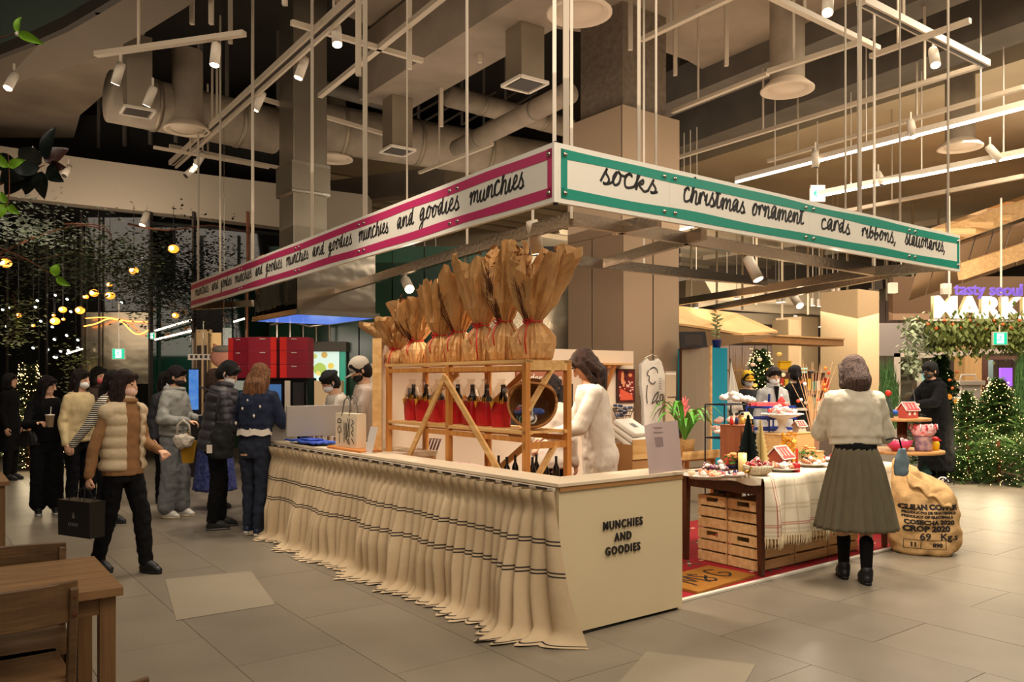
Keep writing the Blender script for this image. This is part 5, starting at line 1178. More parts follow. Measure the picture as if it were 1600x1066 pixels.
# ================================================================ coffee sack, tiered wooden stand
ONSACK = []
burlap = mat('burlap', (212,172,118), .95, vary=.1, scale=30, bump=.6, bscale=160)
SK = V((3.60,7.05,0)); sk_ = thing('burlap_sack', 'bulging burlap coffee sack with black printed lettering on the floor', 'sack', SK, ROT-.88)
m = MB(); rings = []
for z, rx, ry, dx in ((.0,.22,.15,0),(.015,.26,.185,0),(.08,.285,.205,0),(.2,.29,.21,0),(.34,.29,.2,0),(.48,.275,.19,-.01),(.58,.25,.165,-.02),(.66,.215,.13,-.05),(.73,.18,.09,-.08),(.80,.13,.05,-.12)):
    rings.append([V((dx+rx*cos(a)*(1+.05*noise.noise(V((cos(a)*2,sin(a)*2,z*5)))), ry*sin(a)*(1+.09*sin(4*a+z*8)*(z > .3)), z+.03*sin(2*a+1)*(z > .5)-(.14*max(0,cos(a))*(z-.5)/.3 if z > .5 else 0))) for a in [2*pi*k/48 for k in range(48)]])
SACKB = o = fixn(MB().rings(rings).obj('sack_body', burlap, sk_)); remesh(o, .012, 4, .06, .12)
m = MB(); n = 20; vs = []
for j in range(7):
    for i in range(n+1):
        x = -.15+.34*i/n; q = j/6; vs.append(V((x-.02, -.12-.055*q+.0*i, .66-.30*(x+.15)/.34*.75+.05-.09*q+.02*sin(i*.9+q*3)*q)))
m.add(vs, [(j*(n+1)+i, j*(n+1)+i+1, (j+1)*(n+1)+i+1, (j+1)*(n+1)+i) for j in range(6) for i in range(n)]); o = m.obj('folded_collar', burlap, sk_, smooth=True); so = o.modifiers.new('s', 'SOLIDIFY'); so.thickness = .02
def sacktext(s, size, z, x=0, bold=.0015, bb=.0012):
    c = bpy.data.curves.new('t', 'FONT'); c.body = s; c.size = size; c.align_x = 'LEFT'; c.offset = bold+bb; c.extrude = .0; c.resolution_u = 2; o = bpy.data.objects.new('t', c); C.objects.link(o)
    bpy.context.view_layer.update(); me = bpy.data.meshes.new_from_object(o.evaluated_get(bpy.context.evaluated_depsgraph_get())); bpy.data.objects.remove(o)
    for v in me.vertices:
        xx, zz = v.co.x+x, z+v.co.y; t_ = max(-.98, min(.98, xx/.292)); v.co = (xx, -.24, zz)
    me.materials.clear(); me.materials.append(ink); o = bpy.data.objects.new('lettering', me); C.objects.link(o); o.parent = sk_; ONSACK.append(o)
for s_, sz_, z_, x_, b_ in (('CLEAN COFFEE',.058,.40,-.20,.003),('PRODUCTO DE GUATEMALA',.028,.364,-.18,.001),('PRODUCT OF GUATEMALA',.028,.330,-.18,.001),('COSECHA 2020',.050,.276,-.17,.002),('CROP 2020',.066,.216,-.18,.003),('69   Kg.s',.078,.145,-.07,.001),('890',.045,.085,.02,.001),('11',.045,.085,-.13,.002)): sacktext(s_, sz_, z_, x_, b_)
m = MB()
for (xa, za), (xb, zb_) in (((-.17,.065),(-.17,.14)),((-.17,.14),(.11,.14)),((-.17,.065),(.11,.065)),((-.06,.065),(-.06,.14)),((.11,.065),(.11,.14))):
    f_ = lambda x, z: V((x, -.24, z)); N_ = 9
    for k in range(N_): m.bar(f_(xa+(xb-xa)*k/N_, za+(zb_-za)*k/N_), f_(xa+(xb-xa)*(k+1)/N_, za+(zb_-za)*(k+1)/N_), .004)
ONSACK.append(m.obj('printed_frame', ink, sk_))
tw = thing('tiered_stand', 'round three-tier wooden stand of sweets beside the coffee sack', 'stand', V((3.92,8.1,0)))
rw = wood('round_wood', (206,156,96), (176,124,70), .5, 'X')
for z, r_ in ((.30,.42),(.78,.38),(1.10,.26)): MB().lathe([(0,0),(r_,0),(r_+.004,.014),(r_,.028),(0,.028)], 40, c=(0,0,z)).obj('round_shelf', rw, tw)
MB().lathe([(0,0),(.2,0),(.18,.03),(.05,.05),(.05,1.1),(0,1.1)], 20).obj('centre_post', walnut, tw, smooth=True)
T0 = V((3.92,8.1,0))
t = thing('sweet_bowl', 'pink bowl full of white wrapped sweets on the round stand', 'bowl', T0+V((-.12,-.18,.81))); MB().lathe([(0,0),(.06,0),(.115,.06),(.125,.10),(.12,.10),(.1,.055),(0,.01)], 28).obj('bowl_body', mat('pink_bowl', (224,72,120), .3), t, smooth=True); MB().lathe([(.124,.098),(.129,.103),(.122,.106)], 28).obj('bowl_rim', mat('pink_rim', (234,110,150), .3), t)
bits('mint_sweet','wrapped mint in the pink bowl','sweet','mints in the pink bowl',t.location+V((0,0,.07)),.09,20,[(240,232,232),(216,196,196)],.022,13,.06)
t = thing('candy_jar', 'glass jar with a red ruffled cover full of striped candy canes', 'jar', T0+V((.13,-.16,.81))); MB().lathe([(0,0),(.075,0),(.08,.02),(.08,.17),(.085,.18)], 24).obj('jar_glass', mat('jar_print', (206,170,166), .2, col2=(90,70,120), scale=16), t, smooth=True)
MB().lathe([(.09,.15),(.115,.19),(.10,.25),(.085,.26),(0,.262)], 24).obj('jar_contents', mat('red_candy', (214,60,70), .4, col2=(240,220,220), scale=40), t, smooth=True)
for k in range(14): a = 2*pi*k/14; MB().tube([(.09*cos(a),.09*sin(a),.24),(.12*cos(a),.12*sin(a),.26),(.125*cos(a),.125*sin(a),.21)], .008, 6).obj('candy_cane', mat('cane%d' % (k % 2), [(226,60,70),(240,226,226)][k % 2], .4), t, smooth=True)
t = thing('toy_bird', 'small yellow toy with a red cap at the right edge of the round stand', 'toy', T0+V((.29,-.08,.81))); MB().lathe([(0,0),(.035,0),(.04,.06),(.03,.09),(0,.09)], 16).obj('toy_body', mat('toy_yellow', (240,196,30), .4), t, smooth=True); MB().ell((0,0,.105), (.035,.035,.03), 12).obj('toy_cap', mat('toy_red', (220,40,34), .5), t, smooth=True); MB().cone((.03,0,.1), .012, (.06,0,.095), .003, 6).obj('beak', mat('toy_red', (0,0,0)), t)
house(T0+V((.02,-.08,1.13)), .14, 'red and white striped gingerbread house on the top tier of the round stand', .3, (206,90,80), (200,50,50))
t = thing('mini_tree', 'little bottlebrush tree with a red top ball on the round stand', 'ornament', T0+V((-.14,.0,1.13))); MB().lathe([(.05,0),(.04,.08),(.045,.08),(.03,.15),(.034,.15),(.0,.23)], 16, cap=True).obj('tree_body', mat('brush_green', (60,76,62), .9, bump=1, bscale=100), t); MB().ell((0,0,.245), .03, 12).obj('top_ball', mat('toy_red2', (226,50,30), .5), t, smooth=True)
t = thing('toy_car', 'blue ribbon bow behind the striped gingerbread house', 'bow', T0+V((.02,.12,1.14))); t.name = 'ribbon_bow'
for s_ in (-1,1): MB().ell((s_*.045,0,.035), (.045,.03,.03), 10).obj('bow_loop', mat('bow_blue', (40,100,200), .35), t, smooth=True)
MB().ell((0,0,.035), .016, 8).obj('bow_knot', mat('bow_blue', (0,0,0)), t)
papert = thing('felt_tree', 'dark teal felt tree on the lowest tier behind the sack', 'ornament', T0+V((.12,-.2,.33)))
MB().lathe([(.13,0),(.10,.07),(.12,.07),(.085,.16),(.10,.16),(.06,.26),(.07,.26),(0,.40)], 10, cap=True).obj('felt_layer', mat('felt_teal', (20,54,50), .9), papert); MB().lathe([(.02,-.0),(.02,.02)], 8).obj('trunk', brown, papert)
t = thing('snowman_toy', 'white and orange snowman toy on the lowest tier', 'toy', T0+V((.30,-.2,.33))); MB().ell((0,0,.07), (.07,.06,.07), 14).obj('toy_body', mat('orange_scarf', (226,120,60), .6), t, smooth=True); MB().ell((0,0,.18), (.055,.05,.05), 14).obj('head', icing, t, smooth=True)
for s_ in (-1,1): MB().lathe([(.018,0),(.028,0),(.028,.012),(.018,.012),(.018,0)], 12, c=(s_*.03,-.05,.2), M=Matrix.Rotation(pi/2,3,'X')).obj('spectacle_ring', ink, t)
# ================================================================ people
SKIN = mat('skin', (226,176,144), .5, vary=.06, scale=12); 
BODY = [(.74,.145,.100),(.80,.158,.108),(.86,.160,.112),(.93,.146,.10),(1.02,.124,.088),(1.12,.130,.094),(1.22,.146,.103),(1.30,.152,.098),(1.36,.140,.080),(1.395,.095,.064),(1.42,.062,.056)]
def interp(z, T=BODY):
    for a, b in zip(T[:-1], T[1:]):
        if a[0] <= z <= b[0]: t = (z-a[0])/(b[0]-a[0]); t = t*t*(3-2*t)*.5+t*.5; return [x+(y-x)*t for x, y in zip(a, b)]
    return list(T[0] if z < T[0][0] else T[-1])
def person(lab, loc, hd, h=1.65, lean=0, head=(0,0,0), arms=None, feet=((.09,0),(-.09,0)), top=None, vest=None, legs=None, hair=None,
           mask=None, hat=None, shoes=((30,30,32),None), vox=.010, group=None, skin=SKIN, side_lean=0, eyes=True, twist=0):
    k = h/1.65; t = thing('person', lab, 'person', (loc[0], loc[1], 0), R(hd), group)
    def v(x, f, z): return V((x, -f, z))                 # x: the person's left, f: forward, z: up
    LM = Matrix.Translation((0,0,.88)) @ Matrix.Rotation(R(side_lean), 4, 'Y') @ Matrix.Rotation(R(lean), 4, 'X') @ Matrix.Rotation(R(twist), 4, 'Z') @ Matrix.Translation((0,0,-.88))
    U = lambda p: LM @ p
    hc = U(v(0,.012,1.535)); HM = Matrix.Translation(hc) @ Matrix.Rotation(R(hd*0+head[0]+twist), 4, 'Z') @ Matrix.Rotation(R(head[1]+lean), 4, 'X') @ Matrix.Rotation(R(head[2]), 4, 'Y')
    HP = lambda x, f, z: HM @ v(x, f, z)
    arms = arms or (None, None); A = []
    for s, a in zip((1,-1), arms):
        a = a or ((.05,-.02,-.27),(.07,.05,-.50)); S = v(s*.150, 0, 1.328); S = U(S); L3 = LM.to_3x3()
        E = S + v(s*a[0][0], a[0][1], a[0][2]); W_ = S + v(s*a[1][0], a[1][1], a[1][2]); A.append((S, E, W_, a[2] if len(a) > 2 else 35))
    Lg = []
    for s, f in zip((1,-1), feet):
        Hh = v(s*.082, 0, .84); An = v(f[0], f[1], .085 if len(f) < 3 else f[2]); kb = f[3] if len(f) > 3 else .03+.25*max(0, f[1])*0
        Kn = (Hh+An)/2+v(0, kb, .02); Lg.append((Hh, Kn, An))
    S4 = Matrix.Scale(k, 4)
    def fin(m, nm, mt, par=t, rm=True, vx=None, sm=3, disp=0, ds=.12):
        m.xf(S4); o = m.obj(nm, mt, par, smooth=True)
        if rm: remesh(o, vx or vox, sm, disp, ds)
        else: fixn(o)
        return o
    # ---- body: one surface
    m = MB(); rs = []
    for i in range(18):
        z = .75+i*(.68/17); _, a, b = interp(z); rs.append([U(v(a*.94*cos(q), -b*.94*sin(q), z)) for q in [2*pi*j/20 for j in range(20)]])
    m.rings(rs); m.cone(U(v(0,-.008,1.38)), .052, HP(0,-.015,-.05), .05)
    m.ell(HP(0,0,.015), (.073,.09,.10), 16, HM.to_3x3()); m.ell(HP(0,.018,-.045), (.056,.066,.062), 14, HM.to_3x3()); m.ell(HP(0,.062,-.085), (.024,.022,.018), 10, HM.to_3x3())
    m.cone(HP(0,.084,.02), .009, HP(0,.101,-.018), .014, 8); m.ell(HP(0,.078,-.05), (.026,.012,.008), 8, HM.to_3x3())
    for s in (1,-1): m.ell(HP(s*.075,-.008,-.005), (.011,.02,.03), 10, HM.to_3x3())
    for (S, E, W_, cu), s in zip(A, (1,-1)):
        m.cone(S, .046, E, .036); m.cone(E, .036, W_, .025)
        d = (W_-E).normalized(); n = d.cross(V((0,0,1))).cross(d)*-1
        if n.length < .2: n = v(-s, 0, 0)
        n.normalize(); 
        if d.z < -.75: n = v(-s, .25, 0); n = (n-d*n.dot(d)).normalized()
        b = d.cross(n).normalized()
        PM = Matrix((b, d, n)).transposed(); m.ell(W_+d*.052, (.036,.05,.015), 10, PM)
        for j, (o_, L_) in enumerate(((-.028,.062),(-.0095,.072),(.0095,.068),(.028,.052))):
            base = W_+d*.09+b*o_; q1 = R(cu+6*j); q2 = R(cu*1.9+8*j); p1 = base+(d*cos(q1)+n*sin(q1))*L_*.52; p2 = p1+(d*cos(q2)+n*sin(q2))*L_*.48; m.cone(base-d*.012, .0095, p1, .0085, 8); m.cone(p1, .0085, p2, .007, 8)
        ts = 1 if b.dot(v(0,1,.3)) > 0 else -1; tb_ = W_+d*.03+b*ts*.03; t1 = tb_+(d*.7+b*ts*.6+n*.3).normalized()*.038; t2 = t1+(d*.9+b*ts*.1+n*.5).normalized()*.028; m.cone(tb_, .013, t1, .010, 8); m.cone(t1, .010, t2, .008, 8)
    for Hh, Kn, An in Lg: m.cone(Hh, .078, Kn, .052); m.cone(Kn, .052, An, .034); m.cone(An, .036, An+v(0,.09,-.045), .028)
    fin(m, 'body', skin, vx=min(vox*.8, .0085), sm=2)
    # ---- eyes and brows
    if eyes:
        for s in (1,-1):
            m = MB(); m.ell(HP(s*.030,.083,.012), (.013,.006,.0055), 8, HM.to_3x3()); fin(m, 'eye', mat('eye_dark', (36,26,22), .2), rm=False)
            m = MB(); m.tube([HP(s*.014,.089,.034), HP(s*.03,.088,.040), HP(s*.046,.078,.034)], .0035, 6); fin(m, 'eyebrow', mat('brow', (44,32,28), .8), rm=False)
    # ---- legs
    if legs:
        c, st = legs[0], legs[1]; lm_ = c
        if st in ('pants','wide','slim'):
            w_ = {'pants':(.088,.070,.056),'wide':(.096,.092,.094),'slim':(.085,.062,.05)}[st]; m = MB(); rs = []
            for i in range(10):
                z = .74+i*(.30/9); _, a, b = interp(z); rs.append([U(v((a+.003)*cos(q), -(b+.004)*sin(q), z)) if z > .9 else v((a+.006)*cos(q), -(b+.006)*sin(q), z) for q in [2*pi*j/20 for j in range(20)]])
            m.rings(rs)
            for Hh, Kn, An in Lg: m.cone(Hh, w_[0], Kn, w_[1], 14); m.cone(Kn, w_[1], An+v(0,0,.01 if st != 'wide' else .04), w_[2], 14)
            fin(m, 'trousers', lm_, disp=.024, ds=.06)
        if st in ('skirt','pleated'):
            z0, z1, r0, r1, npl = legs[2]; m = MB(); n = npl*6; rs = []
            for i in range(26):
                q = i/25; z = z1+(z0-z1)*(1-q); e = (1-q)
                rs.append([v((r0[0]+(r1[0]-r0[0])*q**.8)*cos(a)*(1+.075*min(1,.3+q*3)*(((a*npl/(2*pi)) % 1)*2-1)), -(r0[1]+(r1[1]-r0[1])*q**.8)*sin(a)*(1+.075*min(1,.3+q*3)*(((a*npl/(2*pi)) % 1)*2-1)), z0+(z1-z0)*q) for a in [2*pi*j/n for j in range(n)]])
            m.rings(rs, cap=False); o = fin(m, 'skirt', lm_, rm=False); so = o.modifiers.new('s','SOLIDIFY'); so.thickness = .006
            m = MB(); m.rings([[v((r0[0]+.006)*cos(a), -(r0[1]+.006)*sin(a), z) for a in [2*pi*j/28 for j in range(28)]] for z in (z0-.06, z0+.035)]); fin(m, 'waistband', legs[3] if len(legs) > 3 else lm_, rm=False)
        if len(legs) > 4 or (st in ('skirt','pleated') and shoes and shoes[1]):
            pass
    # ---- shoes and socks
    if shoes:
        sc_, so_ = shoes[0], shoes[1]; us = mat('shoe_%d_%d_%d' % sc_, sc_, .5)
        for (Hh, Kn, An), s in zip(Lg, (1,-1)):
            m = MB(); z = An.z-.085; dz = V((0,0,z)); tip = 0
            m.cone(An+v(0,-.025,-.045), .040, An+v(0,.03,-.04), .043, 12); m.cone(An+v(0,.03,-.045), .043, An+v(0,.13,-.055), .034, 12, .8); m.cone(An+v(0,-.01,.01), .046, An+v(0,0,-.03), .047); m.cone(An+v(0,.0,-.01), .045, An+v(0,.09,-.04), .040)
            for i in range(0): pass
            m.v = [V((p.x, p.y, max(p.z, z+.012))) for p in m.v]; o = fin(m, 'shoe', us, vx=.009, sm=2)
            m = MB(); n = 16; ol = [(.042*cos(a)*(1 if sin(a) < 0 else .95), .05+ .115*sin(a)) for a in [2*pi*j/n for j in range(n)]]
            m.rings([[An+v(x, y, -.085+zz) for x, y in ol] for zz in (0,.022)]); sole = fin(m, 'sole', mat('sole_%d' % (so_ or sc_)[0], so_ or sc_, .6), par=None, rm=False); sole.parent = o
    # ---- tops
    def topper(spec, nm):
        mt, st = spec['m'], spec.get('style','sweat'); e = spec.get('ease',.03)*.72; hem = spec.get('hem',.88); m = MB(); rs = []; N_ = int((1.40-hem)/.012); zt_ = spec.get('neck',1.40)
        for i in range(N_+1):
            z = hem+(zt_-hem)*i/N_; _, a, b = interp(z); a += e; b += e; lo = (1.3-z)/(1.3-hem)
            if z < 1.25: tgt = spec.get('w', .185)*.84+e*.5; q = min(1, (1.25-z)/.15)*spec.get('box', .8); a = a*(1-q)+max(a, tgt)*q; b = b*(1-q)+max(b, tgt*.72)*q
            if spec.get('rib') and z < hem+.06: a *= .93; b *= .93
            if spec.get('flare') and z < 1.2: f_ = 1+spec['flare']*(1.2-z); a *= f_; b *= f_
            if st == 'puffer': f_ = abs(sin(pi*(z-hem)/.092))**.5*.024; a += f_; b += f_
            nn = 28; g = R(spec.get('open', 0)); ring = [v(a*cos(q_), -b*sin(q_), z) for q_ in [2*pi*j/nn for j in range(nn)]] if not g else [v((a-t_)*cos(q_), -(b-t_)*sin(q_), z) for t_, qs in ((0, [-pi/2+g+(2*pi-2*g)*j/22 for j in range(23)]), (.028, [-pi/2+g+(2*pi-2*g)*(22-j)/22 for j in range(23)])) for q_ in qs]
            lt = U if z > .80 else (lambda p: p); ff = min(1, max(0, (z-.78)/.12))
            rs.append([p.lerp(U(p), ff) for p in ring])
        m.rings(rs)
        if spec.get('sleeves', True):
            sr = tuple(x*.86 for x in spec.get('sr', (.066,.058,.046))); lf_ = spec.get('slen', 1.0)
            for S, E, W_, cu in A:
                m.cone(S, sr[0]*.93, E, sr[1], 14); We = E.lerp(W_, lf_*.98)
                if st == 'puffer':
                    nseg = 5
                    for P0, P1, ra_, rb2 in ((S,E,sr[0],sr[1]),(E,We,sr[1],sr[2])):
                        for j in range(nseg-1): q = (j+.5)/(nseg-1); m.ell(P0.lerp(P1,q), (ra_+(rb2-ra_)*q)*1.14, 12)
                m.cone(E, sr[1], We, sr[2], 14)
                if spec.get('cuff'): m.cone(We-(We-E).normalized()*.03, sr[2]+.012, We-(We-E).normalized()*.07, sr[2]+.016)
        else:
            for S, E, W_, cu in A: m.ell(S+(E-S)*.05, .078 if st == 'puffer' else .06, 14)
        o = fin(m, nm, mt, disp=spec.get('disp', .04)*.45, ds=spec.get('ds', .075))
        if spec.get('hood'): m = MB(); m.cone(U(v(.07,-.05,1.40)), .045, U(v(-.07,-.05,1.40)), .045, 12); m.cone(U(v(0,-.10,1.38)), .05, U(v(0,-.12,1.30)), .045, 12); m.tube([U(v(.075*cos(a), .02-.075*sin(a)*1.0, 1.41)) for a in [2*pi*j/16 for j in range(17)]], .022, 8); fin(m, 'hood', mt)
        if spec.get('collar'): m = MB(); m.tube([U(v(.068*cos(a), .005+.066*sin(a), 1.425)) for a in [2*pi*j/16 for j in range(17)]], .020, 8, flat=1.6); fin(m, 'collar', mt)
        return o
    if top: topper(top, top.get('name', 'sweater'))
    if vest: topper(vest, vest.get('name', 'vest'))
    # ---- hair
    if hair:
        hm = mat('hair_%d_%d_%d' % hair['c'], hair['c'], .55, col2=tuple(int(x*.4) for x in hair['c']), scale=14, stretch=(7,7,.6), bump=1.0, bscale=34, spec=.35); st = hair['style']; m = MB(); H3 = HM.to_3x3()
        m.ell(HP(0,-.014,.040), (.088,.100,.096), 18, H3); m.ell(HP(0,-.036,-.01), (.088,.080,.095), 16, H3); [m.cone(HP(s*.05,.062,.082), .022, HP(s*.076,.036,.02), .016, 8) for s in (1,-1)]; m.cone(HP(-.04,.066,.085), .022, HP(.04,.066,.085), .022, 8)
        dn = V((0,0,-1))
        def curtain(length, wd_, dp, front=.0, gap=1):
            base = HP(0,-.03,.02); rs = []; N_ = 12
            for i in range(N_+1):
                q = i/N_; c_ = base.lerp(HP(0,-.05,-.09), min(1,q*3)) + dn*max(0,q-.33)*length*1.1 + (U(v(0,-.10,1.3))-U(v(0,-.0,1.3)))*.35*min(1,q*2)
                a, b = wd_*(.95+.15*q if q < .7 else 1.05-.9*(q-.7)), dp*(1-.35*q)
                rs.append([c_+H3@V((a*cos(z_)*(1+.05*sin(9*z_+i*.2)), b*sin(z_)*(1+.05*sin(9*z_)), 0)) for z_ in [2*pi*j/30 for j in range(30)]])
            m.rings(rs)
        if st == 'bob': 
            L_ = hair.get('len', .14); m.cone(HP(0,-.03,.0), .094, HP(0,-.035,-L_+.03), .100, 16, .9)
            for s in (1,-1): m.cone(HP(s*.070,.018,.02), .030, HP(s*.080,.026,-L_*.85), .030, 10); m.cone(HP(s*.03,-.05,-.05), .05, HP(s*.036,-.055,-L_-.015), .035, 10)
        if st == 'long':
            curtain(hair.get('len', .35), hair.get('wd', .088), .062)
            for s in (1,-1): m.cone(HP(s*.070,.012,.02), .030, HP(s*.078,.012,-.14), .026, 10); m.cone(HP(s*.078,.012,-.14), .026, HP(s*.080,.01,-.14)+dn*hair.get('front', .12), .014, 10)
        if st == 'short': m.ell(HP(0,-.03,.005), (.082,.085,.09), 14, H3); [m.cone(HP(s*.07,.0,.02), .018, HP(s*.074,.01,-.02), .008, 8) for s in (1,-1)]
        if st == 'tail': m.cone(HP(0,-.09,.03), .03, HP(0,-.13,-.04), .028, 10); m.cone(HP(0,-.13,-.04), .028, HP(0,-.13,-.04)+dn*hair.get('len', .25), .012, 10)
        if hair.get('fringe'): m.ell(HP(0,.048,.065), (.066,.042,.036), 12, H3)
        fin(m, 'hair', hm, vx=.007, sm=1, disp=.009, ds=.05)
    if mask:
        m = MB(); H3 = HM.to_3x3(); m.ell(HP(0,.040,-.046), (.062,.068,.048), 14, H3); m.cone(HP(0,.094,-.02), .014, HP(0,.085,-.06), .02, 8); fin(m, 'face_mask', mat('mask_%d_%d_%d' % mask, mask, .8), vx=.006, sm=2)
        m = MB(); [m.tube([HP(s*.055,.05,-.03), HP(s*.076,.02,-.01), HP(s*.083,-.02,-.0)], .0022, 5) for s in (1,-1)]; [m.tube([HP(s*.05,.05,-.06), HP(s*.074,.01,-.04), HP(s*.083,-.02,-.015)], .0022, 5) for s in (1,-1)]; fin(m, 'ear_loop', mat('mask_%d_%d_%d' % mask, mask), rm=False)
    if hat:
        m = MB(); H3 = HM.to_3x3(); hmx = mat('hat_%d_%d_%d' % hat[1], hat[1], .85)
        if hat[0] == 'cap':
            m.ell(HP(0,-.012,.058), (.094,.108,.092), 18, H3); m.v = [p for p in m.v]; o = fin(m, 'cap', hmx); m = MB(); n = 14
            rs = []
            for j in range(2): rs.append([HP(.075*cos(a), .07+.105*sin(a), .045-.02*sin(a)-.006*j-.03*abs(cos(a))**2) for a in [pi*i/n for i in range(n+1)]])
            m.rings(rs, cap=False, closed=False); c0 = [HP(.075*cos(a)*.6, .06, .045-.006*j) for a in (0,)]; m = MB(); m.poly([HP(.076*cos(a), .055+.12*sin(a), .038-.022*sin(a)-.02*abs(cos(a))) for a in [pi*i/n for i in range(n+1)]], .007, up=H3@V((0,0,1))); br_ = fin(m, 'brim', hmx, par=None, rm=False); br_.parent = o
        else:
            m.ell(HP(.02,-.015,.075), (.118,.115,.052), 18, H3); m.cone(HP(0,-.01,.055), .088, HP(0,-.012,.06), .09, 16); fin(m, 'beret', hmx)
    t['_'] = 0; del t['_']
    t.scale = (1,1,1)
    return t, U, HP, A, k, v
def wpt(t, p, k): return t[0].matrix_world @ p if False else V(t[0].location)+Matrix.Rotation(t[0].rotation_euler.z, 3, 'Z') @ (p*k)
fab = lambda n, c, **kw: mat('fabric_'+n, c, kw.pop('rough', .9), vary=kw.pop('vary', .08), scale=14, bump=.7, bscale=9, stretch=(1.3,1.3,.6), **kw)
black = fab('black', (17,17,19), spec=.2); blk2 = fab('charcoal', (38,37,40)); jean = fab('dark_jean', (36,42,58)); greyh = fab('grey_marl', (150,150,144)); greyp = fab('grey_denim', (122,124,128)); beige = fab('beige', (206,184,138)); tanb = fab('tan_hoodie', (150,110,72)); vestm = mat('quilted_beige', (206,186,152), .5, bump=.25, bscale=30); pufm = mat('quilted_grey', (62,60,66), .45, bump=.25, bscale=30); navy = fab('navy', (28,38,62)); offw = fab('off_white', (232,220,204)); oliv = fab('olive_grey', (104,96,76), vary=.12); sage = fab('sage_grey', (206,197,176)); ltg = fab('light_grey', (206,204,202))
stripe = mat('striped_knit', (228,222,208), .9, bump=.2, bscale=120); nt = stripe.node_tree; tc = nt.nodes.new('ShaderNodeTexCoord'); wv = nt.nodes.new('ShaderNodeTexWave'); wv.bands_direction = 'Z'; wv.inputs['Scale'].default_value = 15.5; wv.inputs['Distortion'].default_value = .4; nt.links.new(tc.outputs['Object'], wv.inputs['Vector'])
cmp_ = nt.nodes.new('ShaderNodeMath'); cmp_.operation = 'GREATER_THAN'; cmp_.inputs[1].default_value = .42; nt.links.new(wv.outputs['Fac'], cmp_.inputs[0]); mx = nt.nodes.new('ShaderNodeMix'); mx.data_type = 'RGBA'; nt.links.new(cmp_.outputs[0], mx.inputs['Factor']); mx.inputs['A'].default_value = lin((226,218,200)); mx.inputs['B'].default_value = lin((26,25,28)); nt.links.new(mx.outputs['Result'], nt.nodes['Principled BSDF'].inputs['Base Color'])
DK = (34,24,22)
# ---- the standing woman at right, seen from behind
pR = person('woman seen from behind in a pale sweatshirt and olive pleated skirt at the display table', G(1337,907), 170, 1.685, lean=6, head=(22,20,-8), arms=(((.07,.10,-.25),(-.03,.28,-.18)),((.08,.06,-.26),(.0,.26,-.22))),
  feet=((.07,.06),(-.05,-.10)), top=dict(m=sage, style='sweat', ease=.055, hem=.995, box=1, w=.21, sr=(.088,.082,.055), rib=True, disp=.034), legs=(oliv,'pleated',(.985,.385,(.140,.112),(.285,.23),20), black),
  hair=dict(c=(112,84,72), style='bob', len=.125), shoes=((20,20,22),None), vox=.008, eyes=True)
def socks(p, feet, m_, z1=.30):
    t, U, HP, A, k, v = p
    for f in feet: MB().cone(v(f[0], f[1], z1)*k, .05*k, v(f[0], f[1], .07)*k, .037*k, 14).obj('sock', m_, t, smooth=True)
socks(pR, ((.07,.06),(-.05,-.10)), black)
# ---- queue at left
pV = person('walking woman in a cream quilted vest over a tan hoodie carrying a black shopping bag', G(192,893), 68, 1.575, lean=1, head=(14,4,0), arms=(((.03,.04,-.27),(-.02,.25,-.33),60),((.08,-.06,-.27),(.11,-.08,-.52),70)),
  feet=((.05,.20),(-.07,-.20)), top=dict(m=tanb, name='hoodie', ease=.026, hem=.80, sr=(.06,.055,.045), hood=True), vest=dict(m=vestm, style='puffer', ease=.035, hem=.84, open=24, sleeves=False, box=1, w=.19, disp=.012, neck=1.40, collar=True),
  legs=(black,'pants'), hair=dict(c=(62,40,36), style='bob', len=.20), mask=(236,196,178), shoes=((24,24,26),None), vox=.0085)
pS = person('woman with long black hair in a black and white striped jumper', V((-4.22,8.4,0)), 82, 1.60, lean=6, head=(20,8,0), arms=(None,((.06,-.12,-.26),(.10,-.26,-.45),40)), top=dict(m=stripe, ease=.025, hem=.92, disp=.03), legs=(black,'pants'), hair=dict(c=DK, style='long', len=.36), mask=(226,206,200))
pB = person('woman with long dark hair in a beige knit and a white mask', V((-4.85,9.0,0)), 70, 1.62, lean=3, head=(15,4,0), top=dict(m=beige, ease=.035, hem=.84, disp=.04), legs=(black,'pants'), hair=dict(c=(44,30,26), style='long', len=.38), mask=(240,236,230))
pP = person('woman in a pink mask standing behind the beige and striped jumpers', V((-5.05,9.85,0)), 45, 1.66, head=(18,0,0), top=dict(m=fab('brown_coat',(70,54,46)), name='coat', ease=.03, hem=.7, collar=True), legs=(black,'pants'), hair=dict(c=DK, style='bob', len=.08), mask=(226,110,110))
pK = person('woman in a black sweater and wide black trousers holding an iced drink', V((-5.25,9.1,0)), 34, 1.545, lean=4, head=(62,8,0), arms=(((.06,.06,-.24),(.0,.24,-.22),50),((.07,.10,-.25),(-.04,.27,-.22),45)), top=dict(m=black, ease=.035, hem=.88), legs=(black,'wide'), hair=dict(c=DK, style='long', len=.30), shoes=((30,30,30),(222,218,210)))
pH = person('dark-haired person half hidden behind the grey hoodie', V((-4.25,9.9,0)), 60, 1.60, head=(0,4,0), top=dict(m=blk2, ease=.03, hem=.8), legs=(black,'pants'), hair=dict(c=DK, style='bob', len=.10), mask=(206,206,210))
pG = person('woman in a grey hoodie and wide grey trousers with a black mask', G(270,808), 80, 1.655, lean=3, head=(12,12,0), arms=(((.08,.02,-.25),(-.03,.24,-.25),45),((.09,.0,-.25),(.0,.25,-.27),45)), feet=((.08,.05),(-.09,-.02)), top=dict(m=greyh, name='hoodie', ease=.05, hem=.90, box=1, w=.19, sr=(.078,.072,.05), hood=True, rib=True, disp=.06), legs=(greyp,'wide'), hair=dict(c=DK, style='tail', len=.22), mask=(28,28,30), shoes=((222,216,206),(210,190,160)), vox=.009)
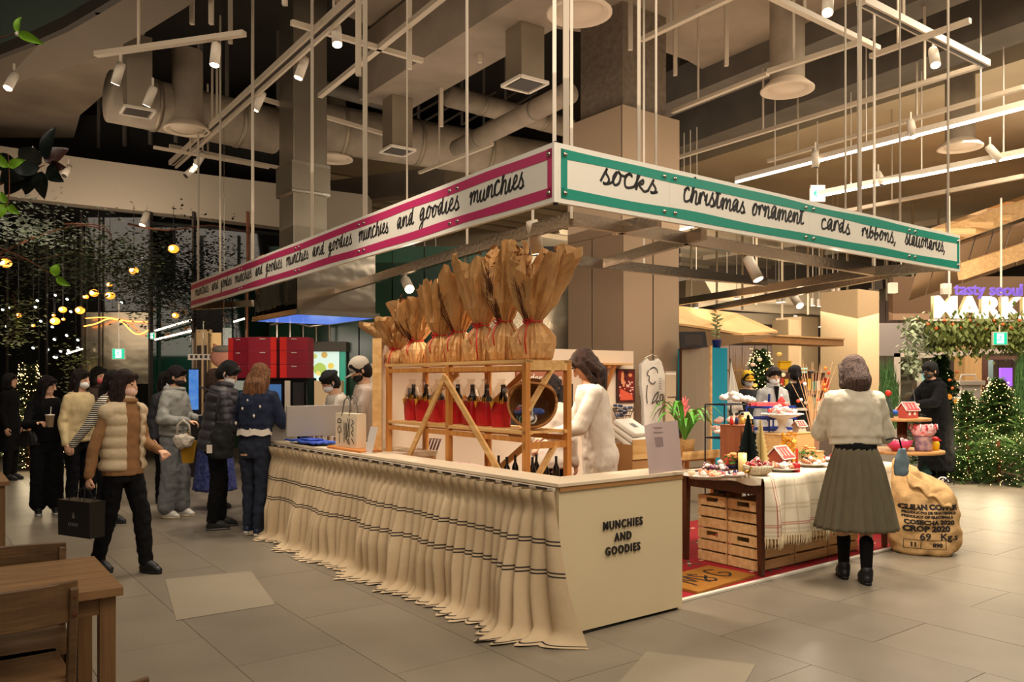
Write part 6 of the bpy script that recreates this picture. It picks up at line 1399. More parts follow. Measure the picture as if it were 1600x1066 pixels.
pF = person('brown-haired person in a blue floral skirt behind the puffer coat', V((-3.50,9.5,0)), 130, 1.63, top=dict(m=black, ease=.03, hem=.9), legs=(mat('floral', (34,48,120), .9, col2=(110,120,190), scale=30),'skirt',(1.0,.22,(.15,.12),(.27,.24),10)), hair=dict(c=(84,58,46), style='bob', len=.10))
pM = person('man in a long dark grey puffer coat bowing his head', G(337,826), 112, 1.70, lean=9, head=(-18,26,0), arms=(((.06,.08,-.26),(-.02,.26,-.32),45),((.07,.03,-.27),(.02,.20,-.38),45)), feet=((.10,.05),(-.09,-.03)), top=dict(m=pufm, name='puffer_coat', style='puffer', ease=.055, hem=.78, box=1, w=.20, sr=(.078,.072,.06), disp=.012, collar=True), legs=(black,'pants'), hair=dict(c=(26,24,26), style='short'), mask=(232,232,236), shoes=((30,30,30),(90,86,84)), vox=.009)
pN = person('blonde-haired woman in a navy sweatshirt and dark jeans seen from behind', G(398,834), 165, 1.665, lean=7, head=(6,10,0), arms=(((.10,.07,-.24),(.0,.26,-.25),45),((.09,.05,-.25),(-.03,.25,-.24),45)), feet=((.09,.03),(-.08,-.06)), top=dict(m=navy, ease=.05, hem=.99, box=1, w=.19, sr=(.08,.074,.052), rib=True, disp=.055), legs=(jean,'pants'), hair=dict(c=(176,120,78), style='long', len=.32, wd=.112), shoes=((34,44,70),(226,220,208)), vox=.0085)
t_ = pN[0]
for x, z, s_ in ((-.08,1.13,.022),(.05,1.2,.02),(-.14,1.22,.02),(.11,1.06,.022),(.0,1.28,.018),(-.05,1.0,.018)): MB().ell(pN[1](V((x,.172,z)))*pN[4], (s_*.62,.005,s_*.8), 8).obj('embroidered_patch', offw, t_, smooth=True)
MB().rings([[V(((.166+.012*q+.006*sin(5*a))*cos(a), (.128+.01*q)*sin(a), (1.02-.06*q+.008*sin(7*a))*pN[4])) for a in [2*pi*j/28 for j in range(28)]] for q in (0,.5,1)], cap=False).obj('shirt_hem', offw, t_, smooth=True)
# ---- person reflected in the glass at far left, built as a standing figure
pD = person('dark figure in a long black coat, for the person reflected in the glass at far left', V((-7.6,12.2,0)), 95, 1.60, top=dict(m=black, name='coat', ease=.04, hem=.45, box=1), legs=(black,'pants'), hair=dict(c=DK, style='bob', len=.12), vox=.014)
# ---- staff
p1_ = person('kiosk worker in a black beret and white mask bending over the counter', V((-1.82,8.9,0)), -62, 1.62, lean=16, head=(0,14,0), arms=(((.06,.12,-.24),(-.0,.33,-.30),40),((.06,.14,-.22),(.0,.36,-.28),40)), top=dict(m=offw, ease=.04, hem=.86, slen=.9), legs=(black,'pants'), hair=dict(c=DK, style='short'), mask=(240,238,240), hat=('beret',(24,24,26)))
p2_ = person('kiosk worker in a pale cap and black mask at the end of the display wall', V((-1.45,8.3,0)), -70, 1.73, lean=8, head=(0,22,0), arms=(((.04,.10,-.25),(-.02,.30,-.32),40),((.05,.12,-.24),(.0,.32,-.30),40)), top=dict(m=fab('blush',(216,196,180)), ease=.03, hem=.86), legs=(black,'pants'), hair=dict(c=DK, style='short'), mask=(30,30,32), hat=('cap',(214,204,186)))
p3_ = person('shop worker with dark shoulder-length hair in a loose white shirt', V((.70,6.42,0)), -84, 1.75, lean=9, head=(-14,26,0), arms=(((.02,.12,-.25),(-.06,.34,-.32),25),((.05,.10,-.27),(-.02,.32,-.38),30)), top=dict(m=offw, name='shirt', ease=.035, hem=.62, box=.9, w=.19, sr=(.078,.072,.056), slen=.82, disp=.03), legs=(mat('fabric_cream_trousers', (214,196,170), .9),'wide'), hair=dict(c=(74,48,36), style='long', len=.30, wd=.1, front=.2), vox=.0085)
p4_ = person('long-haired shop worker in white standing behind the wicker basket', V((.33,6.98,0)), 165, 1.545, lean=4, head=(-10,8,0), top=dict(m=offw, name='shirt', ease=.045, hem=.8), legs=(black,'pants'), hair=dict(c=(48,34,30), style='long', len=.34), vox=.009)
p5_ = person('market worker in a yellow cap and dark waistcoat behind the table', V((3.42,11.7,0)), 6, 1.62, head=(0,6,0), top=dict(m=offw, name='shirt', ease=.025, hem=.9), vest=dict(m=blk2, ease=.035, hem=.9, sleeves=False), legs=(black,'pants'), hair=dict(c=DK, style='short', fringe=True), mask=(240,236,232), hat=('cap',(226,176,40)), vox=.011)
p6_ = person('woman in a pale grey jacket and white mask facing the camera over the table', V((3.38,10.5,0)), 4, 1.67, lean=5, head=(0,8,0), top=dict(m=ltg, name='jacket', ease=.045, hem=.8, collar=True), legs=(black,'pants'), hair=dict(c=(52,38,34), style='tail', len=.15), mask=(250,248,246), vox=.010)
MB().add([V(x) for x in ((-.035,-.165,1.42),(.035,-.165,1.42),(.0,-.185,1.16),(-.03,-.14,1.43),(.03,-.14,1.43))], [(0,1,2),(0,3,4,1)]).obj('black_inner_top', black, p6_[0])
MB().tube([V((-.10,-.175,1.33)), V((-.115,-.19,1.15)), V((-.12,-.19,.98))], .016, 8, flat=.4).obj('blue_strap', blu, p6_[0])
p7_ = person('worker in black with a ponytail seen from behind near the cold counter', V((4.22,12,0)), -150, 1.72, head=(-30,0,0), top=dict(m=black, ease=.035, hem=.6), legs=(black,'pants'), hair=dict(c=DK, style='tail', len=.35), vox=.010)
MB().rings([[V((.19*cos(a), .15*sin(a), z)) for a in [2*pi*j/24 for j in range(24)]] for z in (1.06,1.10)], cap=False).obj('apron_strap', offw, p7_[0], smooth=True)
p8_ = person('man in a black cap and long hooded black coat leaning to the left', V((6.32,12.0,0)), -72, 1.77, lean=9, head=(0,4,0), arms=(((.05,.16,-.22),(.02,.40,-.24),35),((.06,.14,-.24),(.02,.36,-.28),35)), top=dict(m=black, name='hooded_coat', ease=.06, hem=.16, box=1, w=.22, flare=.30, sr=(.085,.08,.06), hood=True, disp=.05), legs=(black,'pants'), hair=dict(c=DK, style='short'), mask=(70,66,60), hat=('cap',(18,18,20)), vox=.010)
# ---- bags and held things
def hang(p, pt): t, U, HP, A, k, v = p; return V(t.location)+Matrix.Rotation(t.rotation_euler.z, 3, 'Z') @ (V(pt)*k)
def straps(t, pts, r, m_, nm='strap', flat=.4): MB().tube([V(q)-V(t.location) for q in pts], r, 8, flat=flat).obj(nm, m_, t, smooth=True)
w_ = hang(pV, pV[3][1][2]+V((0,0,-.09))); c = w_+V((-.05,-.02,-.36)); t = thing('shopping_bag', 'glossy black paper shopping bag hanging from the walking woman\'s hand', 'bag', c, R(-28))
bagm = mat('black_paper', (24,24,25), .35); MB().rings([[V((x*.19,y*.06,0)) for x, y in ((-1,-1),(1,-1),(1,1),(-1,1))], [V((x*.19,y*.065,.27)) for x, y in ((-1,-1),(1,-1),(1,1),(-1,1))]]).obj('bag_body', bagm, t)
for s in (-1,1): MB().tube([V((-.09,s*.05,.26)), V((-.04,s*.02,.34)), V((.03,0,.37)), V((.07,s*.02,.34)), V((.10,s*.05,.26))], .004, 6).obj('rope_handle', bagm, t)
m = MB(); m.add([(-.02,-.064,.14),(.02,-.064,.14),(.0,-.064,.19)], [(0,1,2)]); m.obj('printed_mark', mat('grey_mark', (120,116,110), .6), t); [MB().box((-.06+.02*k_,-.0635,.08), (-.052+.02*k_,-.0625,.105)).obj('printed_mark', mat('grey_mark', (0,0,0)), t) for k_ in range(6)]
w_ = hang(pG, (pG[3][0][2]+pG[3][1][2])/2+V((0,-.08,-.02))); t = thing('phone', 'small dark phone held by the woman in the grey hoodie', 'phone', w_, R(60)); MB().box((-.035,-.005,-.06), (.035,.004,.07)).obj('phone_body', ink, t, bevel=.003); MB().box((-.03,-.0065,-.055), (.03,-.005,.065)).obj('phone_screen', mat('dark_screen', (40,44,52), .1), t)
c = G(296,0+812)+V((0,-.12,0)); t = thing('fluffy_bag', 'small fluffy white shoulder bag hanging by the grey hoodie', 'bag', V((c.x,8.55,.86))); o = MB().ell((0,0,.0), (.11,.06,.085), 16).obj('fluffy_body', mat('fluffy', (226,214,196), 1, bump=1, bscale=90), t); remesh(o, .01, 1, .05, .05); straps(t, [V(t.location)+V(q) for q in ((-.07,0,.06),(-.06,0,.17),(0,0,.22),(.06,0,.17),(.07,0,.06))], .012, mat('fluffy', (0,0,0)), 'bag_handle', 1)
t = thing('mustard_bag', 'flat mustard bag hanging below the fluffy white bag', 'bag', V((c.x+.02,8.62,.62))); MB().rings([[V((x*.05,y*.02,0)) for x, y in ((-1,-1),(1,-1),(1,1),(-1,1))], [V((x*.085,y*.03,.24)) for x, y in ((-1,-1),(1,-1),(1,1),(-1,1))]]).obj('bag_body', mat('mustard', (196,146,32), .7), t); MB().tube([V((-.06,0,.23)),V((0,0,.34)),V((.06,0,.23))], .006, 6).obj('bag_strap', mat('mustard', (0,0,0)), t)
# black tote of the man in the puffer
b0 = V((-2.83,7.86,.74)); t = thing('tote_bag', 'soft black tote bag on a long strap beside the puffer coat', 'bag', b0, R(12)); o = MB().rings([[V((a_*.115*cos(q), .045*b_2*sin(q), z)) for q in [2*pi*j/20 for j in range(20)]] for z, a_, b_2 in ((0,.85,.7),(.05,1,1.1),(.18,.95,1),(.30,.72,.6),(.36,.6,.4))]).obj('bag_body', fab('bag_black',(32,32,34)), t); remesh(fixn(o), .01, 3, .05, .1)
straps(t, [b0+V(q) for q in ((-.05,0,.34),(-.05,.02,.50),(-.03,.06,.62)) ]+[hang(pM,(.0,.06,1.40))+V((0,-.12,0))], .012, fab('bag_black',(32,32,34)), 'bag_strap', .3); MB().box((-.13,-.056,.06), (-.08,-.05,.14)).obj('white_tag', offw, t)
# drink and handbag of the woman in black
w_ = hang(pK, (pK[3][0][2]+pK[3][1][2])/2+V((0,-.12,.02))); w_ = V((w_.x-.0,w_.y-.03,w_.z-.06)); t = thing('iced_drink', 'iced milky drink in a clear cup with a straw', 'cup', w_); MB().lathe([(0,0),(.032,0),(.045,.13),(.046,.13),(0,.132)], 18).obj('cup_body', mat('milky_cup', (206,184,156), .3), t, smooth=True); MB().lathe([(.047,.128),(.049,.136),(0,.142)], 18).obj('cup_lid', offw, t, smooth=True); MB().tube([(0,0,.05),(.012,0,.22)], .004, 6).obj('straw', offw, t)
t = thing('handbag', 'small black handbag hanging at the back of the woman in black', 'bag', V((-5.38,8.98,.78)), R(10)); o = MB().rings([[V((a_*.13*cos(q), .05*sin(q), z)) for q in [2*pi*j/20 for j in range(20)]] for z, a_ in ((0,1),(.04,1.1),(.12,.8),(.16,.55))]).obj('bag_body', bagm, t); MB().tube([V((-.07,0,.14)),V((-.04,.1,.42)),V((.03,.14,.6))], .006, 6).obj('bag_strap', bagm, t)
# pouch of the woman at right
c = hang(pR, V((-.205,.02,.88))); t = thing('drawstring_pouch', 'grey blue pouch hanging at the right hip of the woman in the pleated skirt', 'bag', V((c.x+.10,c.y-.03,.80)), R(15)); o = MB().rings([[V((a_*.062*cos(q), .03*sin(q)*a_, z)) for q in [2*pi*j/20 for j in range(20)]] for z, a_ in ((0,.9),(.03,1.1),(.10,1.0),(.18,.62),(.20,.5))]).obj('pouch_body', fab('pouch',(112,132,142)), t); remesh(fixn(o), .008, 2, .02, .06)
straps(t, [V(t.location)+V((0,0,.2)), V(t.location)+V((-.02,.0,.27)), V(t.location)+V((-.10,-.035,.28)), V(t.location)+V((-.19,-.07,.27))], .008, black, 'cord', .6)
# crossbody bag of the man in the coat
c = V(((1432-800)/F*11.75, 11.75, 1.5-(652-HZ)/F*11.75)); t = thing('crossbody_bag', 'black crossbody bag on the back of the man in the black coat', 'bag', c, R(20)); MB().ell((0,0,0), (.15,.06,.10), 16).obj('bag_body', mat('leather', (34,32,36), .35), t, smooth=True)
for k_ in range(4): MB().tube([V((-.14+.0*k_,-.04,.03-.025*k_)), V((0,-.068,.05-.03*k_)), V((.14,-.04,.02-.025*k_))], .008, 6).obj('bag_fold', mat('leather', (0,0,0)), t, smooth=True)
MB().tube([V((-.08,0,.08)), V((-.05,-.02,.26)), V((-.04,.03,.42))], .011, 8, flat=.4).obj('bag_strap', mat('strap_grey', (110,106,104), .6), t)
# ================================================================ foreground table and chairs at lower left
oak = wood('warm_oak', (138,104,68), (110,80,50), .4, 'X'); oakv = wood('warm_oak_leg', (128,94,58), (102,74,44), .45, 'Z'); oakd = wood('chair_oak', (102,76,48), (78,56,36), .4, 'X')
# table top corner points in the photo, top plane 0.74 m
tA = G(193,917,.74); tB = G(147,869,.74); dv = (tB-tA).normalized(); dr = V((-dv.y, dv.x, 0)); dr = dr if dr.x < 0 else -dr
ft = thing('wooden_table', 'warm oak table with chamfered planked top in the lower left foreground', 'table', tA); TW_ = (tB-tA).length
M = Matrix.Rotation(math.atan2(-dr.y, -dr.x), 4, 'Z')        # local -x runs left along the table, y away
ft.rotation_euler.z = math.atan2(-dr.y, -dr.x)
for k in range(6): y0 = TW_*k/6; MB().box((-1.4, y0+.0008, -.032), (0, y0+TW_/6-.0008, 0)).obj('top_plank', oak, ft, bevel=.001)
for x in (-.075, -1.38):
    for y in (.03, TW_-.09): MB().box((x, y, -.74), (x+.055, y+.055, -.032)).obj('leg', oakv, ft, bevel=.002)
MB().box((-1.33,.04,-.10), (-.07,.06,-.032)).obj('apron', oak, ft); MB().box((-1.33,TW_-.06,-.10), (-.07,TW_-.04,-.032)).obj('apron', oak, ft); MB().box((-.06,.08,-.10), (-.04,TW_-.08,-.032)).obj('apron', oak, ft)
def chair(loc, rz, lab):
    "seat towards +y, curved back rail at y=0"
    t = thing('dining_chair', lab, 'chair', loc, rz, 'oak dining chairs around the foreground tables')
    n = 12; rs = []
    for i in range(n+1): x = -.22+.44*i/n; b_ = -.05*(1-(x/.22)**2); rs.append([V((x, b_+yy, z)) for yy, z in ((-.0,.66),(.018,.66),(.022,.80),(.004,.80))])
    MB().rings(rs).obj('back_rail', oakd, t, bevel=.004)
    n = 12; rs = []
    for i in range(n+1): x = -.21+.42*i/n; rs.append([V((x, .03-.02*(1-(x/.21)**2), z)) for z in (.435,.455)]+[V((x*.95, .42+.01*(1-(x/.2)**2), z)) for z in (.455,.435)])
    MB().rings(rs).obj('seat', oak, t, bevel=.004, smooth=False)
    for s in (-1,1):
        MB().bar((s*.20,-.06,0), (s*.20,.035,.44), .03, .045, up=(0,1,0)).obj('leg', oakd, t, bevel=.004); MB().bar((s*.20,.03,.42), (s*.205,-.005,.78), .028, .05, up=(0,1,0)).obj('back_post', oakd, t, bevel=.005)
        MB().tube([(s*.185,.39,0),(s*.185,.385,.435)], [.014,.019], 10).obj('leg', oakd, t, smooth=True)
        MB().tube([(s*.20,-.03,.20),(s*.185,.39,.22)], .011, 8).obj('stretcher', oakd, t, smooth=True)
        for z in (.69,.75): MB().lathe([(0,.004),(.009,.003),(.010,0)], 10, c=(s*.206,-.024,z), M=Matrix.Rotation(pi/2,3,'X')).obj('screw_plug', walnut, t)
    MB().tube([(-.2,.0,.30),(.2,.0,.30)], .010, 8).obj('stretcher', oakd, t, smooth=True)
    return t
rzt = ft.rotation_euler.z
ca = G(97,0+995,.72); chair(V((-1.70,2.70,0)), rzt, 'dark oak chair with a curved back rail nearest the camera at lower left')
chair(V((-2.12,3.38,0)), rzt+pi, 'oak chair tucked in at the far side of the foreground table')
c = G(215,1066,.5); chair(V((-1.03,1.77,0)), rzt, 'oak chair cropped by the bottom edge of the picture')
t2 = G(15,752,.74); sb = thing('side_table', 'corner of a second oak table at the left edge', 'table', V((t2.x,t2.y,0)), rzt)
MB().box((-.9,0,.705), (0,.7,.74)).obj('table_top', oak, sb, bevel=.002)
for x, y in ((-.08,.03),(-.88,.03),(-.08,.62),(-.88,.62)): MB().box((x,y,0), (x+.055,y+.055,.705)).obj('leg', oakv, sb)
MB().box((-.84,.04,.64), (-.06,.06,.705)).obj('apron', oak, sb)

# ================================================================ kitchen end of the kiosk counter
def cpt(px, s_in=.12, z=.907):
    t_ = at_x(px, O+nl*s_in, cl); p = O+nl*s_in+cl*t_; return V((p.x, p.y, z))
crz = math.atan2(-cl.y, -cl.x)
# counter wide service part at left: second worktop at counter height
sv = thing('service_counter', 'inner service worktop of the kiosk behind the skirted counter', 'counter', O+cl*2.3+nl*.25, math.atan2(cl.y, cl.x)); m = MB()
MB().box((0.02,-.46,.86), (1.95,-.005,.90)).obj('worktop', topm, sv); MB().box((0.05,-.43,0), (1.92,-.03,.86)).obj('cabinet_body', panelc, sv)
c = cpt(548,.22); t = thing('screen_board', 'large plain grey screen seen from behind on the service counter', 'screen', P(507,690,7.7)*1, ROT+R(-8)); t.location = V((P(507,690,7.7).x, 7.7, .905))
MB().box((-.36,-.02,.07), (.36,.02,.36)).obj('screen_panel', mat('grey_board', (176,168,158), .5), t, bevel=.004); MB().bar((0,.02,0), (0,.02,.1), .06, .04).obj('stand_neck', white, t); MB().box((-.1,-.06,0), (.1,.08,.012)).obj('stand_foot', white, t)
t = thing('round_board', 'small pale rounded stand with a black slot behind the navy sweatshirt', 'board', V((P(443,665,8.0).x, 8.0, .905)), 0); m = MB(); m.poly([V((.13*cos(a),0,.20+.13*sin(a)*.8)) for a in [pi*i/14 for i in range(15)]]+[V((-.13,0,0)),V((.13,0,0))], .02, up=(0,1,0)); fixn(m.obj('board_body', mat('grey_board', (0,0,0)), t)); MB().box((-.006,-.004,.16), (.006,0,.24)).obj('slot', ink, t)
# folded blue cloth, trays, canvas tote
o = thing('blue_cloth', 'folded blue cloth lying on the counter edge', 'cloth', cpt(488,.13)+V((0,0,.02)), crz); m = MB()
vs = []; 
for j in range(9):
    for i in range(15): x, y = -.5+i/14, -.5+j/8; vs.append(V((x*.62+.1*y, y*.24, .012+.014*noise.noise(V((x*5,y*5,0)))+.008*(j % 2))))
m.add(vs, [(j*15+i, j*15+i+1, (j+1)*15+i+1, (j+1)*15+i) for j in range(8) for i in range(14)]); q = m.obj('cloth_folds', mat('blue_fabric', (58,88,190), .9), o, smooth=True); so = q.modifiers.new('s','SOLIDIFY'); so.thickness = .014; MB().box((-.16,-.07,.022), (.12,.06,.034)).obj('upper_fold', mat('blue_fabric', (0,0,0)), o, bevel=.005)
o = thing('wood_tray', 'flat orange wooden board beside the canvas tote on the counter', 'board', cpt(552,.14)+V((0,0,.001)), crz); MB().box((-.30,-.1,0), (.32,.1,.018)).obj('board', wood('orange_wood', (214,140,70),(190,116,54), .5), o, bevel=.002); MB().box((-.30,-.1,.018), (-.285,.1,.024)).obj('batten', pinel, o)
tb_ = thing('canvas_tote', 'cream canvas tote printed with black kitchen line drawings, on the counter', 'bag', cpt(548,.16)+V((0,0,.02)), crz+R(4)); canv = mat('canvas', (232,214,184), .9, bump=.3, bscale=200)
MB().rings([[V((x*.17,y*.05,0)) for x, y in ((-1,-1),(1,-1),(1,1),(-1,1))], [V((x*.175,y*.045,.29)) for x, y in ((-1,-1),(1,-1),(1,1),(-1,1))]]).obj('tote_body', canv, tb_)
for s in (-1,1): MB().tube([V((-.07,s*.045,.27)),V((-.055,s*.03,.40)),V((-.01,s*.02,.44)),V((.04,s*.03,.40)),V((.05,s*.045,.27))], .006, 6).obj('tote_handle', mat('grey_handle', (110,104,96), .8), tb_, smooth=True)
m = MB()
for ln in ([(-.12,.24),(-.08,.24),(-.07,.21),(-.13,.21),(-.12,.24)],[(-.13,.16),(-.09,.18),(-.07,.14),(-.11,.12),(-.13,.16)],[(-.1,.1),(-.1,.03)],[(-.02,.22),(-.02,.04)],[(.0,.2),(.0,.08),(.02,.08),(.02,.2),(.0,.2)],[(.04,.25),(.05,.18),(.04,.1),(.07,.1),(.06,.18),(.07,.25)],[(.1,.24),(.13,.22),(.1,.19),(.13,.16),(.1,.13),(.13,.1)],[(.1,.08),(.14,.04)],[(.03,.05),(.07,.03),(.05,.07),(.03,.05)]): ribbon(m, smoothline(ln), .007)
m.obj('line_drawing', ink, tb_).location.y = -.053
t = thing('acrylic_holder', 'clear acrylic card holder leaning right of the canvas tote', 'holder', cpt(576,.1), crz); MB().box((-.06,-.005,0), (.06,.0,.22), Matrix.Rotation(-.25,4,'X')).obj('acrylic_card', mat('clear_card', (216,206,196), .15), t); MB().box((-.06,-.05,0), (.06,.03,.006)).obj('acrylic_foot', mat('clear_card', (0,0,0)), t)
t = thing('price_card', 'small card stand of striped labels near the navy sweatshirt', 'card', cpt(432,.16), crz); MB().box((-.09,-.005,0), (.09,.0,.16)).obj('card', offw, t); [MB().box((-.07+.03*k,-.007,.02), (-.055+.03*k,-.005,.13)).obj('printed_bar', brown, t) for k in range(5)]
t = thing('card_stack', 'low stack of white trays and striped packets on the service counter', 'tray', V((P(520,680,7.75).x, 7.75, .905)), crz); MB().box((-.3,-.1,0), (.3,.1,.03)).obj('tray', white, t, bevel=.004)
for k in range(12): MB().box((-.27+.045*k,-.08,.03), (-.24+.045*k,.08,.07)).obj('packet', mat('packet%d' % (k % 3), [(236,226,212),(120,86,66),(206,170,130)][k % 3], .6), t)
# bread trays behind the workers
for k, (px, py, lab) in enumerate([(392+8,668,''),(474,662,'heaped bread basket left of the beret worker'),(497,655,'long tray of orange bread against the green wall'),(572,657,'tray of orange bread right of the beret worker'),(535,700,'orange tray beneath the worker in the beret')]):
    if not lab: continue
    Yb = 9.2 if k < 4 else 8.0; c = P(px, py, Yb); t = thing('bread_tray', lab, 'tray', V((c.x, Yb, c.z-.03))); MB().box((-.16,-.1,0), (.16,.1,.035)).obj('tray_body', wood('orange_wood',(0,0,0),(0,0,0)), t, bevel=.004)
    for j in range(7): MB().ell((-.13+.043*j,-.03+.04*(j % 2),.05), (.04,.05,.028), 10).obj('bread_roll', mat('bread', (226,150,66), .6, vary=.2, scale=20), t, smooth=True)
wt = thing('back_worktop', 'pale wooden back worktop carrying the bread trays', 'counter', V((-2.9,9.05,0))); MB().box((0,0,0), (1.55,.45,1.00)).obj('cabinet', wood('orange_wood',(0,0,0),(0,0,0)), wt); MB().box((-.02,-.02,1.0), (1.57,.47,1.03)).obj('worktop', topm, wt)
# stack of red boxes on black stand
red = mat('red_giftbox', (150,34,50), .4, vary=.12, scale=30); redl = mat('red_band', (220,50,44), .3)
for i in range(3):
    for j in range(3):
        pass
rs0 = V((-2.58,8.95,0)); stp = thing('machine_stand', 'black cabinet with a blue-lit window carrying the red gift boxes', 'cabinet', rs0, ROT*0+R(2)); MB().box((-.32,0,0), (.30,.4,1.52)).obj('cabinet_body', mat('black_lacquer', (18,18,20), .2), stp, bevel=.004); MB().box((-.28,-.012,1.16), (.02,0,1.46)).obj('window', mat('blue_window', (70,110,160), .2, emit=.35, ecol=(70,120,190)), stp)
MB().box((.06,-.014,1.1), (.12,0,1.5)).obj('white_post', white, stp); MB().box((.15,-.012,1.16),(.27,0,1.48)).obj('dark_door', ink, stp)
for j in range(3):
    for i in range(3):
        x0 = -.62+.33*i if i < 2 else .04; c = rs0+V(((-.50,-.19,.16)[i], (.12,.0,.0)[i], 1.53+.152*j)); t = thing('red_gift_box', ['left','middle','right'][i]+' red gift box in the '+['bottom','middle','top'][j]+' row of the stack', 'box', c, R((-28,2,2)[i]), 'stacked red gift boxes')
        MB().box((-.155,-.0,0), (.155,.30,.15)).obj('box_body', red, t, bevel=.002); MB().box((.09 if i == 1 else -.155,-.003,.002), (.155 if i == 1 else -.08,0,.148)).obj('bright_band', redl, t); MB().box((-.03,-.004,.125), (.03,-.001,.133)).obj('handle_slot', offw, t)
MB().box((-.55,.0,1.50), (.32,.42,1.53)).obj('top_shelf', mat('black_lacquer', (0,0,0)), stp)
# lit menu screen, extractor fittings, blue bag, easel board
c = P(512,582,12.5); t = thing('menu_screen', 'lit menu screen with pictures of green and yellow food', 'screen', c); MB().box((-.30,0,-.36), (.30,.04,.36)).obj('screen_housing', ink, t); MB().box((-.28,-.004,-.34), (.18,0,.34)).obj('screen_face', mat('screen_face', (200,226,220), .4, emit=.75, ecol=(205,232,222), col2=(190,214,190), scale=3), t)
MB().box((.19,-.004,-.34), (.28,0,.34)).obj('green_strip', mat('screen_green', (30,150,120), .4, emit=.5, ecol=(30,150,120)), t)
rr = random.Random(4)
for k, (x, z, r_, c_) in enumerate([(-.12,.05,.10,(170,196,90)),(-.02,-.15,.035,(30,90,90)),(-.18,-.2,.05,(224,170,60)),(.05,.1,.05,(226,200,90)),(-.05,.27,.05,(206,170,90)),(-.2,.25,.04,(190,200,120)),(-.14,.0,.05,(236,214,120))]): MB().lathe([(0,.002),(r_,0)], 16, c=(x,-.006,z), M=Matrix.Rotation(pi/2,3,'X')).obj('food_picture', mat('food%d' % k, c_, .5, emit=.6, ecol=c_), t)
c = P(560+5,575,8.9); t = thing('easel_board', 'small white leaning board behind the worker in the cap', 'board', V((c.x,9.3,1.40)), ROT); MB().box((-.12,0,0), (.12,.015,.30), Matrix.Rotation(-.1,4,'X')).obj('board', offw, t); MB().box((-.01,.005,-.37), (.01,.02,.0)).obj('easel_leg', steel, t)
t = thing('blue_bag', 'small blue bag hanging by the menu screen', 'bag', P(486,596,12.4)); MB().rings([[V((a_*cos(q), .03*sin(q), z)) for q in [2*pi*j/12 for j in range(12)]] for z, a_ in ((-.14,.05),(-.08,.075),(.05,.05),(.10,.02))]).obj('bag_body', mat('blue_fabric', (0,0,0)), t, smooth=True); MB().tube([(0,0,.1),(0,.0,.2)], .005, 5).obj('hook', steel, t)
kw = thing('kitchen_shelf', 'lit pale kitchen back shelf with a steel extractor beyond the red boxes', 'shelf', V((-3.7,12.3,0))); MB().box((0,0,0), (1.1,.25,1.5)).obj('cabinet', mat('lit_cream', (226,196,150), .6), kw); MB().box((0,.1,1.95), (1.15,.3,2.1)).obj('extractor_rail', mat('dark_steel', (84,78,68), .6, metal=.4), kw)
for k in range(5): MB().tube([(.1+.2*k,.05,2.1),(.1+.2*k,.05,2.5)], .02, 8).obj('extractor_pipe', steel, kw)
MB().tube([(0,.05,2.35),(.3,.05,2.42),(.6,.05,2.33),(1.1,.05,2.4)], .025, 8).obj('pipe', steel, kw, smooth=True)
light('AREA', (-2.9,10.6,2.2), 26, size=.9, target=(-2.9,11.4,1.2))
# owl shaped hanging cushion
c = P(350,556,11.5); t = thing('owl_cushion', 'pink and grey owl-eared cushion hanging above the puffer coat', 'cushion', c); o = MB().ell((0,0,-.02), (.20,.06,.16), 16).cone((-.11,0,.1), .06, (-.14,0,.16), .02, 8).cone((.11,0,.1), .06, (.14,0,.16), .02, 8).obj('cushion_body', mat('owl_pink', (206,140,116), .8), t); remesh(o, .012, 2)
MB().ell((0,-.02,.09), (.17,.055,.06), 14).obj('grey_brow', mat('owl_grey', (130,120,108), .8), t, smooth=True); MB().tube([(0,0,.12),(0,0,6.1)], .003, 4).obj('cord', steel, t)
c = P(318,558,13.4); t = thing('hanging_bar_sign', 'small white hanging board with dark marks at the lit room', 'sign', c); MB().box((-.26,0,-.05), (.26,.03,.05)).obj('board', offw, t); MB().tube([(0,0,.05),(0,0,.6)], .008, 5).obj('rod', steel, t)
for k in range(6): MB().box((-.22+.08*k,-.004,-.02), (-.18+.08*k,0,.03)).obj('printed_mark', ink, t)
c = P(302,610,12.5); t = thing('blue_display', 'narrow upright blue lit display behind the grey hoodie', 'screen', V((c.x,12.5,1.05))); MB().box((-.07,0,0), (.07,.03,.62)).obj('display_face', mat('blue_display', (50,110,190), .3, emit=.7, ecol=(50,120,210), col2=(160,200,230), scale=8), t); MB().box((-.08,.03,-1.05), (.08,.06,.64)).obj('display_stand', ink, t)

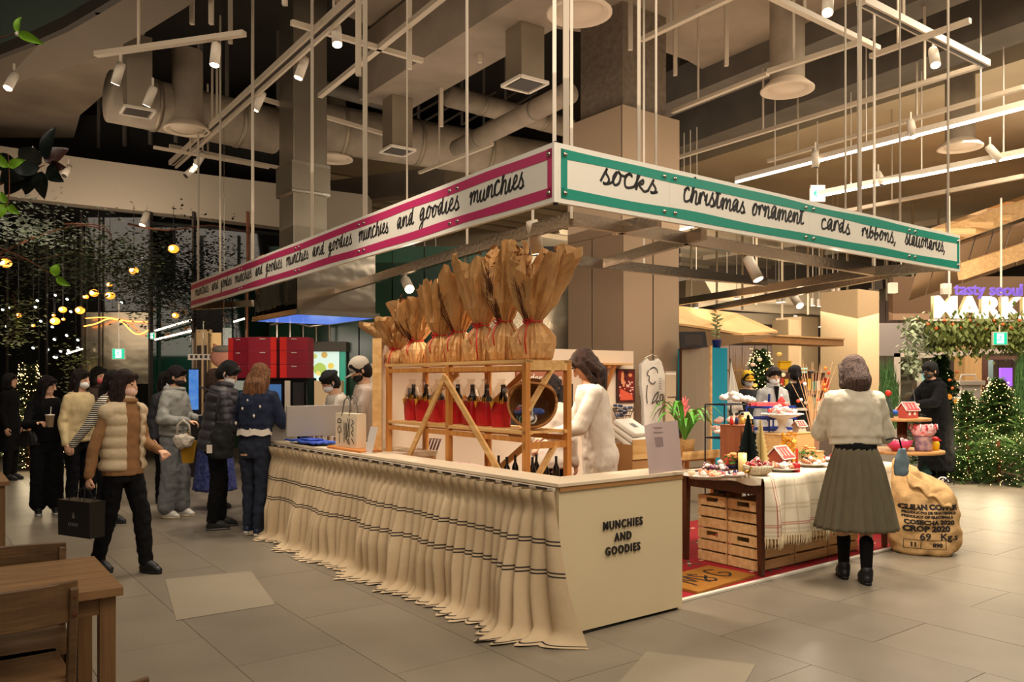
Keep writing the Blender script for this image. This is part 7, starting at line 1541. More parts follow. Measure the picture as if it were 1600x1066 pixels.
# ================================================================ left bay: lamps, exit signs, trees, foliage
globe = mat('amber_globe', (255,170,70), .3, emit=2.2, ecol=(255,140,40)); core_ = mat('globe_core', (255,230,180), .3, emit=14, ecol=(255,205,130))
for k, (x, y, Y, r_) in enumerate([(271,389,11.5,.075),(9,411,10.5,.075),(209,423,11.5,.065),(172,462,12,.07),(147,458,12.5,.07),(134,464,13,.045),(171,445,13,.045),(98,484,12.5,.06),(125,485,12.2,.07),(86,502,12.2,.07),(29,493,13,.045),(274,493,13,.055),(99,499,13.5,.03),(84,493,13.6,.03),(52,509,13.8,.03)]):
    t = thing('globe_lamp', 'glowing amber glass globe lamp hanging in the dark left bay', 'pendant lamp', P(x,y,Y), group='amber globe lamps'); t['label'] = ['amber globe lamp hanging highest, under the pale bulkhead','amber globe lamp at the far left edge by the branches','amber globe lamp near the thin steel mullion left of centre','amber globe lamp right of the upper pair over the mirror panel','amber globe lamp in the middle of the upper group','smallest amber globe lamp left in the upper group','small amber globe lamp topmost in the upper group','amber globe lamp left of the lower trio','amber globe lamp right of the lower trio','amber globe lamp lowest of the lower trio','small amber globe lamp among the yellow green leaf sprays','amber globe lamp just left of the magenta sign end','tiny amber globe lamp right inside the lower trio','tiny amber globe lamp left inside the lower trio','tiny amber globe lamp lowest near the leaf sprays'][k]
    MB().ell((0,0,0), (r_,r_,r_*.8), 14).obj('glass_globe', globe, t, smooth=True); MB().ell((0,-r_*.88,0), r_*.42, 10).obj('bulb', core_, t, smooth=True); MB().tube([(0,0,r_*.7),(0,0,max(.3,4.0-t.location.z))], .004, 5).obj('cord', ink, t)
exitm = mat('exit_green', (20,150,120), .4, emit=1.3, ecol=(20,170,130)); exitw = mat('exit_white', (230,250,244), .4, emit=1.8, ecol=(220,250,240))
def exit_sign(px, py, Y, w_, h_, lab, kind='run', hang=0):
    t = thing('exit_sign', lab, 'sign', P(px,py,Y)); MB().box((-w_/2-.01,0,-h_/2-.01), (w_/2+.01,.04,h_/2+.01)).obj('sign_housing', white, t)
    if kind == 'arrow':
        MB().box((-w_/2,-.004,-h_/2), (w_/2,0,h_/2)).obj('lit_face', exitw, t); m = MB()
        m.bar((-.3*w_,-.006,0), (.32*w_,-.006,0), .002, .09*h_); m.bar((-.3*w_,-.006,0), (-.08*w_,-.006,.22*h_), .002, .09*h_, up=(0,0,1)); m.bar((-.3*w_,-.006,0), (-.08*w_,-.006,-.22*h_), .002, .09*h_); m.obj('arrow', exitm, t)
    else:
        MB().box((-w_/2,-.004,-h_/2), (w_/2,0,h_/2)).obj('lit_face', exitm, t); MB().box((-w_*.26,-.005,-h_*.42), (w_*.26,-.004,h_*.42)).obj('lit_door', exitw, t); m = MB()
        q = h_*.4; m.ell((q*.1,-.008,q*.75), (q*.16,.002,q*.16), 8)
        for a_, b_2 in (((.08,.5),(-.1,-.05)),((-.1,-.05),(.25,-.35)),((.25,-.35),(.2,-.85)),((-.1,-.05),(-.4,-.4)),((-.4,-.4),(-.75,-.35)),((.08,.45),(.45,.2)),((.05,.45),(-.35,.25)),((-.35,.25),(-.5,0))): m.bar((a_[0]*q,-.008,a_[1]*q), (b_2[0]*q,-.008,b_2[1]*q), .002, q*.17)
        m.obj('running_figure', exitm, t)
    if hang: MB().tube([(0,.02,h_/2),(0,.02,h_/2+hang)], .01, 6).obj('hanger', white, t)
    return t
exit_sign(185,553,13.8,.20,.17,'small green running-man exit sign over the queue',hang=.8); exit_sign(236,525,14.0,.12,.10,'tiny green exit sign at the edge of the mirror panel')
exit_sign(1278,302,12.5,.21,.24,'white lit sign with a green arrow above the teal sign','arrow',1.0); exit_sign(1563,529,12.2,.20,.18,'green running-man exit sign under the market lettering',hang=.12)
exit_sign(1367,482,24,.12,.22,'tiny distant white exit sign right of the tan column','arrow',.8)
# tiny lights of the left bay, hung ones and reflections alike built as lamps
for k in range(34):
    x, y = rnd.uniform(0,232), rnd.uniform(455,600)
    if 129 < x < 233 and y > 485: continue
    t = thing('downlight', 'tiny cool light glinting in the dark left bay, '+('upper ' if y < 505 else 'middle ' if y < 550 else 'lower ')+('far left part' if x < 60 else 'left part' if x < 130 else 'right part'), 'ceiling light', P(x,y,14.5+rnd.random()*.3), group='tiny lights of the left bay'); MB().lathe([(0,0),(.03,0),(.03,.05),(0,.05)], 8).obj('lamp_housing', ink, t); MB().lathe([(0,-.002),(.026,-.002)], 8).obj('lens', mat('tiny_lens', (230,240,220), .4, emit=7), t); t.rotation_euler.x = -.9
orange_refl = mat('orange_reflection', (255,170,70), .4, emit=5, ecol=(255,150,60))
for a_, b_2, Y, m_ in (((104,553),(129,545),14.4,strip),((242,517),(299,500),14.0,strip),((242,531),(299,517),14.0,strip),((365,503),(382,498),14.0,strip)):
    t = thing('light_line', ['short white light line left of the mirror panel','upper white light line on the dark green glazing','lower white light line on the dark green glazing','short white light line beside the copper mullion'][[104,242,242,365].index(a_[0])+(a_[1] == 531)], 'strip light', P(*a_,Y)); v_ = P(*b_2,Y)-P(*a_,Y); MB().bar((0,0,0), v_, .02, .02).obj('diffuser', m_, t); MB().bar((0,.015,0), v_+V((0,.015,0)), .03, .03).obj('housing', white, t)
t = thing('light_line', 'orange strip reflection built as a glowing line over the rippled mirror panel', 'strip light', P(131,508,14.45)); m = MB();  # warped reflection in the mirror panel, built as glowing tubes
m.tube([P(x,y,14.45)-P(131,508,14.45) for x, y in smoothline([(131,510),(150,506),(170,498),(190,503),(208,520),(220,522),(232,516)])], .011, 6); m.obj('diffuser', orange_refl, t); m = MB(); m.tube([P(x,y,14.45)-P(131,508,14.45) for x, y in smoothline([(131,498),(165,496),(200,502),(232,503)])], .009, 6); m.obj('upper_reflection', orange_refl, t)
# trees
def firtree(loc, h, r, lab, nl_, seed, light_n=300, dens=5200, col=(58,84,40), lean=0):
    rr = random.Random(seed); t = thing('fir_tree', lab, 'tree', loc); MB().tube([(0,0,0),(0,0,h*.92)], [h*.025,h*.006], 8).obj('trunk', twig, t)
    m = MB(); pts = []; nb = dens//26
    for b_ in range(nb):
        q = (b_+rr.random())/nb; z = h*(.04+.93*q); L_ = r*(1-q)**.85*(.72+.45*rr.random())+.03; a = rr.uniform(0,2*pi); dv_ = V((cos(a),sin(a),-.12+.25*q)); p0 = V((0,0,z)); p1 = p0+dv_*L_+V((0,0,-.10*L_)); sd_ = V((-sin(a),cos(a),0))
        m.add([p0+V((0,0,.006)), p1, p0-V((0,0,.006))], [(0,1,2)])
        for j in range(25):
            u = .15+.85*j/25; c_ = p0.lerp(p1,u); s_ = 1 if j % 2 else -1; e_ = c_+sd_*s_*(.10+.10*(1-u))*h*.42+dv_*.03+V((0,0,rr.uniform(-.06,.07))); w_ = dv_*.017*max(.7,h*.6)
            m.add([c_-w_, e_, c_+w_+V((0,0,.01))], [(0,1,2)])
            if rr.random() < .3: pts.append(e_)
        pts.append(p1)
    o = m.obj('foliage', mat('fir_%d' % col[0], tuple(int(x*1.35) for x in col), .7, vary=.45, scale=7), t); o['kind'] = 'stuff'
    if light_n:
        if light_n > 50:
            for a_ in (-1.2, -2.2): light('POINT', V(loc)+V((cos(a_)*r*.75, sin(a_)*r*.9, h*.42)), 9*h, size=.2, color=(1,.8,.5))
        m = MB(); rr.shuffle(pts); ls = .006+.0035*h/1.5
        for p in pts[:light_n]: q = p*1.0+V((p.x,p.y,0)).normalized()*.015; m.ell(q, nl_*.62, 4)
        o = m.obj('fairy_light', mat('fairy', (255,220,150), .4, emit=6, ecol=(255,214,140)), t); o['kind'] = 'stuff'
    return t
firtree(P(1548,0,11.6)*0+V(((1560-800)/F*11.9,11.9,0)), 1.55, .85, 'wide fir tree covered in fairy lights at the right edge', .010, 1, 620, 9000)
firtree(V(((1512-800)/F*12.1,12.1,0)), 1.35, .62, 'smaller lit fir tree left of the wide one', .010, 2, 260, 4200)
firtree(V(((1470-800)/F*13.0,13.0,0)), 1.95, .72, 'dark fir tree with orange slices behind the man in the black coat', .01, 3, 40, 6500, (44,70,34))
firtree(V(((45-800)/F*13.6,13.6,0)), 1.80, .46, 'small lit christmas tree seen behind the glass railing at far left', .014, 4, 420, 3600, (40,50,28))
firtree(V(((84-800)/F*13.9,13.9,0)), 1.15, .30, 'short lit tree right of the far left christmas tree', .012, 5, 120, 1600, (40,50,28))
firtree(V(((1188-800)/F*14.5,14.5,0)), 2.1, .95, 'lit fir tree behind the worker in the yellow cap', .013, 6, 520, 7500, (60,84,50))
og = bpy.data.objects['fir_tree.002']
for k in range(16): q = k/15; MB().lathe([(0,.004),(.045,.004),(.045,-.004),(0,-.004)], 10, c=(-.15+.52*q+.1*sin(q*9), -.62-.05*sin(q*6)+.3*(q < .3)*(.3-q), 1.25-1.1*q), M=Matrix.Rotation(pi/2,3,'X')).obj('orange_slice', mat('orange_slice', (226,150,50), .5, emit=0), og)
for k in range(9): a = k*2.4; MB().ell((.35*cos(a)*(1-k/14), -.35*abs(sin(a))-.1, .6+.13*k), .026, 8).obj('bauble', mat('bauble_orange', (226,110,50), .4), og, smooth=True)
for k in range(10): a = k*1.3; MB().ell((.28*cos(a), -.3-.02*k, 1.15+.09*k), (.05,.03,.035), 8).obj('dried_flower', mat('dried_%d' % (k % 3), [(226,180,90),(214,176,160),(230,206,170)][k % 3], .7), bpy.data.objects['fir_tree.005'], smooth=True)
# foliage makers
def leafcloud(name, lab, cat, pts, n, s_, m_, seed, spread, par_pts=None, droop=0):
    rr = random.Random(seed); c0 = V(pts[0][0]); t = thing(name, lab, cat, c0); m = MB()
    for k in range(n):
        (c_, r_) = rr.choice(pts); d = V([rr.gauss(0,1) for _ in range(3)])*r_*.5; p = V(c_)+d-c0; a = rr.uniform(0,6.28); L_ = s_*rr.uniform(.6,1.3); u = V((cos(a),sin(a),rr.uniform(-.6,.5)-droop)).normalized()*L_; w_ = V((-sin(a),cos(a),rr.uniform(-.4,.4))).normalized()*L_*.3
        m.add([p, p+u*.5+w_, p+u, p+u*.5-w_], [(0,1,2,3)])
    o = m.obj('foliage', m_, t); o['kind'] = 'stuff'; return t
def branch(t, pts, r, m_=None):
    c0 = V(t.location); MB().tube([V(p)-c0 for p in smoothline([tuple(p) for p in pts])], [r*(1-.7*i/(len(smoothline([tuple(p) for p in pts]))-1)) for i in range(len(smoothline([tuple(p) for p in pts])))], 6).obj('branch', m_ or twig, t, smooth=True)
dl = mat('dark_leaf', (30,36,22), .6, vary=.4, scale=4); ml = mat('mid_leaf', (62,74,36), .5, vary=.4, scale=4); sl_ = mat('silver_leaf', (166,176,140), .7, vary=.2, scale=4); gl_ = mat('grass_green', (104,150,84), .6, vary=.65, scale=22)
t = leafcloud('tree_canopy','dark leafy branches spreading below the pale bulkhead at left','tree',[(P(60,375,9),.4),(P(120,395,9),.45),(P(160,405,9.4),.38),(P(30,365,8.5),.4),(P(150,420,9.4),.35),(P(185,395,9.6),.35),(P(110,425,9),.4),(P(200,420,9.8),.3),(P(20,400,8.6),.4)],3600,.06,ml,31,1)
branch(t,[P(-40,420,8.5),P(50,372,9),P(130,352,9.2),P(175,366,9.4)],.018); branch(t,[P(-30,400,8.5),P(60,405,9),P(120,395,9.2),P(190,405,9.8)],.014); branch(t,[P(100,350,9),P(165,355,9.3),P(178,395,9.5)],.01)
t = leafcloud('hanging_foliage','dark hanging foliage above the left end of the magenta sign','tree',[(P(240,415+10*k,13),.6) for k in range(5)]+[(P(275,420+12*k,13.2),.6) for k in range(5)]+[(P(320,440,13.4),.5),(P(225,450,13),.5),(P(300,400,13.5),.6),(P(340,405,13.8),.5),(P(260,470,13),.5)],6500,.075,dl,32,1)
branch(t,[P(200,350,12.6),P(260,360,13),P(330,352,13.2),P(390,365,13.4)],.02)
t = leafcloud('hanging_foliage','yellow green leaf sprays at the left edge of the dark bay','plant',[(P(25,480,12),.35),(P(30,500,12),.3),(P(20,520,12),.3),(P(120,560,13),.3),(P(125,600,13),.3)],900,.07,mat('olive_leaf',(96,104,48),.5),33,1); branch(t,[P(20,460,12),P(26,500,12),P(18,530,12)],.01)
# big dark leaves and bright leaves close to the camera
t = thing('rubber_plant_branch', 'cluster of large dark leaves reaching in at the upper left', 'plant', P(70,262,4.2)); c0 = V(t.location)
def bigleaf(t, p, q, wd_, m_, nm='leaf', bend=.03):
    c0 = V(t.location); p, q = V(p)-c0, V(q)-c0; d = q-p; sd_ = d.cross(V((0,1,.25))).normalized(); m = MB(); N_ = 8; a = []; b_ = []; c_ = []
    for i in range(N_+1): u = i/N_; w_ = wd_*(sin(pi*u**.75))**.8*.5; cc = p+d*u+V((0,-bend*sin(pi*u),0)); a.append(cc+sd_*w_+V((0,-.004,0))); b_.append(cc+V((0,.004,0))); c_.append(cc-sd_*w_+V((0,-.004,0)))
    n = N_+1; m.add(a+b_+c_, [(i,i+1,i+1+n,i+n) for i in range(N_)]+[(i+n,i+1+n,i+1+2*n,i+2*n) for i in range(N_)]); return m.obj(nm, m_, t, smooth=True)
dkl = mat('rubber_leaf', (26,34,30), .3, vary=.3, scale=6); rdl = mat('rubber_red', (48,24,20), .3)
for (x0,y0),(x1,y1),w_,m_ in [((70,250),(88,198),.055,dkl),((72,255),(108,232),.07,rdl),((66,255),(30,232),.08,dkl),((62,262),(18,262),.08,dkl),((60,262),(52,228),.06,dkl),((74,262),(100,285),.07,dkl),((66,268),(70,312),.07,dkl),((58,266),(40,305),.08,dkl),((50,262),(0,285),.08,dkl),((80,264),(104,262),.05,rdl),((45,270),(8,305),.08,dkl),((30,262),(-10,250),.08,dkl),((64,258),(44,243),.07,dkl)]: bigleaf(t, P(x0,y0,4.2), P(x1,y1,4.2+.1*sin(x1)), w_*1.25, m_)
branch(t,[P(-30,300,4.2),P(30,275,4.2),P(70,258,4.2)],.008)
t = thing('leafy_twig', 'bright green leaf sprig at the top left corner close to the camera', 'plant', P(25,53,2.6)); brl = mat('fresh_leaf', (120,170,40), .4)
for (x0,y0),(x1,y1),w_ in [((28,52),(33,27),.022),((28,52),(70,70),.03)]: bigleaf(t, P(x0,y0,2.6), P(x1,y1,2.6), w_, brl, bend=.01)
branch(t,[P(-20,62,2.6),P(0,59,2.6),P(27,52,2.6)],.003); MB().ell((.004,0,0), .008, 8).obj('bud', offw, t, smooth=True)
t = thing('leafy_twig', 'bright green leaf sprig at the left edge above the dark branches', 'plant', P(10,265,2.8))
for (x0,y0),(x1,y1),w_ in [((14,262),(-8,240),.035),((15,262),(40,250),.03),((12,320),(-8,345),.04),((14,322),(32,335),.03),((12,318),(2,300),.03)]: bigleaf(t, P(x0,y0,2.8), P(x1,y1,2.8), w_, brl, bend=.01)
branch(t,[P(-12,350,2.8),P(12,318,2.8),P(14,262,2.8),P(12,240,2.8)],.003)
t = thing('leafy_twig', 'small bright green leaf sprig left of the amber lamps', 'plant', P(86,430,3.5))
for (x0,y0),(x1,y1),w_ in [((86,432),(92,412),.045),((88,434),(110,447),.035)]: bigleaf(t, P(x0,y0,3.5), P(x1,y1,3.5), w_, brl, bend=.01)
branch(t,[P(0,388,3.5),P(40,405,3.5),P(87,433,3.5)],.004)

# ================================================================ right background: market hall
mk = mat('taupe_panel', (120,102,90), .7, vary=.05); wf = mat('white_frame', (226,212,196), .5); tanw = wood('tan_wood', (206,164,108), (186,144,90), .6, 'Z')
hall = thing('market_front', '', ''); del hall['label']; del hall['category']; hall['kind'] = 'structure'
def wb(x0, x1, y0, y1, Y, m_, nm, d=.08, par=hall): a, b_ = P(x0,y1,Y), P(x1,y0,Y); return MB().box((a.x,Y,a.z), (b_.x,Y+d,b_.z)).obj(nm, m_, par)
for k in range(16): wb(1362+k*22, 1383+k*22, 470, 668, 24+.01*k, mk, 'wall_panel')
for k in range(14): wb(1100+k*20, 1119+k*20, 540, 660, 27, mk, 'wall_panel')
wb(1400,1407,552,700,15.2,wf,'door_frame'); wb(1469,1475,552,700,15.2,wf,'door_frame'); wb(1400,1475,552,558,15.2,wf,'door_frame'); wb(1436,1440,558,640,15.2,wf,'door_frame')
wb(1407,1436,558,650,15.3,glassy('clear_glass',(215,228,218)),'glass_pane',.01); wb(1440,1469,558,650,15.3,glassy('clear_glass',(0,0,0)),'glass_pane',.01)
m = MB(); m.bar(P(1425,557,15.1), P(1700,540,14.2), .12, .09); m.obj('beam', wf, hall)
wb(1508,1534,545,680,16,tanw,'pillar',.4); wb(1534,1544,545,680,16,walnut,'pillar',.4)
wb(1544,1700,556,562,16,walnut,'beam',.3); wb(1544,1552,560,640,17,mat('glass_blue',(150,176,180),.2),'door_frame')
wb(1470,1700,505,545,17,tanw,'fascia_board',.1); wb(1320,1470,505,556,21,mat('grey_fascia',(128,118,110),.7),'fascia_board',.1)
wb(1564,1582,575,604,19,mat('purple_screen',(140,90,200),.4,emit=1.0,ecol=(150,90,220)),'lit_screen'); wb(1500,1560,618,640,18,mat('blue_case',(150,190,220),.4,emit=.6,ecol=(150,200,230)),'lit_case')
wb(1255,1262,588,620,20,walnut,'beam'); wb(1225,1262,575,612,22,mat('cold_case',(150,200,190),.4,emit=.7,ecol=(150,215,200)),'lit_case'); wb(1440,1452,575,600,20,mat('cold_case2',(170,200,210),.4,emit=.8,ecol=(170,210,225)),'lit_case')
# sloping timber stair and its soffit
stp_ = thing('timber_stair', 'open timber stair climbing to the right above the market', 'stair', P(1450,352,13)); c0 = V(stp_.location); tread = wood('stair_oak', (206,166,112), (180,140,92), .6, 'X')
for k in range(9): a = P(1452+30*k, 357-10.5*k, 13+.35*k); MB().box(tuple(a-c0+V((0,0,-.09))), tuple(a-c0+V((.75,1.6,0)))).obj('tread', tread, stp_, bevel=.004)
a, b_ = P(1395,437,12.4), P(1700,270,15); m = MB(); m.bar(P(1440,382,12.9)-c0, P(1760,268,15.5)-c0, .1, .30); m.obj('stringer', tread, stp_); m = MB(); m.bar(P(1500,425,13)-c0, P(1800,325,15.5)-c0, .1, .26); m.obj('stringer', tread, stp_)
sdk = mat('soffit_board', (126,96,62), .7)
for k in range(12):
    x = 1440+28*k; p0, p1 = P(x, 402-9*k, 13.2+.25*k)-c0, P(x+26, 393-9*k, 13.4+.25*k)-c0; q0, q1 = P(x-20, 470-9*k, 15.8+.25*k)-c0, P(x+6, 461-9*k, 16+.25*k)-c0
    m = MB(); m.add([p0,p1,q1,q0]+[v_+V((0,0,.05)) for v_ in (p0,p1,q1,q0)], [(0,1,2,3),(7,6,5,4),(0,4,5,1),(2,6,7,3),(1,5,6,2),(3,7,4,0)]); m.obj('soffit_board', sdk, stp_)
wb(1395,1700,432,500,18.5,mat('brown_soffit',(104,78,52),.7),'fascia_board',.2)
# MARKET lettering with purple neon above
lit = mat('sign_lit', (255,250,240), .4, emit=1.5, ecol=(255,246,230)); neon = mat('purple_neon', (120,96,190), .4, emit=.45, ecol=(110,80,210)); goldl = mat('letter_return', (214,196,140), .4)
ms_ = thing('market_sign', 'large glowing white MARKET letters with purple tasty seoul script above', 'sign', P(1457,495,12.6)); ms_.rotation_euler.z = R(8)
text('MARKET', .50, ms_, lit, loc=(-.01,-.03,.13), rot=(pi/2,0,0), ext=.03, bold=.004, align='LEFT', sx=1.1, spacing=1.05); text('MARKET', .50, ms_, goldl, loc=(-.01,.04,.13), rot=(pi/2,0,0), ext=.03, bold=.008, align='LEFT', sx=1.1, spacing=1.05)
text('tasty seoul', .26, ms_, neon, loc=(.30,-.10,.42), rot=(pi/2,0,0), ext=.015, bold=.004, align='LEFT', sx=1.05)
MB().bar((-.05,.0,-.055), (2.6,.0,-.055), .08, .03).obj('sign_rail', wf, ms_)
for x in (.3,1.2,2.2): MB().bar((x,.02,.2), (x,.02,1.9), .02).obj('hanger', white, ms_)
t = leafcloud('green_garland','drooping green garland with dried oranges under the market letters','garland',[(P(1460+12*k,512+3*sin(k),12.7),.24) for k in range(14)]+[(P(1480+14*k,528+6*sin(k*2),12.7),.2) for k in range(9)],2300,.10,mat('garland_green',(124,136,66),.6,vary=.4,scale=6),41,1,droop=1.6)
for k in range(12): MB().ell(P(1450+13*k,507+7*sin(k*2.1),12.55)-V(t.location), .028, 8).obj('dried_orange', mat('bauble_orange',(0,0,0)), t, smooth=True)
t = leafcloud('silver_foliage','pale silver hanging foliage left of the market letters','plant',[(P(1428,505+9*k,12.8),.16) for k in range(9)]+[(P(1450,520+8*k,12.9),.06) for k in range(4)]+[(P(1462,518+8*k,12.9),.05) for k in range(4)],900,.09,sl_,42,1,droop=.8)
def grassfall(x, y0, y1, Y, w_, lab, seed, n=420):
    rr = random.Random(seed); c0 = P(x, y1, Y); h_ = P(x,y0,Y).z-c0.z; t = thing('grass_column', lab, 'plant', c0); m = MB()
    for k in range(n):
        b_ = V((rr.gauss(0,1)*w_*.5, rr.gauss(0,1)*w_*.3, rr.uniform(0,.5)*h_)); L_ = h_*rr.uniform(.2,.5)*(1-.5*b_.z/h_); s_ = V((rr.uniform(-.10,.10)-b_.x*.5, rr.uniform(-.08,.08), L_)); b_.x *= 1-.7*b_.z/h_; m.add([b_+V((-.006,0,0)), b_+V((.006,0,0)), b_+s_*.5+V((.006,0,0)), b_+s_, b_+s_*.5-V((.006,0,0))], [(0,1,2,3,4)])
    o = m.obj('grass_blade', gl_, t); o['kind'] = 'stuff'; MB().tube([(0,0,0),(0,0,h_*.6)], .02, 6).obj('stem_core', mat('stem_green',(60,84,44),.7), t); return t
grassfall(1388,530,672,13.2,.17,'tall soft green grass column between the tan column and the man in the cap',51); grassfall(1395,565,672,13.4,.12,'shorter green grass column beside the tall one',52,200)
grassfall(1604,500,690,12.6,.20,'tall green grass column at the right edge of the picture',53,700)
# market goods, carton stand, mulch bed
t = thing('carton_stand', 'white carton with a handle standing among the trees', 'box', V((P(1518,600,14).x,14,.0))); MB().box((-.17,0,0), (.17,.3,1.42)).obj('stand_body', mat('carton_white',(226,214,202),.6), t, bevel=.01); MB().box((-.22,-.04,1.42), (.22,.34,1.5)).obj('carton_lid', wf, t, bevel=.01); MB().tube([(-.14,.1,1.5),(-.12,.1,1.6),(.12,.1,1.6),(.14,.1,1.5)], .02, 6).obj('handle', wf, t, smooth=True)
for k in range(5): MB().box((-.1+.05*(k % 2)*2,-.006,.3+.22*k), (-.04+.05*(k % 2)*2,0,.36+.22*k)).obj('printed_mark', mat('mark_red',(190,80,60),.6), t)
t = thing('bread_stand', 'pale counter heaped with wrapped loaves behind the dark fir', 'counter', V((P(1492,620,14.6).x,14.6,0))); MB().box((-.3,0,0), (.3,.4,1.1)).obj('stand_body', mat('carton_white',(0,0,0)), t)
for k in range(7): MB().ell((-.22+.08*k,.05,1.15+.06*(k % 2)), (.09,.08,.06), 8).obj('wrapped_loaf', mat('loaf%d' % (k % 2), [(206,160,130),(226,206,186)][k % 2], .6), t, smooth=True)
m = MB(); rr = random.Random(8); t = thing('mulch_bed', 'strip of brown bark mulch under the fir trees', 'mulch', G(1540,748))
for k in range(900): p = G(rr.uniform(1462,1640), rr.uniform(722,752))-V(t.location); a = rr.uniform(0,6.28); s_ = rr.uniform(.03,.07); m.add([p+V((0,0,.004)), p+V((s_*cos(a),s_*sin(a),.012)), p+V((s_*cos(a)-.02*sin(a),s_*sin(a)+.02*cos(a),.02)), p+V((-.02*sin(a),.02*cos(a),.012))], [(0,1,2,3)])
o = m.obj('bark_chip', mat('bark', (120,78,50), .9, vary=.4, scale=9), t); o['kind'] = 'stuff'
m = MB().poly([G(*q)-V(t.location) for q in ((1462,742),(1640,756),(1640,720),(1462,715))], .006).obj('soil', mat('soil',(86,58,40),.95), t)
# tan canopy and the cabinet with the teal side
cb = thing('tall_cabinet', 'tall cabinet with a grey beige front and bright teal side', 'cabinet', V(((1110-800)/F*9.9,9.9,0)), R(40)); zc_ = 1.5+52/F*9.9
cw = mat('limed_wood', (186,172,148), .7, vary=.1, scale=3, stretch=(6,6,.5)); tealp = mat('teal_paint', (14,140,168), .45)
MB().box((-.0,-.0,.02), (.35,.5,zc_)).obj('side_panel', tealp, cb); MB().box((-.02,0,.0), (-.0,.42,zc_)).obj('door_panel', cw, cb); MB().box((-.022,-.02,0), (.01,0,zc_+.02)).obj('frame_edge', pinel, cb); MB().box((-.02,.42,0), (.0,.46,zc_)).obj('frame_edge', walnut, cb); MB().box((0,-.012,.85), (.35,0,.875)).obj('side_groove', tealp, cb)
t = thing('speaker_box', 'black speaker-like box on top of the tall cabinet', 'box', V((P(1088,530,9.95).x,10.1,zc_)), R(-8)); MB().rings([[V((x*.16,y*.12,0)) for x, y in ((-1,-1),(1,-1),(1,1),(-1,1))], [V((x*.155-.02,y*.10,.20)) for x, y in ((-1,-1),(1,-1),(1,1),(-1,1))]]).obj('box_body', ink, t); MB().box((-.12,-.125,.03), (.10,-.118,.16)).obj('grille', trackd, t)
t = thing('potted_sapling', 'small potted sapling in a deep blue pot on the tall cabinet', 'potted plant', V((P(1120,535,10.05).x,10.05,zc_))); MB().lathe([(0,0),(.045,0),(.058,.09),(.062,.10),(.0,.095)], 16).obj('pot', mat('cobalt', (20,36,110), .35), t, smooth=True); MB().tube([(0,0,.09),(.005,0,.42)], .004, 5).obj('stem', twig, t); sl2 = mat('pale_green_leaf',(150,164,110),.5)
for k in range(18): a = k*2.4; z = .13+.016*k; bigleaf(t, V(t.location)+V((0,0,z)), V(t.location)+V((.085*cos(a)*(1 if k % 5 else .6),.05*sin(a),z+.03)), .03, sl2, bend=.0)
cn = thing('fabric_canopy', 'large tan fabric canopy sloping away behind the clad column', 'canopy', P(1068,485,12)); c0 = V(cn.location); pts = [P(1000,478,12),P(1068,482,12),P(1150,492,12.3),P(1215,520,12.8),P(1160,524,11.6),P(1095,513,11.4),P(1000,500,11.2)]
m = MB(); m.add([p-c0 for p in pts]+[p-c0+V((0,0,.03)) for p in pts], [tuple(range(7)), tuple(range(7,14))[::-1]]+[(i,(i+1)%7,(i+1)%7+7,i+7) for i in range(7)]); fixn(m.obj('canopy_cloth', mat('canopy_tan',(206,160,104),.8), cn))
m = MB(); v0 = [P(1000,500,11.2),P(1095,513,11.4),P(1160,524,11.6),P(1215,520,12.8)]; m.add([p-c0-V((0,0,.02)) for p in v0]+[P(x,y,Y)-c0 for x,y,Y in ((1000,552,11.2),(1095,548,11.4),(1160,535,11.6),(1215,524,12.8))], [(0,1,5,4),(1,2,6,5),(2,3,7,6)]); o = m.obj('canopy_valance', mat('canopy_brown',(126,96,64),.85), cn); so = o.modifiers.new('s','SOLIDIFY'); so.thickness = .02
light('SPOT', P(1100,440,11.5), 22, target=P(1110,500,12), angle=60, size=.05)
fb = thing('timber_fascia', 'long flat timber fascia board over the market stalls', 'board', P(1160,530,15)); c0 = V(fb.location); m = MB(); a, b_ = P(1155,530,14.5)-c0, P(1300,537,16.6)-c0; m.bar(a, b_, .5, .12); m.obj('fascia', mat('fascia_brown',(166,118,66),.7,vary=.25,scale=20), fb); MB().bar(a+V((0,0,.08)), b_+V((0,0,.08)), .56, .03).obj('capping', tanw, fb)
# grass sheaf, towel, stall shelves with goods
rr = random.Random(12); t = thing('dried_grass', 'sheaf of dried brown grasses beside the teal cabinet', 'plant', V((P(1152,600,12.2).x,12.2,0.8))); m = MB()
for k in range(160): x = rr.uniform(-.08,.08); m.add([V((x*.3,0,0)), V((x*.3+.008,0,0)), V((x*1.8+.004,rr.uniform(-.05,.05),rr.uniform(.8,1.35)))], [(0,1,2)])
m.obj('grass_blade', mat('dried_grass', (166,124,62), .8, vary=.3, scale=5), t)['kind'] = 'stuff'; MB().lathe([(0,-.8),(.1,-.8),(.12,0),(0,0)], 14).obj('planter', brown, t)
t = thing('hanging_towel', 'white towel with a yellow patch hanging beside the teal cabinet', 'towel', P(1141,580,10.3)); m = MB()
vs = []
for j in range(14):
    for i in range(7): q = j/13; vs.append(V(((i/6-.3)*.22*q+.01, -.02*sin(i*2+q*3)*q, .12-.62*q)))
m.add(vs, [(j*7+i, j*7+i+1, (j+1)*7+i+1, (j+1)*7+i) for j in range(13) for i in range(6)]); o = m.obj('towel_cloth', offw, t, smooth=True); so = o.modifiers.new('s','SOLIDIFY'); so.thickness = .008; MB().ell((.08,-.03,-.32), (.035,.008,.045), 10).obj('yellow_patch', mat('lemon',(206,200,60),.8), t, smooth=True); MB().tube([(0,0,.1),(0,0,.16)], .006, 5).obj('hook', steel, t)
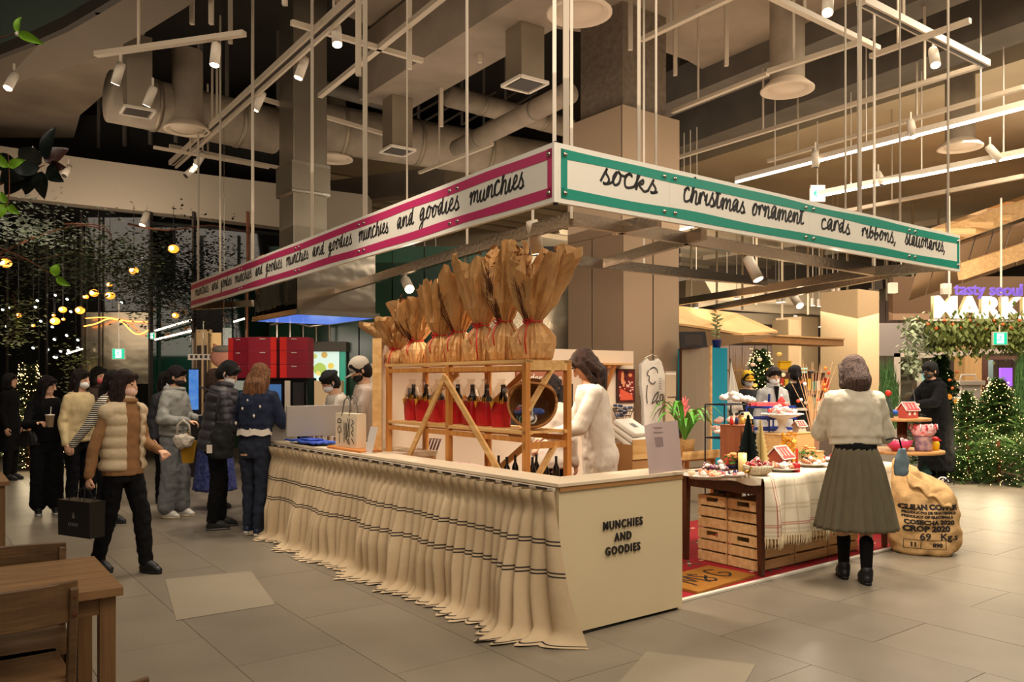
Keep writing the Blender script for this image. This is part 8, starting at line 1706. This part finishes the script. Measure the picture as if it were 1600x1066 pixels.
for k, (x0, x1, y, Y, lab) in enumerate([(1220,1300,610,16,'stall shelf of bright packets behind the twig tree'),(1255,1300,640,15,'lower stall shelf of red and yellow packets behind the standing woman'),(1440,1475,622,17,'stall shelf of pink packets right of the man in the cap')]):
    a, b_ = P(x0,y,Y), P(x1,y,Y); t = thing('stall_shelf', lab, 'shelf', V((a.x,Y,0))); W_ = b_.x-a.x; MB().box((0,0,a.z-.03), (W_,.4,a.z)).obj('shelf_board', white, t); MB().box((0,.36,0), (W_,.4,a.z+.35)).obj('back_panel', walnut, t); MB().box((0,0,0), (W_,.36,a.z-.3)).obj('base_cabinet', mk, t)
    rr = random.Random(k)
    for i in range(int(W_/.09)): hh = rr.uniform(.12,.26); MB().box((.01+i*.09,.05,a.z), (.08+i*.09,.2,a.z+hh)).obj('packet', mat('pk%d' % (i % 5), [(206,60,40),(236,190,60),(60,140,120),(236,226,210),(226,120,60)][i % 5], .5), t)
t = thing('yellow_crate', 'yellow tub on the shelf over the cold counter', 'tub', P(1228,573,17)); MB().box((-.12,0,-.06), (.12,.2,.1)).obj('tub_body', mat('tub_yellow',(230,180,30),.4), t, bevel=.02); MB().box((-.13,-.01,.1), (.13,.21,.12)).obj('tub_rim', mat('tub_yellow',(0,0,0)), t)
o = MB().box((-1.2,-.05,-.10), (.6,.3,-.06)).obj('shelf_board', tanw, t); [MB().box((x_,.1,-t.location.z), (x_+.05,.15,-.1)).obj('shelf_post', walnut, t) for x_ in (-1.15,.5)]
light('AREA', (5.6,15.5,4.5), 80, size=3, target=(5.6,16,0)); light('AREA', (11,14.2,3.0), 90, size=2.5, target=(10.5,15.5,.8)); light('AREA', (9,19,3.2), 160, size=4, target=(9,20,0))
light('AREA', (7.2,11.0,4.8), 90, size=1.5, target=(7.4,12.3,.6))
for px, py, Y in ((1395,450,14),(1478,452,13)): 
    t = thing('box_speaker', 'small white box speaker hanging beside the timber stair' if px > 1450 else 'small white box speaker hanging behind the teal sign end', 'speaker', P(px,py,Y)); MB().box((-.07,-.05,-.09), (.07,.05,.09)).obj('speaker_body', white, t, bevel=.01); MB().tube([(0,0,.09),(0,0,1.6)], .005, 5).obj('cable', ink, t)
bake_all(); bake_text()
# the printing lies on the cloth of the sack
from mathutils.bvhtree import BVHTree
bv = BVHTree.FromPolygons([v.co[:] for v in SACKB.data.vertices], [tuple(p.vertices) for p in SACKB.data.polygons])
for o in ONSACK:
    for v in o.data.vertices:
        x = max(-.25, min(.25, v.co.x)); q = x/.27; org = V((x*1.15, -.9, v.co.z)); hit = bv.ray_cast(org, V((0,1,0)))
        if hit[0] is not None: v.co = hit[0]+hit[1]*.003*(1 if hit[1].y < 0 else -1)
